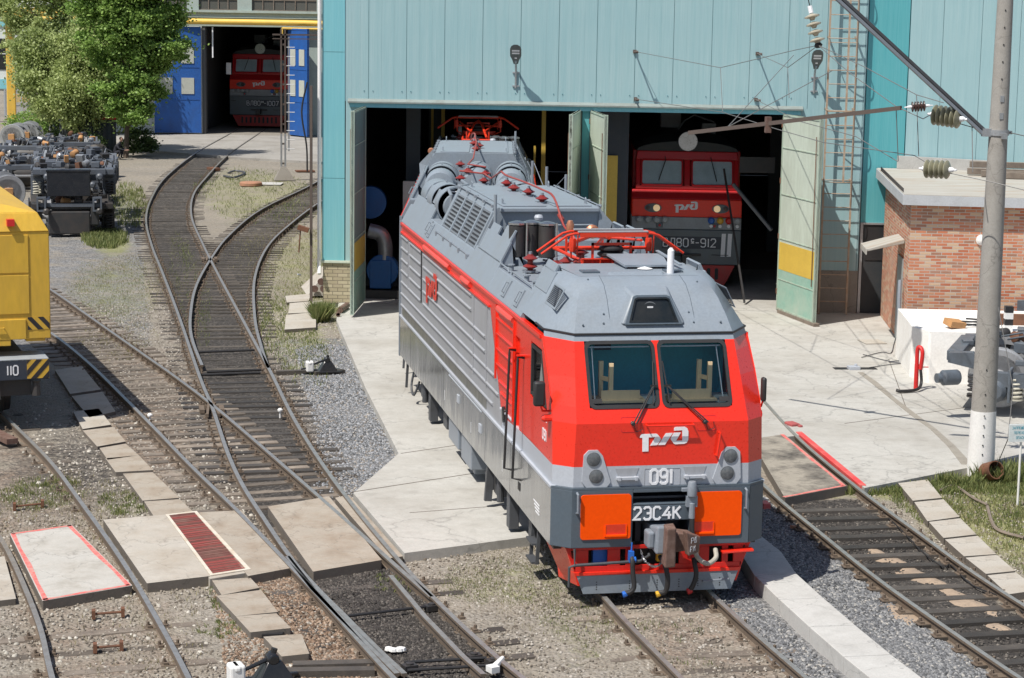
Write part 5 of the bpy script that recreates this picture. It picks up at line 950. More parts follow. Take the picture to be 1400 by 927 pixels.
        for q in (-1.5, 1.5):
            b = MB(); b.lathe([(.1, -.86), (.1, -.82), (.6, -.82), (.6, -.78), (.62, -.70), (.66, -.68), (.62, -.67), (.1, -.67), (.1, .67), (.62, .67), (.66, .68), (.62, .70), (.6, .78), (.6, .82), (.1, .82), (.1, .86)], (0, yc+q, .60), (1, 0, 0), 28); b.build('wheelset', M['bogdark'], t)
    b = MB()
    for y0_, y1_, z0 in ((8.6, 9.7, .28), (7.2, 8.25, .22)): b.box(-1.50, -1.0, y0_, y1_, z0, .74); b.box(1.0, 1.5, y0_, y1_, z0, .74); b.box(-1.4, -1.1, y0_+.2, y0_+.4, z0-.12, z0)
    b.build('equipment_box', M['pipegrey'], t, smooth=False, bevel=.02)
    b = MB()
    for s in (-1, 1):
        for y in (1.45, 1.9, 15.6): 
            b.beam((s*1.45, y, .7), (s*1.48, y, .12), .05, .05); 
        for z in (.14, .42): b.beam((s*1.5, 1.45, z), (s*1.5, 1.9, z), .12, .03)
        b.tube(smoothline([(s*1.45, 14.6, .7), (s*1.52, 14.55, .35), (s*1.5, 14.3, .2), (s*1.4, 14.2, .5)], 4), .025, 6); b.lathe([(.09, 0), (.1, .3)], (s*1.38, 5.9, .2), (0, 0, 1), 10); b.beam((s*1.46, 5.5, .66), (s*1.5, 5.5, .1), .12, .1)
    b.build('access_steps', M['under'], t, smooth=False)
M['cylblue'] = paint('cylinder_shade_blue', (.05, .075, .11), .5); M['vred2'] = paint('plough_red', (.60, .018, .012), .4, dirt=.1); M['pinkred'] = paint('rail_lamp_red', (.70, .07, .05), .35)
LA = thing('electric_locomotive', 'red and grey locomotive unit in front, numbered 091, standing out in the sun', 'locomotive', (0, 0, 0), group='two halves of the red and grey locomotive'); unit_loco(LA)
LB = copy_tree(LA); [bpy.data.objects.remove(k) for k in list(LB.children) if k.name.startswith('roof_pipework')]; [setattr(k, 'location', (0, 0, .25)) for k in LB.children if k.name.startswith('pantograph')]; LB['label'] = 'rear grey locomotive unit, mostly inside the dark gateway behind the front half'
hb = .18; ox, oy = .10, 16.95; LB.rotation_euler = (0, 0, PI-hb); LB.location = (ox+math.sin(hb)*16.3, oy+math.cos(hb)*16.3, 0)
# two wooden stools upside down on the desk
for i, x in enumerate((-.53, .50)):
    st = thing('wooden_stool', ('raw wooden stool standing upside down behind the left windscreen', 'raw wooden stool standing upside down behind the right windscreen')[i], 'stool', (x, .44, 2.735), group='stools in the cab')
    b = MB(); b.box(-.36, .36, -.12, .30, 0, .03); b.box(-.28, .28, -.02, .0, .03, .16); b.build('seat', M['wood'], st, smooth=False)
    lx = -.22 if i == 0 else .19
    for yy, xx in ((.02, lx+.06), (.22, lx-.04)): b = MB(); b.box(xx, xx+.06, yy, yy+.06, .03, .54); b.build('leg', M['wood'], st, smooth=False)
    b = MB(); b.beam((lx+.09, .05, .30), (lx-.01, .25, .30), .02, .06); b.build('rung', M['wood'], st, smooth=False)
# ------------------------------------------------------------------ older box-nosed locomotives (local frame: face at y=0 looking to -y)
def old_loco(name, label, loc, rz, number, lit):
    t = thing(name, label, 'locomotive', loc, rz); W = 1.6
    b = MB()
    def blk(w0, z0, z1, y0, y1, m, w1=None, ya=None):
        w1 = w1 or w0; ya = y0 if ya is None else ya; b.hexa([(-w0, y0, z0), (w0, y0, z0), (w0, y1, z0), (-w0, y1, z0), (-w1, ya, z1), (w1, ya, z1), (w1, y1, z1), (-w1, y1, z1)], m)
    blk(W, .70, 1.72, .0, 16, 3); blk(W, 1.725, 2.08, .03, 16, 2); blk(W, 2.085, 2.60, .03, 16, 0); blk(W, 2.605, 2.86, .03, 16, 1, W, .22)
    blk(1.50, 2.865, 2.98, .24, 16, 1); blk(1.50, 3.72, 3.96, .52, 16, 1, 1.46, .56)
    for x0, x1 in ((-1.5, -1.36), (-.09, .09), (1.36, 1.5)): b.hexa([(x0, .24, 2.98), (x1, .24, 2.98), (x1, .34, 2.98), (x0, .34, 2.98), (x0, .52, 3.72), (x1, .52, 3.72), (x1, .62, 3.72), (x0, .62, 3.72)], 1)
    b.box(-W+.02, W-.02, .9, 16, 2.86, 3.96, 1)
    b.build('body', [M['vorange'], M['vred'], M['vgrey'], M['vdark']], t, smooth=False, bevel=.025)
    b = MB(); n_ = 10
    for (y, sc) in ((.56, .92), (.8, 1.), (3., 1.)): pass
    prof = [(1.52*math.cos(a)*1.0, 3.965+.52*math.sin(a)) for a in np.linspace(0, PI, 13)]; b.prism(prof, lambda x, z, y: (x, y, z), 1.3, 16); p2 = [(x*.98, 3.965+(z-3.965)*.55) for x, z in prof]
    b.add([(x, .58, z) for x, z in p2]+[(x, 1.3, z) for x, z in prof], [tuple(range(13))]+[(i, i+1, i+14, i+13) for i in range(12)]); b.build('roof', M['vroof'], t)
    b = MB(); b.lathe([(.27, 0), (.29, .02), (.29, .3), (.2, .5)], (0, .45, 4.26), (0, 1, 0), 24); h = b.build('headlamp', M['vdark'], t); b = MB(); b.lathe([(.001, .06), (.15, .03), (.24, .0), (.245, -.004)], (0, .44, 4.26), (0, 1, 0), 24); b.build('lamp_glass', M['oldlens'], h)
    b = MB(); b.lathe([(.245, -.012), (.275, -.012), (.275, .01), (.245, .01)], (0, .44, 4.26), (0, 1, 0), 24); b.build('lamp_rim', M['steel'], h)
    for s in (-1, 1):
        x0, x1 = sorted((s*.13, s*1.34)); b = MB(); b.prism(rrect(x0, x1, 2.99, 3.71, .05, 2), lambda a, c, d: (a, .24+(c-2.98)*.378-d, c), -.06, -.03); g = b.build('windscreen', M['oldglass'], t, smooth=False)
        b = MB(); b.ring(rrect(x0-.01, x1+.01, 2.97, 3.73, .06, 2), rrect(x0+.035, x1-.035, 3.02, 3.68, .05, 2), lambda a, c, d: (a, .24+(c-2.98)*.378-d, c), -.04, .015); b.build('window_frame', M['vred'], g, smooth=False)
        b = MB(); xx = -.65 if s < 0 else .68; b.tube([(xx, .50, 3.80), (xx+.02, .46, 3.72), (xx-.18*(1 if s < 0 else -1), .26, 3.12)], .014, 6); b.build('wiper', M['black'], t)
        b = MB(); el = [(.25*math.cos(a)*s+.98*s, 2.34+.13*math.sin(a)) for a in np.linspace(0, 2*PI, 20, endpoint=False)]; b.prism(el, lambda a, c, d: (a, .03-d, c), 0, .03); hl = b.build('lamp_cluster', M['vdark'], t, smooth=False)
        b = MB(); b.lathe([(.001, .05), (.09, .045), (.1, .03), (.1, 0)], (.88*s, .01, 2.34), (0, -1, 0), 16); b.build('lit_lamp' if lit else 'lamp', M['lampon'] if lit else M['oldlens'], hl); b = MB(); b.lathe([(.001, .05), (.06, .04), (.07, 0)], (1.13*s, .01, 2.34), (0, -1, 0), 14); b.build('marker_lamp', M['insbrown'], hl)
    for i, x in enumerate((-1.38, -1.13, -.88, -.63, .72, .98, 1.23, 1.48)):
        b = MB(); b.lathe([(.05, 0), (.10, .02), (.10, .09), (.06, .13)], (x, .03, 2.0), (0, -1, 0), 14); b.build('socket', M[{4: 'bluev', 5: 'yelv', 6: 'redv'}.get(i, 'vgrey2')], t)
        if i > 3 : b = MB(); b.lathe([(.05, 0), (.05, .08)], (x, .02, 1.84), (0, -1, 0), 10); b.build('socket_cover', M['letter'], t)
    for x in (-.78, .82): b = MB(); b.box(x-.09, x+.09, -.03, .03, 1.77, 1.91); k = b.build('tail_lamp', M['vdark'], t, smooth=False, bevel=.01); b = MB(); b.lathe([(.04, 0), (.03, .02)], (x, -.03, 1.84), (0, -1, 0), 10); b.build('red_lens', M['redv'], k)
    nb = text(number, (-.66, -.004, 1.22), (1, 0, 0), (0, 0, 1), .24, .03, .005, .95); nb.build('number', M['letter'], t, smooth=False)
    b = MB(); b.box(-.7, nb.width-.56, -.003, .02, 1.16, 1.52); b.build('number_plate', M['navy'], t, smooth=False)
    logo((-.36, .028, 2.21), (1, 0, 0), (0, 0, 1), .68, .006).build('emblem', M['letter'], t, smooth=False)
    b = MB(); b.box(-1.55, -1.25, -.02, 0, 1.45, 1.47); b.box(.75, 1.25, -.02, 0, .98, 1.0); b.box(-.45, .45, -.05, .2, .95, 1.02); b.hexa([(-.12, -.5, .75), (.14, -.5, .75), (.14, 0, .8), (-.12, 0, .8), (-.12, -.5, 1.05), (.14, -.5, 1.05), (.14, 0, 1.0), (-.12, 0, 1.0)]); b.build('coupler', M['bogdark'], t, smooth=False, bevel=.01)
    b = MB()
    for x in (1.02, 1.2): b.hexa([(x, -.006, .95), (x+.12, -.006, .95), (x+.12, 0, .95), (x, 0, .95), (x+.02, -.006, 1.62), (x+.14, -.006, 1.62), (x+.14, 0, 1.62), (x+.02, 0, 1.62)])
    b.build('worn_patch', M['letter'], t, smooth=False) if lit else None
    b = MB(); b.add([(-1.45, .05, .68), (1.45, .05, .68), (1.15, .02, .1), (-1.15, .02, .1), (-1.5, .8, .68), (1.5, .8, .68), (1.3, .7, .15), (-1.3, .7, .15)], [(3, 2, 1, 0), (0, 1, 5, 4), (0, 4, 7, 3), (1, 2, 6, 5)])
    pl = b.build('plough', M['vplough'], t, smooth=False)
    b = MB()
    for i in range(9): x = -.92+i*.23; b.prism(rrect(x-.05, x+.05, .26, .60, .045, 3), lambda a, c, d: (a, .045-(.68-c)*.05-d, c), 0, .006)
    b.build('plough_grille', M['black'], pl, smooth=False)
    b = MB(); b.box(-1.2, 1.2, .5, 15, .3, .7); 
    for y in (2., 5., 10.5, 13.5): b.lathe([(.6, -.8), (.6, .8)], (0, y, .6), (1, 0, 0), 20)
    b.build('running_gear', M['bogdark'], t); b = MB(); b.box(-.7, -.1, 3.0, 4.0, 4.5, 4.95); b.box(.5, .9, 2., 2.4, 4.35, 4.7); b.tube([(-.2, 2.4, 4.5), (.0, 2.6, 4.75), (.3, 2.8, 4.9), (.9, 2.7, 4.7)], .03, 6); b.build('roof_equipment', M['vgrey'], t, smooth=False); return t
M['vorange'] = paint('signal_red', (.95, .035, .012), .4, dirt=.1); M['vroof'] = paint('roof_slate', (.03, .038, .042), .6, dirt=.2); M['vgrey2'] = paint('pale_socket_grey', (.40, .43, .45), .45); M['vplough'] = paint('plough_crimson', (.50, .02, .02), .45, dirt=.3)  # lower band of the same red, painted brighter as the lit part
M['oldlens'] = paint('old_lens', (.018, .02, .018), .5, dirt=.35, dc=(.14, .15, .14), sc=5); M['oldglass'] = paint('blind_reflection_glass', (.50, .64, .72), .12, metal=.1, dirt=.5, dc=(.3, .42, .48), sc=3)  # pale blue windscreen colour paints in sky reflections and blinds
m_ = N('lit_lamp'); m_.b.inputs['Emission Color'].default_value = (1, .72, .38, 1); m_.b.inputs['Emission Strength'].default_value = .3; M['lampon'] = m_.set((.8, .6, .4), .2)
fang = -math.atan2(.2159, .9764)    # heading of the shed axis
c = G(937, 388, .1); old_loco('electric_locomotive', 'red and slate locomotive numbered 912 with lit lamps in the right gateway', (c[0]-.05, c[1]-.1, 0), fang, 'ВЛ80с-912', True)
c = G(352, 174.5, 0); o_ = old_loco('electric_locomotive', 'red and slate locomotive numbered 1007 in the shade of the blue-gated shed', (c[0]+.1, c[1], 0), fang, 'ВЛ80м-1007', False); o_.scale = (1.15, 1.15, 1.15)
# ------------------------------------------------------------------ pale teal shed
TS = thing('locomotive_shed', 'tall pale teal panelled shed with two open gateways', 'building', tuple(F0), fang)
def lf(s, d, z): return (s, -d, z)          # local frame of the shed: x along facade, -y towards the yard
def wallpanels(b, s0, s1, z0, z1, d=.0, th=.12, m=0): b.box(s0, s1, -d, -d+th, z0, z1, m)
seams = [.0, .52]+[.52+.02+1.022*i for i in range(0, 40)]
def panel_run(s0, s1, z0, z1, name='wall', mat='wallteal', d=0.):
    b = MB(); e = [s for s in [1.10+1.022*i for i in range(-2, 40)] if s0+.05 < s < s1-.05]; e = [s0]+e+[s1]
    for a, c in zip(e[:-1], e[1:]):
        b.box(a+.006, c-.006, -d, -d+.12, z0, z1)
        for k in (.33, .66): x = a+(c-a)*k; b.box(x-.006, x+.006, -d-.003, -d, z0, z1)
    b.box(s0, s1, -d+.02, -d+.11, z0+.001, z1-.001, 1)
    return b.build(name, [M[mat], M['joint2']], TS, smooth=False)
M['joint2'] = paint('panel_gap', (.06, .20, .24), .8)
GT = 5.45; TOP = 13.
panel_run(.48, .97, 1.16, 5.5); panel_run(.40, 12.9, 5.5, TOP); panel_run(12.3, 14.44, 1.15, 5.5); panel_run(12.9, 14.44, 5.5, TOP)
panel_run(15.56, 32., 3.2, TOP, mat='wallteal2'); b = MB(); b.box(14.46, 15.54, .02, .14, 2.45, TOP); b.build('recess_panel', M['deepteal'], TS, smooth=False)
b = MB(); b.box(-.15, .46, -.02, .16, 1.16, 3.4); b.box(-.15, .46, -.02, .16, 3.41, 6.8); b.box(-.15, .46, -.02, .16, 6.81, TOP); b.build('corner_trim', M['cornerteal'], TS, smooth=False)
b = MB(); b.box(-.12, .72, .0, .35, -.02, 1.08); o = b.build('plinth', M['stonebase'], TS, smooth=False); walluv(o)
b = MB(); b.box(-.18, .70, -.06, .3, 1.085, 1.155); b.build('plinth_cap', M['doorgreen'], TS, smooth=False, bevel=.01)
b = MB(); b.box(12.3, 14.44, -.01, .3, -.02, 1.145); b.build('plinth', M['cdark'], TS, smooth=False)
b = MB(); b.hexa([(.55, -.16, 5.46), (12.78, -.16, 5.46), (12.78, .0, 5.46), (.55, .0, 5.46), (.55, -.16, 5.50), (12.78, -.16, 5.50), (12.78, .0, 5.57), (.55, .0, 5.57)], 0); b.box(.60, 12.72, -.10, .0, 5.34, 5.455, 1); b.build('lintel', [M['lintel'], M['cornerteal']], TS, smooth=False)
b = MB()
for i in range(12):
    for q in (-.12, .12): b.lathe([(.014, 0), (.014, .015)], (1.10+1.022*i+q, 0, 5.78), (0, -1, 0), 6)
b.build('rivet', M['joint2'], TS)
# interior of the shed
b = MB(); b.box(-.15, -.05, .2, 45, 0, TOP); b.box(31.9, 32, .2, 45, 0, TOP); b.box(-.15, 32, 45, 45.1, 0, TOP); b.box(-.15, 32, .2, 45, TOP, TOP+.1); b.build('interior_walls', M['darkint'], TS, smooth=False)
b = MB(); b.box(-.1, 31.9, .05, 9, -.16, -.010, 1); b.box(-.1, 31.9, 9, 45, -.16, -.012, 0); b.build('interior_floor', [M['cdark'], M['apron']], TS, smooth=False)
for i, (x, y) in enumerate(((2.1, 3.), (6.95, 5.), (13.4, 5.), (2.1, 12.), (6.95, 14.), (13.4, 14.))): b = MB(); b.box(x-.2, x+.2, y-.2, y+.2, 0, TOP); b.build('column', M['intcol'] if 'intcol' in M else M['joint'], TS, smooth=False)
b = MB(); b.box(5.72, 5.84, 4.0, 4.12, 0, 6.); b.box(5.5, 5.56, 4., 4.06, 0, 4.1); b.build('yellow_post', M['yellowp'], TS, smooth=False); b = MB(); b.box(2.75, 2.85, 5.0, 5.1, 0, 6.5); b.box(2.45, 2.52, 5., 5.06, 0, 5.5); b.build('yellow_post', M['yellowp'], TS, smooth=False)
b = MB(); b.box(7.45, 8.2, 2.2, 2.3, 0, 5.4, 0); b.box(7.5, 7.9, 2.1, 2.15, 0, 4.0, 1); b.box(7.55, 7.75, 2.09, 2.1, 1.0, 2.6, 2); b.build('inner_partition', [M['intpanel'] if 'intpanel' in M else M['navy'], M['yellowp'], M['yellowp']], TS, smooth=False)
b = MB(); b.box(11.4, 12.4, 3.2, 3.3, 3.5, 3.95, 2); b.box(11.3, 11.9, 9.4, 9.5, .3, 3.0, 1); b.beam((11.2, 2.8, 3.2), (12.25, 2.0, 2.0), .08, .08, 0); b.beam((10.95, 3.2, 3.6), (11.5, 1.2, .05), .05, .05, 2); b.build('inner_frame', [M['galvd'] if 'galvd' in M else M['vgrey'], M['yellowp'], M['bogdark']], TS, smooth=False)
def add_thing_mesh(name, label, cat, mb, mats, group=None, **k): return tag(mb.build(name, mats, None, **k), label, cat, group)
# gate leaves
def leaf(label, s, ang, w, side, mats, z0=.08, z1=5.36, group='gate leaves of the teal shed', yb=True):
    p = FA(s, .05, 0); t = thing('gate_leaf', label, 'gate', p, fang+ang, group=group); sg = side
    b = MB(); x0, x1 = sorted((0, sg*w)); b.box(x0, x1, -.03, .03, z0, z1); b.build('panel', mats[0], t, smooth=False)
    b = MB()
    for a, c in ((x0, x0+.05), (x1-.05, x1)): b.box(a, c, -.05, .05, z0-.02, z1+.02)
    for z in (z0, .9, 2.0, 3.2, 4.45, z1-.05): b.box(x0+.05, x1-.05, -.045, .045, z, z+.05 if z in (z0, z1-.05) else z+.025)
    b.build('frame', M['dooredge'], t, smooth=False)
    if yb: b = MB(); b.box(x0+.05, x1-.05, -.036, .036, 1.18, 1.92); b.build('yellow_band', M['yellowp'], t, smooth=False)
    b = MB(); b.box(x0+.05, x1-.05, -.033, .033, z0+.05, 1.17); b.build('lower_panel', M['leaflow'], t, smooth=False)
    b = MB(); b.tube([(sg*(w-.15), -.06, 1.0), (sg*(w-.15), -.07, 4.9)], .012, 6); 
    for z in (.5, 2.0, 3.5, 5.0): b.lathe([(.035, 0), (.035, .14)], (sg*.0, -.04, z), (0, 0, 1), 8)
    b.build('bolt_rod', M['rust'], t); return t
M['leaflow'] = paint('leaf_lower_green', (.26, .44, .36), .55, dirt=.7, dc=(.45, .50, .42), sc=1.2)
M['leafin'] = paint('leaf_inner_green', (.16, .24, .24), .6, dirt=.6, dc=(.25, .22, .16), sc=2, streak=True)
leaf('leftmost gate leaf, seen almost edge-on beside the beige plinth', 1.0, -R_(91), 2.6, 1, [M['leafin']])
leaf('gate leaf folded back at the middle post, left of the pair', 6.80, -R_(95), 2.5, 1, [M['doorgreen']], yb=False)
leaf('gate leaf folded back at the middle post, right of the pair', 7.14, -R_(82), 2.5, 1, [M['doorgreen']], yb=False)
leaf('wide open pale green gate leaf with a yellow band, right of the gateways', 12.30, -R_(73), 2.5, 1, [M['doorgreen']])
b = MB(); b.box(6.88, 7.08, -.02, .3, 0, 5.4); b.build('gate_post', M['deepteal'], TS, smooth=False)
b = MB(); b.beam(FA(13.08, 2.6, .03), FA(12.35, .2, .03), .16, .09); add_thing_mesh('timber_baulk', 'timber baulk under the wide open gate leaf', 'timber', b, M['timber'], smooth=False)
# dark door right of the ladder
b = MB(); b.box(14.50, 15.5, .03, .08, 0, 2.42, 0); b.box(14.46, 14.53, -.02, .1, 0, 2.47, 1); b.box(14.53, 15.5, -.02, .1, 2.42, 2.47, 1); b.box(14.6, 15.4, .01, .03, 1.45, 2.35, 2); b.build('side_door', [M['doordark'] if 'doordark' in M else M['navy'], M['galv'], M['black']], TS, smooth=False)
# ladder with its safety cage rail
lad = thing('wall_ladder', 'rusty steel ladder fixed to the teal wall right of the gateways', 'ladder', FA(13.75, .35, 0), fang)
b = MB()
for x in (-.37, .37): b.box(x-.025, x+.025, -.02, .03, 0, TOP)
b.build('stile', M['rustpole'], lad, smooth=False); b = MB()
for i in range(34): b.tube([(-.37, 0, .35+i*.365), (.37, 0, .35+i*.365)], .014, 6)
b.build('rung', M['rustpole'], lad); b = MB(); b.box(.08, .13, -.35, -.31, 3.6, TOP)
for z in (3.6, 5.5, 7.4, 9.4): 
    b.tube(smoothline([(-.37, 0, z), (-.33, -.22, z), (.1, -.34, z), (.33, -.22, z), (.37, 0, z)], 4), .014, 6); b.box(-.38, -.34, .0, .35, z, z+.05); b.box(.34, .38, .0, .35, z, z+.05)
b.build('safety_cage', M['rustpole'], lad, smooth=False)
# wall lamps
for s, lab in ((5.07, 'grey paddle-shaped wall lamp above the left gateway'), (13.06, 'grey paddle-shaped wall lamp left of the ladder')):
    t = thing('wall_lamp', lab, 'lamp', FA(s, 0, 5.9), fang, group='lamps on the teal wall'); b = MB(); b.tube([(0, -.03, .02), (0, -.05, .52), (0, -.12, .62), (0, -.35, .76)], .03, 8); b.box(-.09, .09, -.04, 0, .06, .10); b.box(-.09, .09, -.04, 0, .42, .46); b.build('bracket', M['galv'], t)
    b = MB(); pl = [(-.06, 0), (.06, 0), (.09, .12), (.15, .26), (.15, .42), (.12, .50), (.05, .55), (-.05, .55), (-.12, .50), (-.15, .42), (-.15, .26), (-.09, .12)]
    b.prism(pl, lambda a, c, d: (a, -.28-c*.75-d*.5, .70+c*.85+d*.9), -.03, .03); hd = b.build('lamp_head', M['lamphouse'], t, smooth=False, bevel=.015)
    b = MB(); 
    for c0 in (.33, .41): b.prism([(-.10, c0), (.10, c0), (.10, c0+.035), (-.10, c0+.035)], lambda a, c, d: (a, -.28-c*.75-d*.5, .70+c*.85+d*.9), -.045, -.031)
    b.prism([(-.03, .18), (.03, .18), (.03, .21), (-.03, .21)], lambda a, c, d: (a, -.28-c*.75-d*.5, .70+c*.85+d*.9), -.045, -.031); b.build('tube', M['letter'], hd, smooth=False)
b = MB(); b.tube([FA(-.22, .05, 0.9), FA(-.22, .05, TOP)], .055, 10); b.tube([FA(-.22, .05, 1.0), FA(-.2, .2, .8)], .055, 10); add_thing_mesh('downpipe', 'white downpipe on the left corner of the teal shed', 'pipe', b, M['white'])
rp = thing('rusty_pole', 'rusty brown pole with a hanging black hose, left of the teal shed', 'pole', FA(-.42, .25, 0), fang); b = MB(); b.box(-.035, .035, -.03, .03, 0, 5.9); b.build('post', M['rustbrown'], rp, smooth=False)
b = MB(); b.obox((-.2, -.1, 2.05), (.3, .2, .12), (0, .3, 0)); b.tube([(-.28, -.1, 2.0), (-.32, -.12, 1.4)], .02, 6); b.build('valve', M['rust'], rp, smooth=False)
b = MB(); b.tube(smoothline([(-.1, -.05, 6.0), (-.25, -.05, 5.2), (-.12, -.05, 4.3), (-.1, -.05, 3.6)], 5), .025, 6); b.build('hose', M['black'], rp)
# fan and ducts just inside the left gateway
fan = thing('ventilation_fan', 'blue fan housing with a zinc elbow duct inside the left gateway', 'fan', FA(1.35, -1.3, 0), fang); b = MB(); b.box(-.3, .3, -.25, .35, .25, 1.05); b.lathe([(.45, -.2), (.45, .2)], (0.05, .0, .75), (0, 1, 0), 20); b.build('housing', M['fanblue'], fan, bevel=.02); b = MB(); b.tube(smoothline([(.1, 0, 1.0), (.1, 0, 1.45), (-.02, 0, 1.75), (-.35, 0, 1.85)], 5), .21, 14); b.build('elbow_duct', M['duct'], fan); b = MB(); b.box(-.5, .6, -.4, .5, 0, .22); b.build('base', M['bogdark'], fan, smooth=False)
b = MB(); b.lathe([(.45, 0), (.45, .3)], FA(1.0, -1.6, 2.6), tuple(Fn), 20); add_thing_mesh('blue_drum', 'blue round hood on the wall inside the left gateway', 'hood', b, M['fanblue'])
b = MB()
for i in range(2): b.box(1.9+i*.45, 2.25+i*.45, 1.8, 2.1, .2, 3.2)
b.build('light_cabinet', M['duct'], TS, smooth=False)
# ------------------------------------------------------------------ brick annex
BX = thing('brick_annex', 'low red brick building with a flat slab roof on the right', 'building', G(1237, 477, 0)); 
c0 = np.array(G(1237, 477)); e2 = unit((.9764, -.2159, 0)); n2 = unit(np.array(G(1208, 437))-c0); bl = 5.6
def BA(s, d, z): return tuple(c0+e2*s+n2*d+np.array([0, 0, z]))
b = MB(); b.hexa([BA(0, 0, -.1), BA(12, 0, -.1), BA(12, .3, -.1), BA(0, .3, -.1), BA(0, 0, 3.62), BA(12, 0, 3.62), BA(12, .3, 3.62), BA(0, .3, 3.62)]); b.hexa([BA(0, .3, -.1), BA(.3, .3, -.1), BA(.3, bl, -.1), BA(0, bl, -.1), BA(0, .3, 3.62), BA(.3, .3, 3.62), BA(.3, bl, 3.62), BA(0, bl, 3.62)]); o = b.build('brick_wall', M['brick'], BX, world=True, smooth=False); walluv(o)
b = MB(); b.hexa([BA(-.22, -.25, 3.58), BA(12.5, -.25, 3.46), BA(12.5, bl+.3, 3.66), BA(-.22, bl+.3, 3.72), BA(-.22, -.25, 3.82), BA(12.5, -.25, 3.66), BA(12.5, bl+.3, 3.86), BA(-.22, bl+.3, 3.96)]); b.build('roof_slab', M['tarroof'], BX, world=True, smooth=False, bevel=.01)
b = MB(); b.hexa([BA(-.24, -.275, 3.56), BA(12.5, -.275, 3.44), BA(12.5, -.252, 3.44), BA(-.24, -.252, 3.56), BA(-.24, -.275, 3.80), BA(12.5, -.275, 3.65), BA(12.5, -.252, 3.65), BA(-.24, -.252, 3.80)]); b.hexa([BA(-.245, -.25, 3.56), BA(-.222, -.25, 3.56), BA(-.222, bl+.3, 3.70), BA(-.245, bl+.3, 3.70), BA(-.245, -.25, 3.80), BA(-.222, -.25, 3.80), BA(-.222, bl+.3, 3.94), BA(-.245, bl+.3, 3.94)]); b.build('fascia', M['fascia'] if 'fascia' in M else M['grey_light'], BX, world=True, smooth=False)
b = MB()
for i in range(26): y = .1+i*.2; b.tube([BA(-.2, y, 3.82+y*.024), BA(-.2, y, 3.93+y*.024)], .012, 5)
b.build('roof_edge_peg', M['bogdark'], BX, world=True)
b = MB(); b.hexa([BA(.3, bl+.2, 3.96), BA(3.1, bl+.2, 3.9), BA(3.1, bl+.3, 3.9), BA(.3, bl+.3, 3.96), BA(.3, bl+.2, 4.30), BA(3.1, bl+.2, 4.2), BA(3.1, bl+.3, 4.2), BA(.3, bl+.3, 4.30)]); b.build('roof_upstand', M['walk'], BX, world=True, smooth=False)
b = MB(); b.hexa([BA(-.03, 1.0, 0), BA(0.0, 1.0, 0), BA(0.0, 2.0, 0), BA(-.03, 2.0, 0), BA(-.03, 1.0, 2.1), BA(0.0, 1.0, 2.1), BA(0.0, 2.0, 2.1), BA(-.03, 2.0, 2.1)]); dr = b.build('door', M['doorgrey'] if 'doorgrey' in M else M['vgrey2'], BX, world=True, smooth=False)
b = MB(); b.tube([BA(-.09, 1.15, .95), BA(-.09, 1.15, 1.15)], .015, 6); b.tube([BA(-.03, 1.15, .95), BA(-.09, 1.15, .95)], .01, 6); b.build('handle', M['bogdark'], dr, world=False) if False else None
b = MB(); b.hexa([BA(-.95, .85, 2.28), BA(-.02, .85, 2.50), BA(-.02, 2.15, 2.50), BA(-.95, 2.15, 2.28), BA(-.95, .85, 2.34), BA(-.02, .85, 2.60), BA(-.02, 2.15, 2.60), BA(-.95, 2.15, 2.34)]); b.hexa([BA(-.96, .83, 2.2), BA(-.93, .83, 2.2), BA(-.93, 2.17, 2.2), BA(-.96, 2.17, 2.2), BA(-.96, .83, 2.35), BA(-.93, .83, 2.35), BA(-.93, 2.17, 2.35), BA(-.96, 2.17, 2.35)]); b.build('door_canopy', M['tarroof'], BX, world=True, smooth=False, bevel=.01)
b = MB(); b.tube([BA(-.12, .35, .1), BA(-.12, .6, 1.2), BA(-.10, .75, 1.6)], .05, 8); add_thing_mesh('grey_pipe', 'bent grey pipe leaning at the corner of the brick annex', 'pipe', b, M['pipegrey'])
wl_ = thing('round_wall_lamp', 'round white lamp on the brick wall left of the pole', 'lamp', BA(1.72, 0, 2.72)); b = MB(); b.lathe([(.13, 0), (.13, .05)], BA(1.72, 0, 2.72), tuple(-n2), 20); b.build('rim', M['white'], wl_, world=True); b = MB(); b.lathe([(.115, .05), (.1, .09), (.05, .12), (.001, .125)], BA(1.72, 0, 2.72), tuple(-n2), 20); b.build('dome', M['white_wall'], wl_, world=True)
b = MB(); b.prism([(0, 0), (1.1, 0), (1.1, 3.2), (0, 3.2)], lambda a, c, z: BA(-1.3+a*.8, .4+c*.0, z) if False else tuple(np.array(G(1184+0*a, 470))+np.array([a*.5, c*.2, z])), 0.0, .012); add_thing_mesh('door_mat', 'flat grey plate on the apron by the annex door', 'plate', b, M['slab'], smooth=False)
# roof timbers
for i, (s, d, l, z) in enumerate(((2.0, 4.6, 3.4, 4.02), (2.3, 4.2, 3.0, 4.0), (2.1, 4.9, 4., 4.18), (2.6, 3.9, 5.2, 3.98), (4.6, 4.5, 3.8, 4.05), (4.9, 4.8, 3.6, 4.25), (4.4, 3.7, 4.2, 3.98), (5.6, 4.2, 3.2, 4.12))):
    b = MB(); b.beam(BA(s, d, z), BA(s+l, d-.15, z-.03), .14, .16); add_thing_mesh('roof_timber', 'weathered timber on the annex roof, '+('left end, front row', 'second from the left end', 'left end, lying on top', 'long one nearest the eaves', 'middle of the right heap', 'topmost of the right heap', 'front of the right heap', 'short one in the right heap')[i], 'timber', b, M['timber'], group='timbers on the annex roof', smooth=False, bevel=.01)
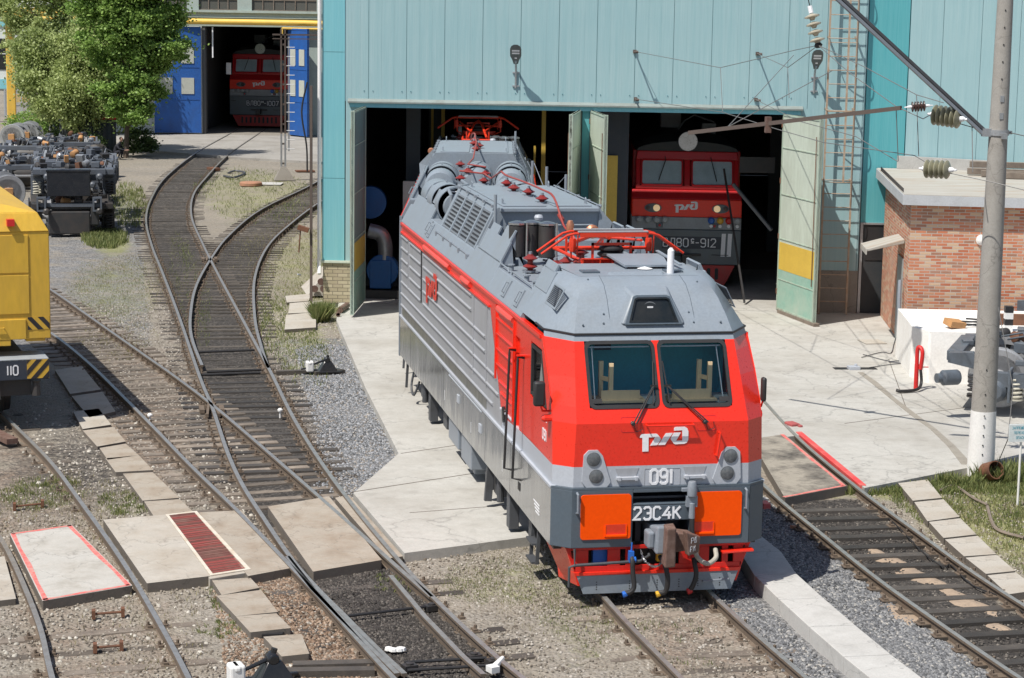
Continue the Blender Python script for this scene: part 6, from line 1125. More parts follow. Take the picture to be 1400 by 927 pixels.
# whitewashed ramp wall
ww = G(1240, 517); b = MB(); a0 = np.array(G(1243, 514)); 
def WA(s, d, z): return tuple(a0+e2*s+n2*d+np.array([0, 0, z]))
b.hexa([WA(0, 0, -.02), WA(.35, -.85, -.02), WA(6, -.85, -.02), WA(6, 2.6, -.02), WA(.05, .1, 1.16), WA(.40, -.45, 1.12), WA(6, -.45, 1.12), WA(6, 2.6, 1.16)]) if False else b.prism([(0, 0), (.30, -.8), (6, -.8), (6, 2.8), (0, 2.8)], lambda s, d, z: WA(s+(.02 if z > 1 else 0), d+(.12 if z > 1 and d < 0 else 0), z), -.02, 1.14)
add_thing_mesh('whitewashed_wall', 'thick low whitewashed wall in front of the brick annex', 'wall', b, M['white_wall'], smooth=False, bevel=.04)
b = MB(); b.beam(WA(1.7, .6, 1.26), WA(6, .6, 1.26), .2, .24); add_thing_mesh('rusty_beam', 'rusty steel beam lying on the whitewashed wall', 'beam', b, M['rust'], smooth=False)
for i, s in enumerate((2.1, 5.3)):
    b = MB(); 
    for k in range(4): b.box(-.09, .09, -.09, .09, k*.14, k*.14+.14, k % 2)
    xf(b, Matrix.Translation(WA(s, -.35, 1.14))@Matrix.Rotation(fang, 4, 'Z')); add_thing_mesh('striped_post', ('black and white striped block on the wall, left of the pole', 'black and white striped block on the wall at the right edge')[i], 'marker post', b, [M['white'], M['black']], group='striped blocks on the wall', smooth=False)
b = MB(); b.obox(WA(.95, -.1, 1.25), (.42, .3, .14), (.2, .15, .3)); add_thing_mesh('wood_offcut', 'brown wood offcut on top of the whitewashed wall', 'wood', b, M['wood2'], smooth=False)
b = MB(); pts = [WA(1.2+.35*math.cos(a)*(1+.1*(a % 2)), .1+.15*math.sin(a), 1.17+.01*a) for a in np.linspace(0, 14, 50)]; b.tube(pts, .02, 6); add_thing_mesh('cable_coil', 'black cable coil on the whitewashed wall', 'cable', b, M['black'])
hy = thing('red_standpipe', 'red water standpipe with a black hose at the whitewashed wall', 'standpipe', G(1253, 521)); p = np.array(G(1252, 531)); b = MB(); b.tube([p, p+(0, 0, .55)], .05, 10); b.tube(smoothline([p+(0, 0, .5), p+(0, 0, .88), p+(.05, -.05, .92), p+(.07, -.12, .8), p+(.05, -.1, .45)], 4), .045, 10); b.tube([p+(.0, -.1, .5), p+(.22, -.12, .5)], .012, 6); b.build('standpipe', M['redv'], hy, world=True); b = MB(); b.tube(smoothline([p+(.05, -.1, .45), p+(.06, -.15, .15), p+(-.12, -.35, .05), p+(-.5, -.45, .04), p+(-.62, -.42, .06)], 5), .035, 8); b.build('hose', M['black'], hy, world=True)
# pit in the apron
b = MB(); p = np.array(G(1169, 503)); b.box(-.5, .5, -.13, .13, -.006, .001); xf(b, Matrix.Translation(tuple(p))@Matrix.Rotation(-.1, 4, 'Z')); o = add_thing_mesh('cable_pit', 'narrow open black pit in the apron', 'pit', b, M['black'], smooth=False)
b = MB(); b.box(-.13, .13, -.11, .11, -.01, .07); b.lathe([(.04, 0), (.04, .12)], (.05, 0, 0), n=8); xf(b, Matrix.Translation(tuple(np.array(G(1167, 504))))); add_thing_mesh('junction_box', 'small grey box in the open pit', 'box', b, M['grey_light'], smooth=False, bevel=.01)
for i, pts in enumerate((((1178, 488), (1205, 481), (1218, 482), (1222, 470), (1225, 460)), ((1180, 484), (1210, 492), (1235, 496), (1215, 494), (1238, 492)), ((1188, 502), (1215, 498), (1238, 496)))): b = MB(); b.tube(smoothline([G(u, v, .012) for u, v in pts], 5), .010, 5); add_thing_mesh('cable', ('thin dark cable curling to the annex door', 'looped cable on the apron in front of the white wall', 'short cable from the pit to the white wall')[i], 'cable', b, M['under'])
# ------------------------------------------------------------------ far shed with the blue gates
B0 = np.array(G(214, 181)); BS = thing('green_shed', 'far pale green shed with a blue-gated opening and a row of windows', 'building', tuple(B0), fang)
def BB(s, d, z): return tuple(B0+Fe*s-Fn*d+np.array([0, 0, z]))
b = MB(); b.box(-4.6, 2.75, 0, .3, 0, 6.35, 0); b.box(8.0, 16, 0, .3, 0, 6.35, 1); b.box(-4.6, 16, 0, .3, 6.35, 7.25, 1); b.box(-4.6, 16, 0, .3, 9.0, 12, 1); b.box(-4.6, 2.7, -.08, 0, 0, 1.0, 0)
for s0, s1 in ((-2.6, -1.9), (1.9, 2.6), (4.9, 5.75), (9.6, 10.4), (13.5, 14.2)): b.box(s0, s1, -.05, .3, 7.25, 9.0, 1)
b.build('wall', [M['whtwall'], M['grnwall']], BS, smooth=False)
b = MB(); b.box(-4.6, 16, -.16, 0, 7.16, 7.30); b.box(-4.6, 16, -.1, 0, 6.86, 6.9); b.build('cornice', M['grnwall'], BS, smooth=False)
for s0, s1 in ((-1.9, 1.9), (2.6, 4.9), (5.75, 9.6), (10.4, 13.5)):
    b = MB(); b.box(s0, s1, .1, .14, 7.3, 9.0, 0); k = int((s1-s0)/.55)
    for i in range(k+1): x = s0+(s1-s0)*i/k; b.box(x-.025, x+.025, .04, .1, 7.3, 9., 1)
    for z in (7.3, 7.9, 8.5): b.box(s0, s1, .05, .09, z, z+.05, 1)
    b.build('window', [M['dimpane'] if 'dimpane' in M else M['glassd'], M['timber']], BS, smooth=False)
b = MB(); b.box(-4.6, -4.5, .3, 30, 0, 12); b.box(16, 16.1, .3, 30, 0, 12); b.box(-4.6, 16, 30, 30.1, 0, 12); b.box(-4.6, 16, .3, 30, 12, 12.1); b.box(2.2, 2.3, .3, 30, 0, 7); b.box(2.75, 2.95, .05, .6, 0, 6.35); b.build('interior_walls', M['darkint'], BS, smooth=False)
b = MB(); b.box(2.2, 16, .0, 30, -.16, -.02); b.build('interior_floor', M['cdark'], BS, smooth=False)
b = MB(); b.box(3.6, 3.9, 3.6, 3.64, 3.4, 4.1); b.box(3.35, 3.42, .1, .16, 4.5, 6.3); b.build('inner_lamp', M['letter'], BS, smooth=False)
road = [G(-10, 168), G(214, 183), BB(2.7, 0, 0), BB(16, 0, 0), BB(16, 6, 0), G(440, 218), G(320, 213), G(205, 203), G(170, 195), G(-10, 185)]
b = MB(); b.prism([p[:2] for p in (G(120, 181), G(214, 182), BB(2.7, .0, 0), BB(16, .0, 0), BB(16, 16.5, 0), G(438, 220), G(330, 214), G(200, 204), G(190, 196), G(120, 190))], lambda a, c, z: (a, c, z), -.3, -.03); o = b.build('yard_road', M['asphalt'], None, smooth=False); o['kind'] = 'structure'
b = MB(); b.tube([BB(-9, .35, 6.62), BB(8.9, .35, 6.62), BB(16, .35, 6.5)], .17, 12); b.tube([BB(7.6, .3, 6.35), BB(7.6, .4, 6.2), BB(7.6, .4, 5.9)], .06, 8); b.tube([BB(7.6, .4, 6.3), BB(15, .4, 6.25)], .07, 8); add_thing_mesh('gas_pipe', 'thick yellow pipe running above the blue gates', 'pipe', b, M['gas'])
def blue_leaf(label, s, ang, w, sg):
    t = thing('blue_gate', label, 'gate', BB(s, .1, 0), fang+ang, group='blue gates of the far shed'); b = MB(); x0, x1 = sorted((0, sg*w)); b.box(x0, x1, -.04, .04, .05, 6.3)
    for z in (.05, 2.0, 3.9, 5.1, 6.2): b.box(x0, x1, -.06, .06, z, z+.06)
    for a in (x0, x1-.08): b.box(a, a+.08, -.07, .07, .03, 6.32)
    b.build('panel', M['blued'], t, smooth=False)
    for z in (2.35, 4.15):
        for f in (.12, .58): a = x0+(x1-x0)*f; b = MB(); b.box(a, a+(x1-x0)*.27, -.075, .075, z, z+.95); b.build('painted_window', M['greywindow'], t, smooth=False)
    return t
blue_leaf('left blue gate leaf with four painted-over panes beside the tree', 2.72, R_(8), 2.75, -1); blue_leaf('right blue gate leaf standing open behind the ladder mast', 7.95, -R_(50), 2.1, 1)
# lattice mast with rungs
mt = thing('ladder_mast', 'slender rusty mast with climbing rungs in front of the blue gates', 'mast', G(388, 245, -.1)); p = np.array(G(388, 245, -.1)); b = MB()
for dx in (-.11, .07): b.box(p[0]+dx-.035, p[0]+dx+.035, p[1]-.04, p[1]+.04, 2.0, 6.75, 0); b.box(p[0]+dx-.04, p[0]+dx+.04, p[1]-.045, p[1]+.045, -.1, 2.0, 1)
for i in range(7): b.box(p[0]-.11, p[0]+.07, p[1]-.02, p[1]+.02, .6+i*.9, .68+i*.9, 0)
b.box(p[0]-.5, p[0]+1.9, p[1]-.04, p[1]+.04, 6.45, 6.52, 0); b.box(p[0]-.5, p[0]+1.9, p[1]-.04, p[1]+.04, 6.28, 6.32, 0); b.build('column', [M['rustbrown'], M['galv']], mt, world=True, smooth=False)
b = MB(); b.box(p[0]+.2, p[0]+.27, p[1]-.02, p[1]+.02, 1.2, 6.4)
for i in range(12): b.tube([(p[0]+.05, p[1], 1.3+i*.42), (p[0]+.5, p[1]-.05, 1.3+i*.42)], .018, 5)
b.build('rung', M['galv'], mt, world=True, smooth=False); b = MB(); b.hexa([(p[0]-.45, p[1]-.3, -.12), (p[0]+.5, p[1]-.3, -.12), (p[0]+.5, p[1]+.3, -.12), (p[0]-.45, p[1]+.3, -.12), (p[0]-.12, p[1]-.1, .5), (p[0]+.1, p[1]-.1, .5), (p[0]+.1, p[1]+.1, .5), (p[0]-.12, p[1]+.1, .5)]); b.build('footing', M['cdark'], mt, world=True, smooth=False)
# bits lying around there
for nm, lab, uv, sz, rz, mm in (('manhole_cover', 'round rust-red lid lying in the grass beside a pale plate', (343, 253), (1.1, .9, .1), .1, 'rustorange'), ('metal_plate', 'pale plate lying in the grass by the mast', (366, 251), (1.3, 1.1, .03), -.2, 'walk'), ('brick_pile', 'few rusty bricks beside the curved rail near the road', (292, 232), (.3, .9, .12), .4, 'rust'), ('rusty_plate', 'small rust-red plate near the rusty pole', (417, 234), (.9, .5, .06), .1, 'rust')):
    if mm == 'rustorange': M['rustorange'] = paint('orange_rust', (.40, .20, .12), .8, dirt=.5)
    g = G(*uv, -.12); b = MB()
    if nm == 'manhole_cover': b.lathe([(.5, 0), (.5, .12), (.46, .16), (.3, .17)], g, n=20)
    else: b.obox((g[0], g[1], g[2]+sz[2]/2), sz, (0, 0, rz))
    add_thing_mesh(nm, lab, {'manhole_cover': 'lid', 'metal_plate': 'plate', 'brick_pile': 'bricks', 'rusty_plate': 'plate'}[nm], b, M[mm], smooth=nm == 'manhole_cover')
b = MB(); b.tube(smoothline([G(306, 240, -.1), G(320, 242, -.05), G(335, 236, -.08), G(322, 233, -.05), G(312, 236, -.1)], 5), .05, 6); add_thing_mesh('wire_tangle', 'dark wire tangle on the grass right of the curved track', 'wire', b, M['under'])
WB = thing('white_building', 'pale turquoise and white building far behind the left tree', 'building', BB(-16, -52, 0), fang)
b = MB(); b.box(-14, 26, 0, 10, -.1, 12, 0); b.box(-14, 26, -.1, 0, 5.2, 5.7, 1); b.box(-14, 26, -.1, 0, 0, .8, 1); b.build('wall', [M['whtwall'], M['cornerteal']], WB, smooth=False)
for i in range(6): b = MB(); x = -12+i*4.2; b.box(x, x+1.6, -.06, .0, 1.6, 4.2, 0); b.box(x+.77, x+.83, -.09, -.06, 1.6, 4.2, 1); b.box(x, x+1.6, -.09, -.06, 2.9, 2.96, 1); b.build('window', [M['glassd'], M['white']], WB, smooth=False)
# yellow portal and kiosk behind the tree
yk = thing('yellow_portal', 'tall yellow pipe portal behind the left tree', 'pipe', G(16, 150)); b = MB(); q = np.array(G(17, 165)); b.box(q[0]-.3, q[0]+.25, q[1]-.3, q[1]+.3, 0, 7.0); b.build('upright', M['gas'], yk, world=True, smooth=False, bevel=.05); b = MB(); b.tube([(q[0]-6, q[1], 6.9), (q[0]+14, q[1]-2.5, 6.9)], .3, 10); b.build('top_pipe', M['gas'], yk, world=True)
ki = thing('grey_cabinet', 'grey cabinet with a yellow guard rail behind the left tree', 'cabinet', G(32, 135)); q = np.array(G(32, 142)); b = MB(); b.box(q[0]-.8, q[0]+1.6, q[1], q[1]+1.5, 0.2, 3.6); b.build('body', M['grey_light'], ki, world=True, smooth=False); b = MB(); b.box(q[0]-.9, q[0]+2.2, q[1]-1.2, q[1]-1.0, 0.2, .8); 
for x in (-.9, 0.2, 1.2, 2.2): b.tube([(q[0]+x, q[1]-1.1, .3), (q[0]+x, q[1]-1.1, 2.0)], .06, 6)
b.tube([(q[0]-.9, q[1]-1.1, 2.0), (q[0]+2.2, q[1]-1.1, 2.0)], .06, 6); b.build('guard_rail', M['gas'], ki, world=True)
fe = thing('mesh_fence', 'low grey mesh fence left of the tree', 'fence', G(20, 160)); b = MB(); 
for u in (7, 30, 60): q = G(u, 158, 0); b.box(q[0]-.05, q[0]+.05, q[1]-.05, q[1]+.05, -.1, 1.75)
qa, qb = np.array(G(7, 158)), np.array(G(60, 158)); b.beam(qa+(0, 0, 1.7), qb+(0, 0, 1.7), .07, .07); b.beam(qa+(0, 0, .1), qb+(0, 0, .1), .07, .07); b.build('frame', M['fence'], fe, world=True, smooth=False); b = MB()
for i in range(40): a = qa+(qb-qa)*i/40; b.tube([a+(0, 0, .1), a+(0, 0, 1.7)], .012, 4)
b.build('mesh', M['fence'], fe, world=True)
# dark shack, man and table under the tree
sh = thing('dark_shack', 'dark boarded shack in the shade under the trees', 'shack', G(150, 208)); q = np.array(G(150, 205)); b = MB(); b.box(q[0]-2.6, q[0]+.35, q[1]+.3, q[1]+2.6, -.1, 1.6)
for i in range(12): b.box(q[0]-2.6+i*.25, q[0]-2.6+i*.25+.2, q[1]+.26, q[1]+.3, 0, 1.6)
b.build('boards', M['shack'], sh, world=True, smooth=False); b = MB()
for x in (-1.4, -.6, .2): b.box(q[0]+x-.05, q[0]+x+.05, q[1]+.3, q[1]+.4, 1.6, 3.2)
b.box(q[0]-1.6, q[0]+.4, q[1]+.2, q[1]+2.4, 3.2, 3.3); b.box(q[0]-.9, q[0]+.35, q[1]+.24, q[1]+.3, 1.6, 1.72, 1); b.build('porch', [M['bogdark'], M['redv']], sh, world=True, smooth=False)
tb = thing('plank_table', 'small plank table right of the tree trunk', 'table', G(182, 208)); q = np.array(G(182, 209)); b = MB(); b.box(q[0]-.45, q[0]+.35, q[1]-.2, q[1]+.2, .55, .6); b.build('top', M['timber'], tb, world=True, smooth=False); b = MB(); b.box(q[0]-.04, q[0]+.04, q[1]-.04, q[1]+.04, -.1, .55); b.build('post', M['timber'], tb, world=True, smooth=False)
def skin_body(name, verts, edges, radii, mat, parent, sub=2):
    me = bpy.data.meshes.new(name); me.from_pydata(verts, edges, []); o = bpy.data.objects.new(name, me); C.objects.link(o); o.parent = parent
    s = o.modifiers.new('skin', 'SKIN'); 
    if not me.skin_vertices: 
        import bmesh
        bm_ = bmesh.new(); bm_.from_mesh(me); bm_.verts.layers.skin.verify(); bm_.to_mesh(me); bm_.free()
    for i, r in enumerate(radii): me.skin_vertices[0].data[i].radius = (r, r)
    me.skin_vertices[0].data[0].use_root = True
    u_ = o.modifiers.new('sub', 'SUBSURF'); u_.levels = sub; u_.render_levels = sub
    dg = bpy.context.evaluated_depsgraph_get(); m2 = bpy.data.meshes.new_from_object(o.evaluated_get(dg)); o.modifiers.clear(); o.data = m2; m2.materials.clear(); m2.materials.append(mat); m2.shade_smooth(); return o
mp = G(158, 216, -.1); man = thing('person', 'person in dark clothes crouching beside the tree trunk, arms forward', 'person', mp, R_(-25))
# one continuous figure, facing +x: pelvis, spine, neck, head; bent legs; arms reaching forward
V = [(0, 0, .30), (.05, 0, .50), (.16, 0, .68), (.24, 0, .78), (.29, 0, .86), (.31, 0, .94), (.02, .10, .28), (.36, .16, .40), (.24, .15, .10), (.26, .15, .04), (.38, .16, .03), (.02, -.10, .28), (.36, -.16, .40), (.24, -.15, .10), (.26, -.15, .04), (.38, -.16, .03), (.17, .17, .67), (.30, .22, .50), (.50, .14, .46), (.58, .11, .46), (.17, -.17, .67), (.30, -.22, .50), (.50, -.14, .46), (.58, -.11, .46)]
Ed = [(0, 1), (1, 2), (2, 3), (3, 4), (4, 5), (0, 6), (6, 7), (7, 8), (8, 9), (9, 10), (0, 11), (11, 12), (12, 13), (13, 14), (14, 15), (2, 16), (16, 17), (17, 18), (18, 19), (2, 20), (20, 21), (21, 22), (22, 23)]
Rd = [.15, .14, .15, .07, .05, .05, .10, .075, .045, .045, .03, .10, .075, .045, .045, .03, .07, .045, .035, .03, .07, .045, .035, .03]
skin_body('body', V, Ed, Rd, M['cloth'], man)
b = MB(); b.lathe([(.001, -.12), (.05, -.11), (.075, -.06), (.082, 0), (.085, .04), (.07, .09), (.03, .115), (.001, .12)], (.33, 0, .97), (.25, 0, 1), 16); b.box(.405, .43, -.012, .012, .94, .98); b.box(.36, .40, -.095, -.08, .95, .99); b.box(.36, .40, .08, .095, .95, .99); b.build('head', M['skin'], man)
b = MB(); b.lathe([(.09, .0), (.09, .05), (.07, .1), (.03, .13), (.001, .135)], (.305, 0, .98), (.1, 0, 1), 14); b.build('hair', M['hair'], man)
b = MB()
for s in (-1, 1):
    b.hexa([(.57, s*.11-.04, .43), (.66, s*.10-.04, .43), (.66, s*.10+.04, .43), (.57, s*.11+.04, .43), (.57, s*.11-.04, .465), (.66, s*.10-.04, .455), (.66, s*.10+.04, .455), (.57, s*.11+.04, .465)])
    for k in range(4): y = s*.10-.032+k*.021; b.tube([(.65, y, .447), (.69, y, .44), (.705-.006*abs(k-1.5), y, .41)], [.009, .008, .006], 6)
    b.tube([(.60, s*.10-s*.035, .45), (.64, s*.10-s*.06, .44), (.66, s*.1-s*.055, .425)], [.010, .009, .007], 6)
b.build('hand', M['skin'], man)
b = MB(); b.box(.10, .40, -.17, .17, .10, .16); b.build('trouser_stripe', M['letter'], man, smooth=False) if False else None
# ------------------------------------------------------------------ trees and plants
def leaves(name, pts, sizes, mat, parent, droop=0., tone=None):
    n_ = len(pts); P = np.asarray(pts); S = np.asarray(sizes); a = rng.uniform(0, 2*PI, n_); el = rng.uniform(-.6, .9, n_)-droop; d1 = np.stack([np.cos(a)*np.cos(el), np.sin(a)*np.cos(el), np.sin(el)], 1)
    r3 = rng.normal(0, 1, (n_, 3)); d2 = np.cross(d1, r3); d2 /= np.linalg.norm(d2, axis=1)[:, None]+1e-9; L = S[:, None]; Wd = S[:, None]*.38
    vs = np.stack([P, P+d1*L*.5+d2*Wd, P+d1*L, P+d1*L*.5-d2*Wd], 1).reshape(-1, 3); me = bpy.data.meshes.new(name); me.vertices.add(n_*4); me.vertices.foreach_set('co', vs.astype(np.float32).ravel()); me.loops.add(n_*4); me.loops.foreach_set('vertex_index', np.arange(n_*4, dtype=np.int32)); me.polygons.add(n_); me.polygons.foreach_set('loop_start', np.arange(0, n_*4, 4, dtype=np.int32)); me.update(calc_edges=True)
    tn = np.clip(rng.normal(.5, .28, n_) if tone is None else tone+rng.normal(0, .18, n_), 0, 1); at = me.attributes.new('tone', 'FLOAT', 'POINT'); at.data.foreach_set('value', np.repeat(tn, 4).astype(np.float32)); me.materials.append(mat); o = bpy.data.objects.new(name, me); C.objects.link(o); o.parent = parent; return o
def tree(name, label, base, clumps, nleaf, lsize, mat, trunk, droop=0., group=None, cat='tree', barkm='bark'):
    """clumps: list of (dx, dy, z, rx, rz) relative to base"""
    t = thing(name, label, cat, base, group=group); b = MB()
    if trunk:
        b.tube([(0, 0, -.1), (trunk[1]*.1, 0, 1.), (trunk[1]*.3, 0, 2.4), (trunk[1], 0, trunk[0])], [trunk[2], trunk[2]*.8, trunk[2]*.65, trunk[2]*.3], 8)
        for c in clumps:
            z0 = min(trunk[0]*.8, max(1.2, c[2]*.45)); st = np.array([trunk[1]*z0/trunk[0], 0, z0]); e_ = np.array(c[:3]); md = (st+e_)/2+np.array([0, 0, .25]); b.tube(smoothline([st, md, e_, e_+(0, 0, c[4]*.5)], 3), list(np.linspace(trunk[2]*.42, .02, 10)), 6)
            for k in range(4): a_ = random.uniform(0, 6.28); q = e_+np.array([math.cos(a_)*c[3]*.7, math.sin(a_)*c[3]*.7, random.uniform(-.3, .7)*c[4]]); b.tube([md, (md+q)/2+np.array([0, 0, .1]), q], [.05, .035, .012], 5)
        b.build('trunk', M[barkm], t)
    vol = np.array([c[3]**2*c[4] for c in clumps])**.8; vol /= vol.sum(); P, S, Tn = [], [], []
    for c, f in zip(clumps, vol):
        n_ = int(nleaf*f); nsub = max(14, int(70*f*len(clumps)**.5)); d = rng.normal(0, 1, (nsub, 3)); d /= np.linalg.norm(d, axis=1)[:, None]; cc = d*(rng.uniform(.35, 1, (nsub, 1))**.5)*np.array([c[3], c[3], c[4]]); k = rng.integers(0, nsub, n_)
        tw = rng.normal(0, .30, (n_, 3))*np.array([c[3]*.5, c[3]*.5, c[4]*.42])*rng.choice([.6, 1., 1.9], (n_, 1), p=[.45, .4, .15]); q = cc[k]+tw
        if droop: q[:, 2] -= np.abs(rng.normal(0, .5*droop, n_))
        P.append(q+np.array(c[:3])); S.append(rng.uniform(.6, 1.3, n_)*lsize); Tn.append(rng.uniform(.2, .8, nsub)[k])
    P = np.concatenate(P); keep = P[:, 2] > .15; leaves('crown', P[keep], np.concatenate(S)[keep], mat, t, droop*.8, np.concatenate(Tn)[keep]); return t
w0 = G(112, 205, -.1); m0 = G(172, 214, -.1); k0 = G(60, 188, -.1)
tree('willow_tree', 'pale green drooping tree behind the heap of bogies', w0, [(0, 0, 5.4, 2.0, 1.2), (-1.7, .2, 4.2, 1.7, 1.1), (1.6, -.2, 5.0, 1.9, 1.2), (.2, -.6, 3.6, 2.3, 1.2), (-1.2, -.3, 2.9, 1.7, .9), (1.9, -.3, 3.3, 1.6, 1.0), (2.8, 0, 4.4, 1.2, 1.0), (.8, -.5, 2.4, 1.7, .7), (-2.4, .2, 5.6, 1.4, 1.1), (.8, 0, 6.6, 1.6, 1.1)], 80000, .15, M['leafw'], (4.6, .3, .17), droop=1.)
tree('maple_tree', 'bright green broad-leaved tree overhanging the yard road', m0, [(.4, 0, 6.9, 1.9, 1.2), (1.5, .3, 7.4, 1.6, 1.1), (1.6, -.2, 5.7, 1.6, 1.0), (.7, .2, 5.0, 1.5, 1.1), (1.0, -.3, 3.9, 1.3, .9), (.3, 0, 8.6, 1.9, 1.2), (-1.0, .3, 7.8, 1.7, 1.1), (1.1, 0, 3.0, 1.0, .7), (2.1, .1, 6.6, 1.0, .8), (.2, -.3, 2.3, 1.1, .8), (-.5, -.3, 3.2, 1.1, .9), (-.8, .2, 5.8, 1.5, 1.2), (2.0, 0, 8.6, 1.2, .8)], 90000, .16, M['leafg'], (6.6, .5, .15))
tree('sparse_tree', 'half bare tree with grey branches showing at the top left', (k0[0]+2.0, k0[1]+1, -.1), [(-2.6, 0, 7.2, 2.0, 1.4), (-2.8, 0, 5.6, 1.6, 1.1), (-1.2, -.2, 5.4, 1.6, 1.3), (.2, 0, 6.8, 1.5, 1.3), (1.0, 0, 8.3, 1.6, 1.1), (1.4, .2, 6.2, 1.2, 1.0), (-1.2, 0, 8.6, 1.9, 1.1), (-.6, 0, 4.0, 1.3, .9)], 34000, .16, M['leafw'], (8.2, .3, .2))
for uv, lab, sc, mt_, n_ in (((60, 192), 'leafy bush at the foot of the willow, above the wheels', 1.25, 'leafg', 6000), ((28, 186), 'small bush beside the mesh fence', .8, 'leafg', 2500), ((190, 212), 'round dark bush right of the tree trunk', .85, 'leafd', 4500), ((100, 205), 'dark undergrowth left of the shack', 1.2, 'leafd', 5000), ((128, 209), 'dark undergrowth in front of the shack', .6, 'leafd', 1500)):
    g = G(*uv, -.1); tree('bush', lab, g, [(0, 0, .9*sc, 1.0*sc, .8*sc), (.5*sc, 0, .6*sc, .7*sc, .5*sc), (-.5*sc, 0, .7*sc, .7*sc, .6*sc)], n_, .12, M[mt_], None, cat='bush', group='bushes under the trees')
def tufts(name, label, cat, zones, mat, kind='stuff', hh=(.05, .14)):
    P, S, T_ = [], [], []
    for (x, y, rx, ry, n_, h) in zones:
        k = rng.normal(0, .5, (n_, 2)); cx = rng.uniform(-1, 1, (max(3, n_//14), 2)); ci = rng.integers(0, len(cx), n_); rd = np.sqrt(np.minimum(1, np.abs(cx[:, 0]))) ; aa = cx[:, 1]*PI
        q = np.stack([x+((rd*np.cos(aa))[ci]+k[:, 0]*.16)*rx, y+((rd*np.sin(aa))[ci]+k[:, 1]*.16)*ry, np.full(n_, GZ)], 1); P.append(q); S.append(rng.uniform(.5, 1.3, n_)*h); T_.append(rng.uniform(0, 1, n_))
    P = np.concatenate(P); S = np.concatenate(S); T_ = np.concatenate(T_); ok = ap_ok(P[:, 0], P[:, 1]); P, S, T_ = P[ok], S[ok], T_[ok]; n_ = len(P)
    a = rng.uniform(0, 2*PI, n_); ln = rng.normal(0, .35, (n_, 2)); wv = np.stack([np.cos(a), np.sin(a), np.zeros(n_)], 1)*np.minimum(S*.10, .014+.02*S)[:, None]; tip = P+np.stack([ln[:, 0]*S, ln[:, 1]*S, S], 1); mid = P*.5+tip*.5+np.array([0, 0, .01])
    vs = np.stack([P-wv, P+wv, mid+wv*.8, tip, mid-wv*.8], 1).reshape(-1, 3); me = bpy.data.meshes.new(name); me.vertices.add(n_*5); me.vertices.foreach_set('co', vs.astype(np.float32).ravel()); me.loops.add(n_*5); me.loops.foreach_set('vertex_index', np.arange(n_*5, dtype=np.int32)); me.polygons.add(n_); me.polygons.foreach_set('loop_start', np.arange(0, n_*5, 5, dtype=np.int32)); me.update(calc_edges=True)
    at = me.attributes.new('tone', 'FLOAT', 'POINT'); at.data.foreach_set('value', np.repeat(T_, 5).astype(np.float32)); me.materials.append(mat); o = bpy.data.objects.new(name, me); C.objects.link(o); return tag(o, label, cat, kind=kind)
tufts('grass', 'short green grass and weeds growing between the tracks', 'grass', [(7.3, 4.5, 1.1, 2.2, 4500, .07), (8.6, 6.4, 1.2, .8, 4500, .09), (6.3, 6.3, 1.3, .35, 2500, .12), (5.8, 4.4, .25, 2.0, 1200, .07), (6.9, 1.5, 1.0, 1.3, 1800, .06), (-1.9, 1.5, 1.0, 1.2, 2600, .035), (-1.3, -.6, .5, 1.4, 900, .035), (-.2, -1.6, .6, 1.2, 260, .05), (-3.6, 1.6, .3, .5, 300, .06), (-8.8, 8.0, .7, 1.2, 1500, .06), (-7.4, 7.0, .5, .8, 900, .06), (-5.9, 1.2, .4, 1., 300, .07), (-6.2, -.3, .3, .4, 300, .06), (-1.2, 34, 2.2, 9, 6000, .06), (-7.9, 45.5, .7, 2.6, 3800, .20), (-7.0, 58, .8, 9, 2500, .12), (-3.3, 24.5, .8, 6.5, 2200, .09), (-7.6, 33, 1.3, 6, 1500, .05), (-1.5, 62, 2.6, 12, 3000, .10), (-5.4, 35, .5, 12, 1500, .06)], M['grass'])
tufts('dry_grass', 'dry yellowish grass on the gravel', 'grass', [(-1.2, 38, 2.6, 11, 7000, .06), (-7.3, 34, 1.6, 7, 4000, .05), (-8.5, 6.5, 1.2, 3, 1500, .05), (-1.5, 1.2, 1.2, 2.5, 1300, .04), (7.2, 3.5, 1.4, 2.5, 2500, .06), (-7.5, 24, 1, 3, 1200, .05), (-7.3, 1., 1.2, 3., 600, .05)], M['drygrass'])
tufts('tall_weeds', 'tall green and yellow weed clump by the gate corner', 'weeds', [(-2.33, 26.7, .28, .35, 2600, .42)], M['grass'], kind=None); 
tufts('weeds', 'leafy weeds round the foot of the white-painted pole', 'weeds', [(8.4, 6.9, .7, .35, 1500, .28), (7.2, 6.6, .5, .3, 500, .2)], M['grass'], kind=None)
# loose stones as stuff
def near(keys, lo, hi):
    def f(X, Y):
        m_ = np.zeros(X.shape, bool)
        for k in keys: d = seg_dist(X, Y, CEN[k]); m_ |= (d > lo) & (d < hi)
        return m_ & ap_ok(X, Y)
    return f
o = stones('grey_ballast', 26000, (.85, 3.5, -8, 7), .014, .034, [(0., (.06, .062, .065)), (.5, (.155, .16, .17)), (.85, (.245, .25, .255)), (1., (.38, .365, .335))], lambda X, Y: ap_ok(X, Y) & (seg_dist(X, Y, CEN['F']) > .85)); tag(o, 'grey ballast stones on both sides of the low walkway', 'ballast', kind='stuff')
o = stones('grey_ballast', 7000, (-4.4, -1.8, 7, 24.5), .018, .036, [(0., (.08, .085, .092)), (.5, (.18, .19, .205)), (1., (.34, .35, .37))], lambda X, Y: ap_ok(X, Y) & (rng.uniform(0, 1, X.shape) < (X+4.6)/1.8) & (seg_dist(X, Y, np.array([(-3.4, 7.5), (-2.9, 12), (-2.5, 22)])) < .8)); tag(o, 'blue-grey gravel along the left edge of the apron', 'gravel', kind='stuff')
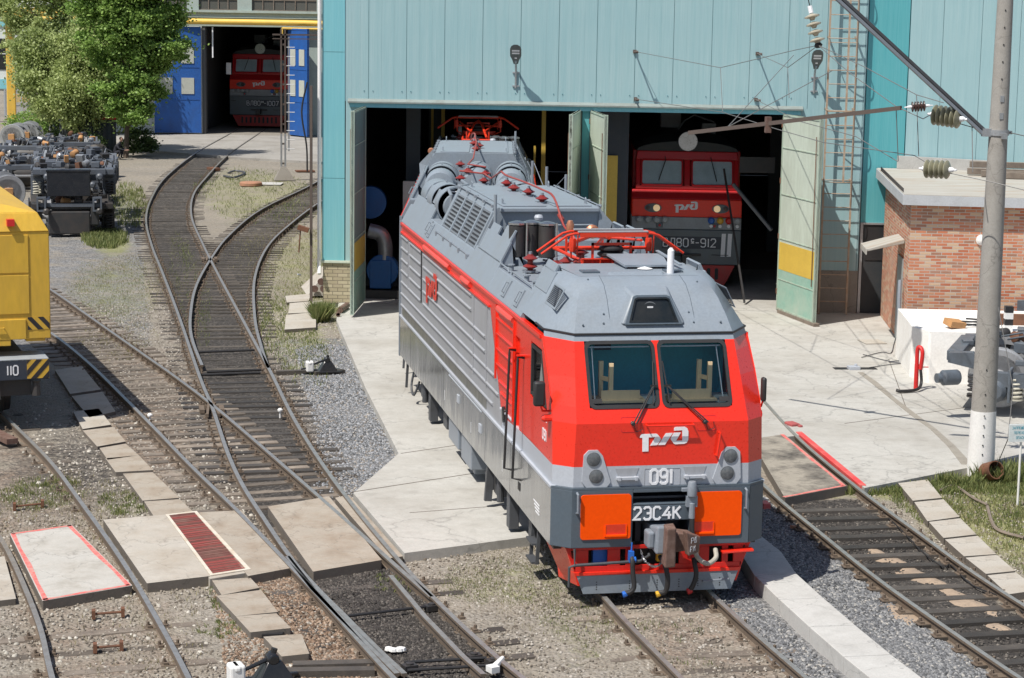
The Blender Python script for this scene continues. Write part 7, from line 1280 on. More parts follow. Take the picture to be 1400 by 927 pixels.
o = stones('oily_ballast', 9000, (-5, -2.3, -6, 2.4), .012, .032, [(0., (.018, .016, .015)), (.7, (.055, .048, .043)), (1., (.14, .125, .11))], lambda X, Y: ap_ok(X, Y) & (seg_dist(X, Y, CEN['A']) < .7)); tag(o, 'oil-black stones between the rails of the lower switch', 'ballast', kind='stuff')
o = stones('oily_ballast', 3800, (3., 6., -8, 5.8), .010, .028, [(0., (.02, .018, .016)), (.7, (.07, .062, .055)), (1., (.20, .18, .155))], lambda X, Y: ap_ok(X, Y) & (seg_dist(X, Y, CEN['F']) < .75)); tag(o, 'oil-dark stones between the rails right of the walkway', 'ballast', kind='stuff')
o = stones('brown_gravel', 24000, (-9.5, 8., -8, 8), .010, .030, [(0., (.09, .072, .055)), (.4, (.20, .172, .14)), (.75, (.29, .26, .215)), (1., (.42, .39, .35))], lambda X, Y: ap_ok(X, Y) & ~((X > .85) & (X < 3.5)) & (np.minimum(seg_dist(X, Y, CEN['A']), seg_dist(X, Y, CEN['F'])) > .75)); tag(o, 'brownish gravel scattered over the yard', 'gravel', kind='stuff')
o = stones('brown_gravel', 8000, (-8.5, -2, 8, 30), .014, .030, [(0., (.10, .085, .07)), (.5, (.24, .21, .18)), (1., (.42, .39, .35))], lambda X, Y: ap_ok(X, Y) & (np.minimum(seg_dist(X, Y, CEN['A']), seg_dist(X, Y, CEN['B'])) > .95)); tag(o, 'brownish gravel farther up between the left tracks', 'gravel', kind='stuff')
# ------------------------------------------------------------------ yellow rail crane at the left edge
hd_ = math.atan2(9.61-8.74, 13.61-9.92)*1.0
YC = thing('rail_crane', 'yellow rail crane end with a navy buffer beam numbered 110', 'rail crane', (-10.27, 13.3, 0), hd_*.75)
M['cranedark'] = M['bogdark']
b = MB(); W = 1.52
b.hexa([(-W, 0, 1.62), (W, 0, 1.62), (W, 9, 1.62), (-W, 9, 1.62), (-W, 0, 3.72), (W, 0, 3.72), (W, 9, 3.72), (-W, 9, 3.72)]); b.hexa([(-W, -.02, 3.722), (W, -.02, 3.722), (W, 9, 3.722), (-W, 9, 3.722), (-1.25, .12, 4.08), (1.32, .12, 4.08), (1.32, 9, 4.08), (-1.25, 9, 4.08)]); b.hexa([(-1.25, .12, 4.081), (1.32, .12, 4.081), (1.32, 9, 4.081), (-1.25, 9, 4.081), (-.6, .9, 4.24), (.5, .9, 4.24), (.5, 9, 4.24), (-.6, 9, 4.24)])
b.box(-W, 1.05, -.03, 0, 1.62, 2.02); b.box(-W, .75, -.02, .3, 1.5, 1.62); b.box(1.05, 1.42, .05, .4, 1.56, 1.62); b.build('body', M['yellow'], YC, smooth=False, bevel=.025)
b = MB(); 
for x0, x1, z0, z1 in ((-.2, 1.12, 2.92, 3.66), (-.2, 1.12, 2.12, 2.88), (-1.5, -.26, 2.12, 3.66)): b.box(x0, x1, -.02, 0, z0, z1)
b.build('end_hatch', M['yellow'], YC, smooth=False, bevel=.008)
b = MB(); b.box(.72, .86, -.10, .14, 3.84, 3.97); b.build('tail_lamp', M['redv'], YC, smooth=False)
b = MB(); b.tube([(.45, -.03, 1.86), (.45, -.07, 1.86), (.62, -.07, 1.86), (.62, -.03, 1.86)], .012, 6); b.build('handle', M['yellow'], YC)
M['blk'] = paint('hazard_black', (.02, .02, .025), .5)
def hazard(b, x0, x1, z0, z1, y, slope=1):
    b.prism([(x0, z0), (x1, z0), (x1, z1), (x0, z1)], lambda a, c, d: (a, y-d, c), 0, .004, 0); w_ = .11; h_ = z1-z0; k = x0-h_
    while k < x1:
        poly = [(k, z0), (k+w_, z0), (k+w_+h_*.9, z1), (k+h_*.9, z1)] if slope > 0 else [(k+h_*.9, z0), (k+w_+h_*.9, z0), (k+w_, z1), (k, z1)]
        def clp(P, f, v, s):
            out = []
            for i in range(len(P)):
                a, c = P[i-1], P[i]; ia, ic = s*(a[0]-v) >= 0, s*(c[0]-v) >= 0
                if ia != ic: t_ = (v-a[0])/(c[0]-a[0]); out.append((v, a[1]+t_*(c[1]-a[1])))
                if ic: out.append(c)
            return out
        P = clp(clp(poly, 0, x0, 1), 0, x1, -1) if len(poly) else []
        if len(P) > 2: b.prism(P, lambda a, c, d: (a, y-d, c), .005, .008, 1)
        k += w_*2
b = MB(); hazard(b, 1.08, 1.50, 1.80, 2.05, -.002, -1); b.build('hazard_stripes', [M['yelhz'] if 'yelhz' in M else M['yellow'], M['blk']], YC, smooth=False)
b = MB(); b.box(-W, 1.42, -.35, -.28, .88, 1.28); b.box(-W, 1.42, -.35, .6, 1.24, 1.29, 1); bm2 = b.build('buffer_beam', [M['navy'], M['vgrey']], YC, smooth=False, bevel=.01)
b = MB(); hazard(b, 1.0, 1.42, .90, 1.27, -.352, 1); b.build('hazard_stripes', [M['yellow'], M['blk']], bm2, smooth=False); text('110', (.62, -.352, .985), (1, 0, 0), (0, 0, 1), .18, .025, .004, .8).build('number', M['letter'], bm2, smooth=False)
b = MB(); b.box(-1.2, 1.1, -.2, 8, .55, 1.2); b.box(.2, .5, -.3, 0, .5, .88); b.lathe([(.09, 0), (.07, .25), (.1, .3)], (1.18, -.25, .55), n=10); b.box(-.5, -.2, -.45, -.3, .55, 1.0); b.build('underframe', M['bogdark'], YC, smooth=False)
for y in (1.2, 3.0, 6.5): b = MB(); b.lathe([(.1, -.82), (.44, -.82), (.46, -.70), (.50, -.68), (.46, -.67), (.1, -.66), (.1, .66), (.46, .67), (.5, .68), (.46, .70), (.44, .82), (.1, .82)], (0, y, .46), (1, 0, 0), 24); b.build('wheelset', M['bogdark'], YC)
# rusty channel by the track
b = MB(); p0, p1 = G(-20, 585, -.02), G(17, 603, -.02); b.beam(p0, p1, .22, .1); add_thing_mesh('steel_channel', 'rusty steel channel on the ground below the yellow crane', 'steel channel', b, M['rustl'], smooth=False)
# ------------------------------------------------------------------ bogies and wheelsets
def wheel(b, c, ax, R=.62, m=0, spokes=True):
    b.lathe([(R*.82, -.06), (R, -.07), (R, .03), (R*1.06, .035), (R*1.06, .065), (R*.80, .07), (R*.80, -.06)], c, ax, 28, m); b.lathe([(.02, -.12), (.17, -.12), (.20, -.02), (.20, .04), (.02, .06)], c, ax, 16, m)
    ax = unit(ax); a = np.array([0, 0, 1.]); u_ = unit(np.cross(ax, a)) if abs(ax[2]) < .9 else np.array([1., 0, 0]); w_ = np.cross(ax, u_); c = np.array(c, float)
    for i in range(10): an = 2*PI*i/10; d = u_*math.cos(an)+w_*math.sin(an); b.beam(c+d*.18-ax*.01, c+d*R*.82-ax*.01, .14, .05, m, up=tuple(ax))
    b.lathe([(.001, -.02), (.2*R/.62+.32, -.01), (.2*R/.62+.32, .0)], c, ax, 20, 1 if m == 0 else m)
def wheelset(label, loc, rz, R=.62, tilt=0., axlem='wheel'):
    t = thing('wheelset', label, 'wheelset', loc, rz, group='loose wheelsets'); b = MB(); b.tube([(-1.1, 0, 0), (1.1, 0, 0)], .09, 12); b.lathe([(.28, -.25), (.3, -.2), (.3, .2), (.28, .25)], (-.2, 0, 0), (1, 0, 0), 20); b.build('axle', M['blueg'], t)
    for s in (-1, 1): b = MB(); wheel(b, (s*.78, 0, 0), (-s, 0, 0), R); b.build('wheel', [M['wheel'], M['blueg']], t)
    for s in (-1, 1): b = MB(); b.box(s*1.02-.1, s*1.02+.1, -.16, .16, -.18, .18); b.build('axle_box', M['wood2'] if R > .6 else M['blueg'], t, smooth=False, bevel=.02)
    return t
def bogie(label, loc, rz, mat='blueg', L=4.2, Wd=2.5, wheels=True, group='bogies on the left heap'):
    t = thing('bogie_frame', label, 'bogie', loc, rz, group=group); b = MB(); h = L/2; w = Wd/2
    for s in (-1, 1):
        prof = [(-h, 1.15), (-h*.75, 1.18), (-h*.5, .80), (h*.5, .80), (h*.75, 1.18), (h, 1.15), (h, .95), (h*.72, .85), (h*.50, .52), (-h*.50, .52), (-h*.72, .85), (-h, .95)]
        b.prism(prof, lambda a, c, x: (x, a, c), s*w-.13, s*w+.13)
    for y in (-h*.95, 0, h*.95): b.box(-w+.13, w-.13, y-.16, y+.16, .60 if y == 0 else .95, .95 if y == 0 else 1.16)
    for s in (-1, 1):
        for y in (-h*.5, h*.5): b.box(s*w-.22, s*w+.22, y-.32, y-.26, .2, .9); b.box(s*w-.22, s*w+.22, y+.26, y+.32, .2, .9)
        b.beam((s*(w-.3), -h*.8, 1.2), (s*(w-.3), -h*.2, 1.05), .1, .16); b.beam((s*(w+.2), -h*.3, 1.05), (s*(w+.2), h*.3, 1.05), .07, .12)
    b.build('frame', M[mat], t, smooth=False, bevel=.02)
    for s in (-1, 1):
        for y in (-h*.5, h*.5):
            b = MB(); b.lathe([(.2, -.16), (.24, -.12), (.24, .12), (.15, .2)], (s*(w+.0), y, .42), (s, 0, 0), 16); b.build('axle_box', M[mat], t)
            for q in (-.42, .42):
                b = MB(); pts = [(s*w+.13*math.cos(a), y+q+.13*math.sin(a), .28+.40*a/(2*PI*4.5)) for a in np.linspace(0, 2*PI*4.5, 64)]; b.tube(pts, .026, 6); b.lathe([(.16, 0), (.16, .03)], (s*w, y+q, .25), n=12); b.build('coil_spring', M['bogdark'] if random.random() < .6 else M['springw'], t)
    for s in (-1, 1): b = MB(); b.lathe([(.1, 0), (.12, .05), (.12, .4), (.07, .45)], (s*(w-.35), -h*.98, .9), (0, -1, 0), 12); b.build('brake_cylinder', M[mat], t)
    for y in (-h*.45, h*.45): b = MB(); b.lathe([(.2, -.5), (.45, -.48), (.48, -.3), (.48, .35), (.35, .5), (.1, .52)], (0, y+.3, .58), (1, 0, 0), 20); b.box(-.3, .3, y+.05, y+.5, .85, 1.08); b.build('traction_motor', M['bogdark'], t, bevel=0)
    b = MB()
    for k in range(11): x = random.uniform(-w+.1, w-.1); y = random.uniform(-h*.95, h*.9); b.obox((x, y, 1.15+random.uniform(0, .22)), (random.uniform(.12, .4), random.uniform(.12, .4), random.uniform(.06, .22)), (0, 0, random.uniform(0, 1.5)))
    for k in range(6): x = random.uniform(-w+.2, w-.2); y = random.uniform(-h*.8, h*.6); b.tube([(x, y, 1.1), (x+.1, y+.2, 1.4), (x+.3, y+.7, 1.25)], .025, 6)
    b.build('brake_gear', M[mat], t, bevel=.01)
    for mm_, nm_ in (('wood2', 'wood_block'), ('rust', 'rusty_bracket'), ('bogdark', 'greasy_casting'), ('galv', 'bright_fitting')):
        for k in range(2 if mm_ != 'bogdark' else 5): b = MB(); x = random.uniform(-w+.1, w-.1); y = random.uniform(-h, h*.9); z_ = 1.12+random.uniform(0, .2); (b.lathe([(.06, 0), (.12, .02), (.12, .3), (.05, .34)], (x, y, z_), (random.uniform(-1, 1), random.uniform(-1, 1), .2), 12) if k % 2 else b.obox((x, y, z_), (random.uniform(.1, .22), random.uniform(.12, .3), random.uniform(.1, .3)), (0, random.uniform(-.3, .3), random.uniform(0, 3)))); b.build(nm_, M[mm_], t)
    if wheels:
        for y in (-h*.5, h*.5):
            b = MB(); b.tube([(-w+.1, y, .6), (w-.1, y, .6)], .09, 10)
            for s in (-1, 1): wheel(b, (s*.78, y, .6), (-s, 0, 0), .6)
            b.build('wheelset', [M['wheel'], M['bogdark']], t)
    return t
M['springw'] = paint('pale_spring', (.50, .48, .40), .5)
def place(u, v): return G(u, v, -.15)
px = [(96, 322, .05, 'bogdark', 'nearest bogie of the left heap, black and greasy, on its own wheels', 0.),
      (100, 282, -.05, 'blueg', 'second bogie of the left heap, grey with a pale spring', .0), (88, 250, .04, 'blueg', 'third bogie of the left heap, grey', 0.), (30, 262, .1, 'blueg', 'bogie behind the yellow crane roof, grey', 0.), (40, 232, -.1, 'blueg', 'bogie farther back at the left edge, grey', 0.), (95, 226, .03, 'blueg', 'farthest bogie of the left heap, below the bush', 0.)]
for u, v, rz, mt_, lab, dz in px:
    g = place(u, v); bogie(lab, (g[0], g[1]+1.9, -.15), rz, mt_)
# stacked second layer and the dark upright box in front
g = place(96, 322); 
for i, (dy, dz, rz, lab) in enumerate(((1.6, 1.15, .02, 'grey bogie frame stacked on top of the nearest bogie'), (6.3, 1.1, -.04, 'grey bogie frame stacked on top of the second bogie'))): bogie(lab, (g[0]+.1+i*.1, g[1]+dy+.6, dz-.15), rz, 'blueg', wheels=False, L=3.6)
tk = thing('black_tank', 'black boxy tank hanging at the front of the nearest bogie', 'tank', (g[0], g[1], -.1)); b = MB(); b.box(-.75, .72, -.45, .1, 1.38, 2.28); b.box(-.78, .75, -.47, -.43, 2.22, 2.30); b.build('box', M['vdark2'] if 'vdark2' in M else M['navy'], tk, smooth=False, bevel=.03); b = MB(); b.box(-.72, .70, -.40, .1, .05, .85); b.box(.72, 1.0, -.35, .2, .35, 1.0); b.build('lower_box', M['bogdark'], tk, smooth=False, bevel=.04)
b = MB(); b.box(-1.05, 1.05, -.35, -.2, 1.0, 1.12); 
for s in (-1, 1): b.ring([(s*.95-.16, .85), (s*.95+.16, .85), (s*.95+.16, 1.35), (s*.95-.16, 1.35)], [(s*.95-.10, .91), (s*.95+.10, .91), (s*.95+.10, 1.29), (s*.95-.10, 1.29)], lambda a, c, d: (a, -.45-d, c), -.2, .06)
b.build('cross_frame', M['blueg'], tk, smooth=False); 
for u, v, z, rz, lab in ((8, 285, .62, R_(100), 'pale spoked wheelset behind the yellow crane'), (22, 205, .65, R_(80), 'wheelset with tan axle boxes at the left edge'), (40, 202, .65, R_(85), 'wheelset with tan axle boxes, second from the left edge'), (92, 200, .55, R_(15), 'wheelset standing crosswise behind the heap, nearest the bush'), (112, 205, .55, R_(12), 'wheelset standing crosswise behind the heap, on the right')):
    g2 = G(u, v, -.1); wheelset(lab, (g2[0], g2[1], z), rz, .64)
for i, (u, v, r) in enumerate(((128, 262, .30), (140, 245, .33), (150, 240, .28), (136, 225, .3))):
    g2 = G(u, v, -.1); t = thing('traction_motor', ('dark round traction motor lying nearest at the right of the heap', 'dark round traction motor, second in the row right of the heap', 'dark traction motor at the outer edge of the row', 'dark traction motor farthest in the row, below the shack')[i], 'motor', (g2[0]-.1, g2[1], r+.1), R_(-20), group='motors right of the heap'); b = MB(); b.lathe([(r*.55, -.62), (r*.95, -.6), (r, -.5), (r*1.35, -.4), (r*1.35, .4), (r, .5), (.1, .52)], (0, 0, .12), (0, 1, 0), 20); b.lathe([(r*.55, -.6), (r*.5, -.3), (.001, -.3)], (0, 0, .12), (0, 1, 0), 16, 1); b.obox((.1, .1, r*1.4), (.35, .6, .15), (0, .3, .2)); b.obox((-.3, 0, .3), (.2, .7, .25)); b.build('casing', [M['greasy'] if 'greasy' in M else M['bogdark'], M['black']], t)
b = MB(); g2 = G(133, 205, -.1); b.tube([(g2[0]-.5, g2[1], .6), (g2[0]+.4, g2[1]+.1, .6)], .22, 12); add_thing_mesh('grey_cylinder', 'light grey cylinder on top of the motors near the shack', 'cylinder', b, M['grey_light'])
# right-hand bogie behind the pole
M['bogr'] = paint('clean_bogie_grey', (.105, .125, .15), .4, dirt=.5, dc=(.05, .045, .04), sc=5)
g2 = G(1372, 560, 0); BR = bogie('blue-grey overhauled bogie standing behind the concrete pole', (g2[0]+1.0, g2[1]+.0, .12), R_(60), 'bogr', L=3.9, wheels=True, group='overhauled bogies on the right'); 
g3 = G(1400, 490, 0); bogie('second blue-grey bogie at the right picture edge, farther back', (g3[0]+2.3, g3[1]+1.4, .1), R_(60), 'bogr', L=3.6, wheels=True, group='overhauled bogies on the right')
b = MB(); b.lathe([(.14, 0), (.16, .03), (.16, .35), (.10, .4), (.1, .5)], tuple(np.array(G(1310, 515, .85))), tuple(unit((-1, -.15, 0))), 16); add_thing_mesh('brake_cylinder', 'round grey brake cylinder sticking out towards the white wall', 'brake cylinder', b, M['bogr'])
# ------------------------------------------------------------------ concrete pole, bracket, insulators and wires
pb = G(1340, 650, -.15); PL = thing('concrete_pole', 'tall tapering concrete pole with a white-painted foot', 'pole', pb); H_ = 13.
def pr(z): return .237-.0115*z
b = MB(); b.lathe([(pr(1.24), 1.22), (pr(6), 6), (pr(H_), H_)], (0, 0, 0), n=32); b.build('shaft', M['pole'], PL); b = MB(); b.lathe([(.243, 0), (.240, .6), (pr(1.22)+.003, 1.22)], (0, 0, 0), n=32); b.build('white_foot', M['white'], PL)
b = MB(); b.lathe([(pr(6.25)+.02, 6.2), (pr(6.25)+.02, 6.3)], (0, 0, 0), n=24); b.box(-.30, -.14, -.06, .06, 6.18, 6.32); b.box(.15, .25, -.03, .03, 6.22, 6.28); b.box(-.03, .06, -.26, -.18, 6.15, 6.25); b.build('clamp', M['galv'], PL)
b = MB()
for z in (.45, .62, .80, .98, 1.16, 1.35, 1.55, 2.0, 7.2, 7.5, 7.8, 8.1, 8.4, 8.8): a_ = math.atan2(-1, -.35); r = pr(z) if z > 1.22 else .243; b.lathe([(.014, 0), (.014, .012)], (math.cos(a_)*r, math.sin(a_)*r, z), (math.cos(a_), math.sin(a_), 0), 6)
b.build('climbing_hole', M['black'], PL); b = MB()
for z in (6.55, 6.85): b.obox((-.03, -pr(z)-.003, z), (.07, .01, .11)); 
b.build('number_tag', M['galv'], PL, smooth=False)
pc = np.array((pb[0], pb[1], 0))
def W3(u, v, depth):  # point on the ray through (u,v) at given distance along view axis
    d = _f*F_+_r*(u-700)-_u*(v-463); return CP+d/F_*depth
dp = float((np.array((pb[0], pb[1], 6.1))-CP)@_f)
a1 = W3(1346, 181, dp); a0 = W3(1146, -4, dp-1.); 
br = thing('bracket_strut', 'slanting twin-channel steel strut rising to the left from the concrete pole', 'bracket', tuple(a1)); b = MB(); b.beam(a1+(0, 0, .04), a0+(a0-a1)*.3+(0, 0, .04), .09, .05); b.build('upper_channel', M['under'], br, world=True, smooth=False); b = MB(); b.beam(a1-(0, 0, .045), a0+(a0-a1)*.3-(0, 0, .045), .09, .05); b.build('lower_channel', M['pipegrey'], br, world=True, smooth=False)
hb0 = W3(942, 181, dp+4); hb1 = W3(1232, 147, dp+.4); bb_ = thing('boom_bar', 'brown wooden bar held nearly level in front of the right gateway', 'bar', tuple(hb0)); b = MB(); b.beam(hb0, hb1, .06, .075); b.build('bar', M['rustbrown'], bb_, world=True, smooth=False); b = MB(); q = W3(1050, 170, dp+2.6); b.obox(q, (.10, .12, .30)); b.build('clamp', M['rustl'], bb_, world=True, smooth=False)
def wire(pts, r=.008, sag=0.):
    b = MB(); out = []
    for a, c in zip(pts[:-1], pts[1:]):
        for i in range(8): t_ = i/8; out.append(a*(1-t_)+c*t_-np.array([0, 0, sag*4*t_*(1-t_)]))
    out.append(pts[-1]); b.tube(out, r, 5); return b
def disc_insulator(name, label, c, ax, R, n_, L, mat, capm='letter'):
    t = thing(name, label, 'insulator', tuple(c)); ax = unit(ax); b = MB(); prof = []
    for i in range(n_): h = -L/2+L*i/n_; k = L/n_; prof += [(R*.35, h), (R*.98, h+k*.25), (R, h+k*.38), (R*.88, h+k*.55), (R*.35, h+k*.9)]
    b.lathe(prof, c, ax, 28); b.build('discs', M[mat], t, world=True); b = MB()
    for s in (-1, 1): b.lathe([(.001, 0), (R*.3, .0), (R*.26, .06), (R*.12, .09), (R*.1, .13), (.001, .13)] if False else [(R*.30, 0), (R*.26, .06), (R*.12, .09), (R*.1, .13)], np.array(c)+ax*s*L*.48, ax*s, 12)
    b.build('cap', M[capm], t, world=True); return t
i1 = W3(1295, 159, dp); disc_insulator('string_insulator', 'large olive ribbed insulator lying close to the concrete pole, the upper one', i1+(0, 0, 0), _r*.93-_f*.62-_u*.22, .185, 6, .52, 'insdisc')
i2 = W3(1282, 231, dp-.3); disc_insulator('string_insulator', 'large olive ribbed insulator in front of the annex roof, the lower one', i2, _r*.93-_f*.62-_u*.10, .165, 5, .46, 'insdisc')
i3 = W3(1256, 145, dp+.2); disc_insulator('rod_insulator', 'small dark brown ribbed insulator with white ends', i3, _r*.98+_u*.07, .095, 5, .26, 'insbrown')
i4 = W3(1113, 35, dp+6); 
t = thing('hanging_insulator', 'string of four pale porcelain discs hanging near the ladder top', 'insulator', tuple(i4)); axd = unit(_r*.22-_u); sc_ = (dp+6)/F_
for i in range(4):
    c = i4+axd*sc_*(i*11-17); b = MB(); b.lathe([(.03, 0), (sc_*10.5, sc_*3), (sc_*10.5, sc_*4.5), (sc_*4.5, sc_*6), (.04, sc_*9)], c, axd, 20); b.build('disc', M['porc'] if 'porc' in M else M['insdisc'], t, world=True)
b = MB(); b.tube([i4-axd*sc_*28, i4-axd*sc_*18], .05, 8); b.build('cap', M['letter'], t, world=True); b = MB(); b.tube([i4-axd*sc_*60, i4-axd*sc_*27], .012, 5); b.lathe([(.06, 0), (.09, .05), (.05, .1)], i4+axd*sc_*24, axd, 10); b.build('fitting', M['black'], t, world=True)
ib = i4+axd*sc_*27
dF = float((np.array(FA(6, 0, 6.8))-CP)@_f)
def onF(u, v, o_=.15):
    d = _f*F_+_r*(u-700)-_u*(v-463); P0 = F0-Fn*o_; return CP+d*np.dot(P0-CP, Fn)/np.dot(d, Fn)
w1 = onF(868, 70); w1b = onF(869, 135); w2 = onF(1036, 73); w2b = onF(1034, 136)
wires = [('upper wire from the wall hook to the hanging insulator', [w1, W3(985, 92, dp+12), W3(1087, 68, dp+8), ib]), ('second wire from the wall hook near the ladder to the hanging insulator', [w2, W3(1077, 92, dp+9), ib]),
 ('lower wire from the lintel hook over the right gateway', [w1b, W3(988, 153, dp+10), W3(1062, 176, dp+6), W3(1125, 194, dp+4), W3(1250, 212, dp+.5), W3(1277, 228, dp-.2)]), ('wire from the lintel to the lower olive insulator', [w2b, W3(1092, 165, dp+7), W3(1170, 186, dp+3), W3(1227, 220, dp+1)]),
 ('wire from the hanging insulator to the strut', [ib, W3(1180, 90, dp+3), W3(1253, 129, dp+.5), W3(1290, 140, dp)]), ('wire from the hanging insulator to the level bar', [ib, W3(1160, 98, dp+3), W3(1225, 145, dp+.5), W3(1262, 162, dp), W3(1275, 155, dp)]),
 ('wire passing the pole to the right', [W3(1310, 168, dp), W3(1345, 178, dp), W3(1382, 181, dp), W3(1420, 190, dp)]), ('pair wire running right past the pole at roof height', [W3(1298, 236, dp-.3), W3(1350, 247, dp-.6), W3(1420, 264, dp-1)]), ('dropper from the upper wire over the gateway', [W3(985, 92, dp+12), W3(988, 152, dp+10)]), ('dropper left of the ladder', [W3(1077, 92, dp+9), W3(1079, 133, dp+7)]), ('dropper in front of the deep teal strip', [W3(1225, 145, dp+.5), W3(1228, 220, dp+.8)]), ('dropper between the two olive insulators', [W3(1253, 129, dp+.5), W3(1256, 213, dp+.4)]), ('dropper beside the pole', [W3(1329, 172, dp), W3(1330, 235, dp-.4)]), ('stay wire crossing above the right gateway', [W3(995, 173, dp+4), W3(1085, 75, dp+9)]), ('second stay wire crossing above the right gateway', [W3(995, 173, dp+4), W3(1138, 96, dp+6)]), ('slack dark wire hanging from the pole to the ground', [W3(1365, 420, dp+.1), W3(1385, 530, dp-.1), W3(1378, 600, dp-.2), np.array(G(1356, 652, -.1))])]
for lab, pts in wires: add_thing_mesh('overhead_wire', lab, 'wire', wire(pts, .0085, .0), M['wirem'] if 'wirem' in M else M['pipegrey'])
for i, (p, lab) in enumerate(((w1, 'left wall hook with a stay, upper'), (w2, 'right wall hook with a stay, upper'), (w1b, 'left hook on the lintel'), (w2b, 'right hook on the lintel'))): b = MB(); b.tube([p+Fn*.15, p-Fn*.45], .022, 6); b.obox(p+Fn*.12, (.09, .06, .09), (0, 0, fang)); b.lathe([(.035, 0), (.035, .08)], p-Fn*.42, tuple(_r), 8); add_thing_mesh('wall_hook', lab, 'hook', b, M['rustbrown'], smooth=False)
# sign, drum and junk at the foot of the pole
sg_ = thing('warning_sign', 'small white lettered notice board on a thin post at the right edge', 'sign', G(1391, 690, -.12)); q = np.array(G(1391, 690, -.12)); b = MB(); b.tube([q, q+(0, 0, 1.1)], .02, 8); b.build('post', M['white'], sg_, world=True); b = MB(); b.box(-.24, .36, -.012, .012, 0, .30); sb = xf(b, Matrix.Translation((q[0], q[1]-.03, 1.0))).build('board', M['signw'] if 'signw' in M else M['white'], sg_, world=True, smooth=False)
for i, tx in enumerate(('ЗАПРЕЩЕНО', 'ПЕРЕХОД', 'ОПАСНО')): 
    if i == 0: GL['З'] = GL['Э'][:1]; GL['Щ'] = [[(0, 1), (0, 0), (.6, 0), (.6, 1)], [(.3, .05), (.3, 1)]]; GL['Х'] = [[(0, 0), (.6, 1)], [(0, 1), (.6, 0)]]
    text(tx, (q[0]-.19+.04*i, q[1]-.043, 1.22-i*.085), (1, 0, 0), (0, 0, 1), .042, .007, .001, .9).build('lettering', M['signb'] if 'signb' in M else M['teal'], sg_, world=True, smooth=False)
dr_ = thing('wire_basket', 'rusty mesh-topped drum lying at the foot of the white pole', 'drum', G(1355, 655, -.12)); q = np.array(G(1355, 656, -.1)); b = MB(); b.lathe([(.15, -.16), (.17, -.16), (.17, .14), (.15, .14), (.14, -.1), (.001, -.1)], q+(0, 0, .17), (.2, -.9, .35), 18); b.build('drum', M['rust'], dr_, world=True); b = MB(); b.lathe([(.06, 0), (.06, .14)], q+(.22, -.05, .05), (1, .2, 0), 12); b.build('stub', M['pole'], dr_, world=True)
b = MB(); b.tube(smoothline([G(1285, 670, -.1), G(1305, 664, -.1), G(1330, 680, -.1), G(1350, 690, -.1)], 4), .025, 6); b.tube(smoothline([G(1350, 692, -.1), G(1357, 715, -.1), G(1368, 726, -.1), G(1400, 735, -.1)], 4), .03, 6); add_thing_mesh('old_hose', 'pale old hose lying in the weeds right of the pole', 'hose', b, M['timber'])
# catenary cable by the oily track
b = MB(); b.tube(smoothline([G(u, v, -.1) for u, v in ((1197, 692), (1230, 722), (1262, 755), (1290, 775), (1300, 772), (1330, 800), (1375, 818), (1400, 838))], 5), .012, 5); add_thing_mesh('track_cable', 'black cable along the inside of the right rail', 'cable', b, M['black'])
# ------------------------------------------------------------------ switch stands
def stand(label, u, v, sc, rz):
    g = G(u, v, -.1); t = thing('switch_stand', label, 'switch stand', g, rz, group='switch stands'); s = sc
    b = MB(); b.hexa([(-.3*s, -.25*s, 0), (.45*s, -.25*s, 0), (.45*s, .25*s, 0), (-.3*s, .25*s, 0), (-.05*s, -.12*s, .42*s), (.2*s, -.12*s, .42*s), (.2*s, .12*s, .42*s), (-.05*s, .12*s, .42*s)]); b.box(-.4*s, .6*s, -.3*s, -.22*s, 0, .07*s); b.box(-.4*s, .6*s, .22*s, .3*s, 0, .07*s); b.lathe([(.09*s, -.14*s), (.11*s, -.1*s), (.11*s, .1*s), (.09*s, .14*s)], (.05*s, 0, .45*s), (0, 1, 0), 14); b.build('base', M['switchblack'], t, bevel=.015)
    b = MB(); b.tube([(.0, 0, .45*s), (-.45*s, -.02, .30*s)], [.045*s, .035*s], 8); b.tube([(.05*s, 0, .45*s), (.10*s, 0, .62*s)], [.05*s, .06*s], 8); b.build('lever', M['switchblack'], t); b = MB(); b.box(-.72*s, -.45*s, -.16*s, .16*s, .02, .42*s); b.box(-.66*s, -.52*s, -.175*s, .175*s, .3*s, .42*s); b.build('counterweight', M['white'], t, smooth=False, bevel=.03); b = MB(); b.tube([(-.72*s, 0, .1), (-.9*s, 0, .08)], .03*s, 8); b.build('lever_tip', M['switchblack'], t)
M['switchblack'] = paint('glossy_black', (.018, .019, .022), .22)
stand('black switch stand with a white weight on the gravel left of the apron', 445, 508, .62, R_(5)); stand('black switch stand with a white weight at the bottom edge, beside the stepping path', 368, 934, .72, R_(12))
for i, (a, c, lab) in enumerate((((378, 510), (436, 508), 'long dark timber from the curved rail to the upper switch stand'), ((400, 912), (516, 909), 'dark timber beneath the lower switch stand'), ((388, 921), (512, 919), 'second timber beneath the lower switch stand'), ((430, 511), (470, 508), 'short timber right of the upper switch stand'))): b = MB(); b.beam(G(*a, -.12), G(*c, -.12), .17, .12); add_thing_mesh('switch_timber', lab, 'timber', b, M['sleeperd'], smooth=False)
for i, (a, c, lab) in enumerate((((20, 692), (58, 688), 'rusty tie rod left of the red-edged slab'), ((128, 839), (168, 836), 'rusty tie rod below the red-edged slab'), ((130, 885), (166, 882), 'rusty tie rod nearest the bottom edge'), ((385, 935), (390, 930), 'short rod'))[:3]):
    b = MB(); p, q = np.array(G(*a, -.08)), np.array(G(*c, -.08)); b.tube([p, q], .018, 6); [b.obox(k, (.05, .12, .12)) for k in (p, q)]; add_thing_mesh('tie_rod', lab, 'rod', b, M['rust'], smooth=False)
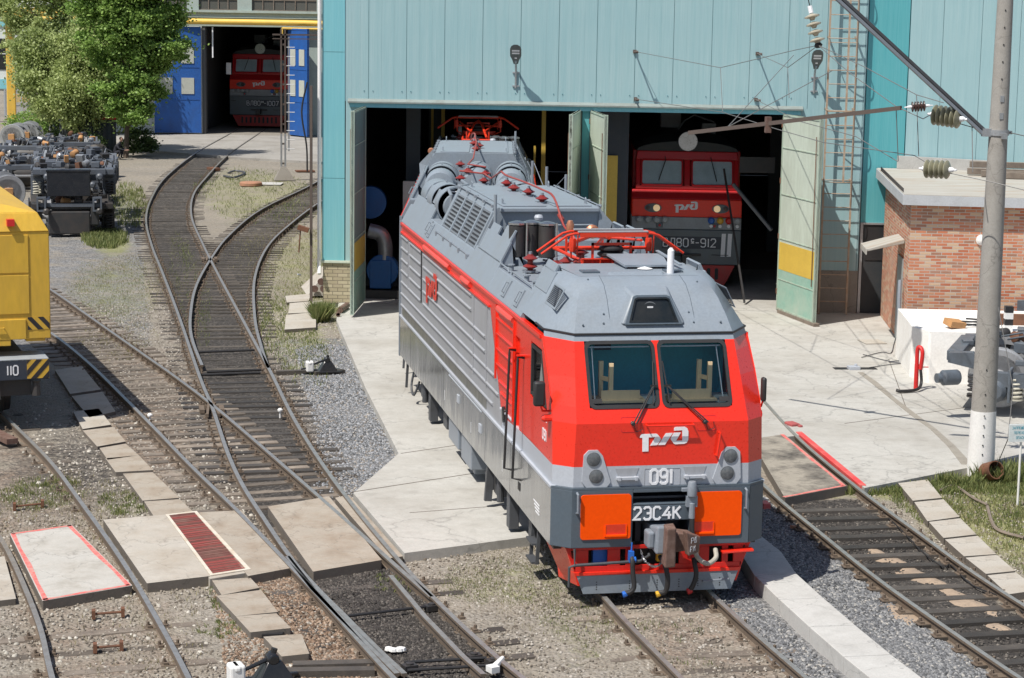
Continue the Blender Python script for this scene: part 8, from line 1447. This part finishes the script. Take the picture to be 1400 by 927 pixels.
# gate corner bits
b = MB(); p = np.array(G(470, 425, .0)); b.tube([p+(-.15, -.35, .08), p+(.15, .55, .08)], .085, 14); add_thing_mesh('rusty_pipe', 'short rusty pipe lying beside the plinth', 'pipe', b, M['rustl']); b = MB(); p = np.array(G(462, 432)); b.lathe([(.06, 0), (.06, .08), (.04, .08), (.04, 0)], p+(0, 0, .06), (0, -1, 0), 14); add_thing_mesh('steel_ring', 'small ring standing beside the rusty pipe', 'ring', b, M['rustl'])
ft = thing('pole_footing', 'pale concrete footing with rusty lugs under the rusty pole', 'footing', G(425, 402, -.05)); q = np.array(G(425, 402, -.05)); b = MB(); b.hexa([(q[0]-.1, q[1], -.1), (q[0]+.75, q[1], -.1), (q[0]+.75, q[1]+2.0, -.1), (q[0]-.1, q[1]+2., -.1), (q[0]+.68, q[1]+.1, .9), (q[0]+.75, q[1]+.1, .9), (q[0]+.75, q[1]+2, .6), (q[0]+.65, q[1]+2, .6)]); b.build('wedge', M['slab'], ft, world=True, smooth=False); b = MB(); 
for dx, dz in ((.1, .05), (.28, .25), (.35, .05)): b.lathe([(.05, 0), (.10, 0), (.10, .06), (.05, .06)], q+(dx, -.05, .12+dz), (0, -1, 0), 12)
b.build('lug', M['rustl'], ft, world=True)
b = MB(); q = G(542, 888, -.1); 
for i in range(5): b.lathe([(.001, .05), (.05, .035), (.06, .0)], (q[0]+random.uniform(-.1, .1), q[1]+random.uniform(-.05, .05), q[2]), n=7)
add_thing_mesh('white_litter', 'crumpled white litter between the lower switch rails', 'litter', b, M['white'], smooth=False)
for u, v, lab, m in ((409, 375, 'pale blue bit of litter near the slabs', 'grey_light'), (1085, 720, 'orange pebble on the ballast right of the locomotive', 'rustorange'), (1047, 682, 'white scrap beside the oily track', 'white')): b = MB(); q = G(u, v, -.1); b.obox(q, (.10, .06, .04), (.1, .2, .4)); add_thing_mesh('litter', lab, 'litter', b, M[m], smooth=False)
b = MB(); q = G(1046, 690, -.1); b.obox(q, (.12, .25, .1)); add_thing_mesh('red_block', 'small red block half hidden at the locomotive corner', 'block', b, M['redline'], smooth=False)

# ------------------------------------------------------------------ spilled sand
M['sand'] = concrete('spilled_sand', (.38, .29, .21), .5, 5., sc2=(.20, .16, .13))
def sandpatch(label, cx, cy, rx, ry, an, z=-.135):
    b = MB(); n_ = 26; z -= .012; vs = [(cx, cy, z+.02)]
    for ring_, zz in ((.55, z+.014), (1., z-.03)):
        for i in range(n_):
            a = 2*PI*i/n_; k = ring_*(1+.22*math.sin(3*a+cx)+.13*math.sin(7*a+cy)); x, y = rx*k*math.cos(a), ry*k*math.sin(a); vs.append((cx+x*math.cos(an)-y*math.sin(an), cy+x*math.sin(an)+y*math.cos(an), zz))
    fs = [(0, 1+i, 1+(i+1) % n_) for i in range(n_)]+[(1+i, 1+n_+i, 1+n_+(i+1) % n_, 1+(i+1) % n_) for i in range(n_)]; b.add(vs, fs); o = b.build('spilled_sand', M['sand'], None, ang=80); tag(o, label, 'sand', kind='stuff')
for lab, u, v, rx, ry, an in (('sand inside the right rail, upper patch', 1208, 757, .22, .6, .2), ('sand inside the right rail, middle patch', 1258, 785, .30, .9, .15), ('sand inside the right rail, long lower patch', 1318, 818, .32, 1.0, .15), ('sand outside the left rail', 1236, 838, .24, .8, .1), ('second sand inside the right rail near the edge', 1362, 852, .16, .4, .15)): sandpatch(lab, *G(u, v, -.12)[:2], rx, ry, an)

# loose clods and chips along the slabs
o = stones('brown_clods', 3600, (-6.2, -4.5, -3.5, 2.2), .010, .034, [(0., (.08, .05, .032)), (.5, (.20, .13, .085)), (1., (.36, .27, .20))], lambda X, Y: ap_ok(X, Y) & (seg_dist(X, Y, CEN['A']) > .8)); tag(o, 'brown earth clods left of the lower switch', 'clods', kind='stuff')
o = stones('concrete_chips', 600, (-9.3, -5.2, -3, 16), .012, .045, [(0., (.28, .26, .22)), (1., (.55, .52, .46))], lambda X, Y: ap_ok(X, Y)); tag(o, 'pale concrete chips scattered along the stepping path', 'chips', kind='stuff')
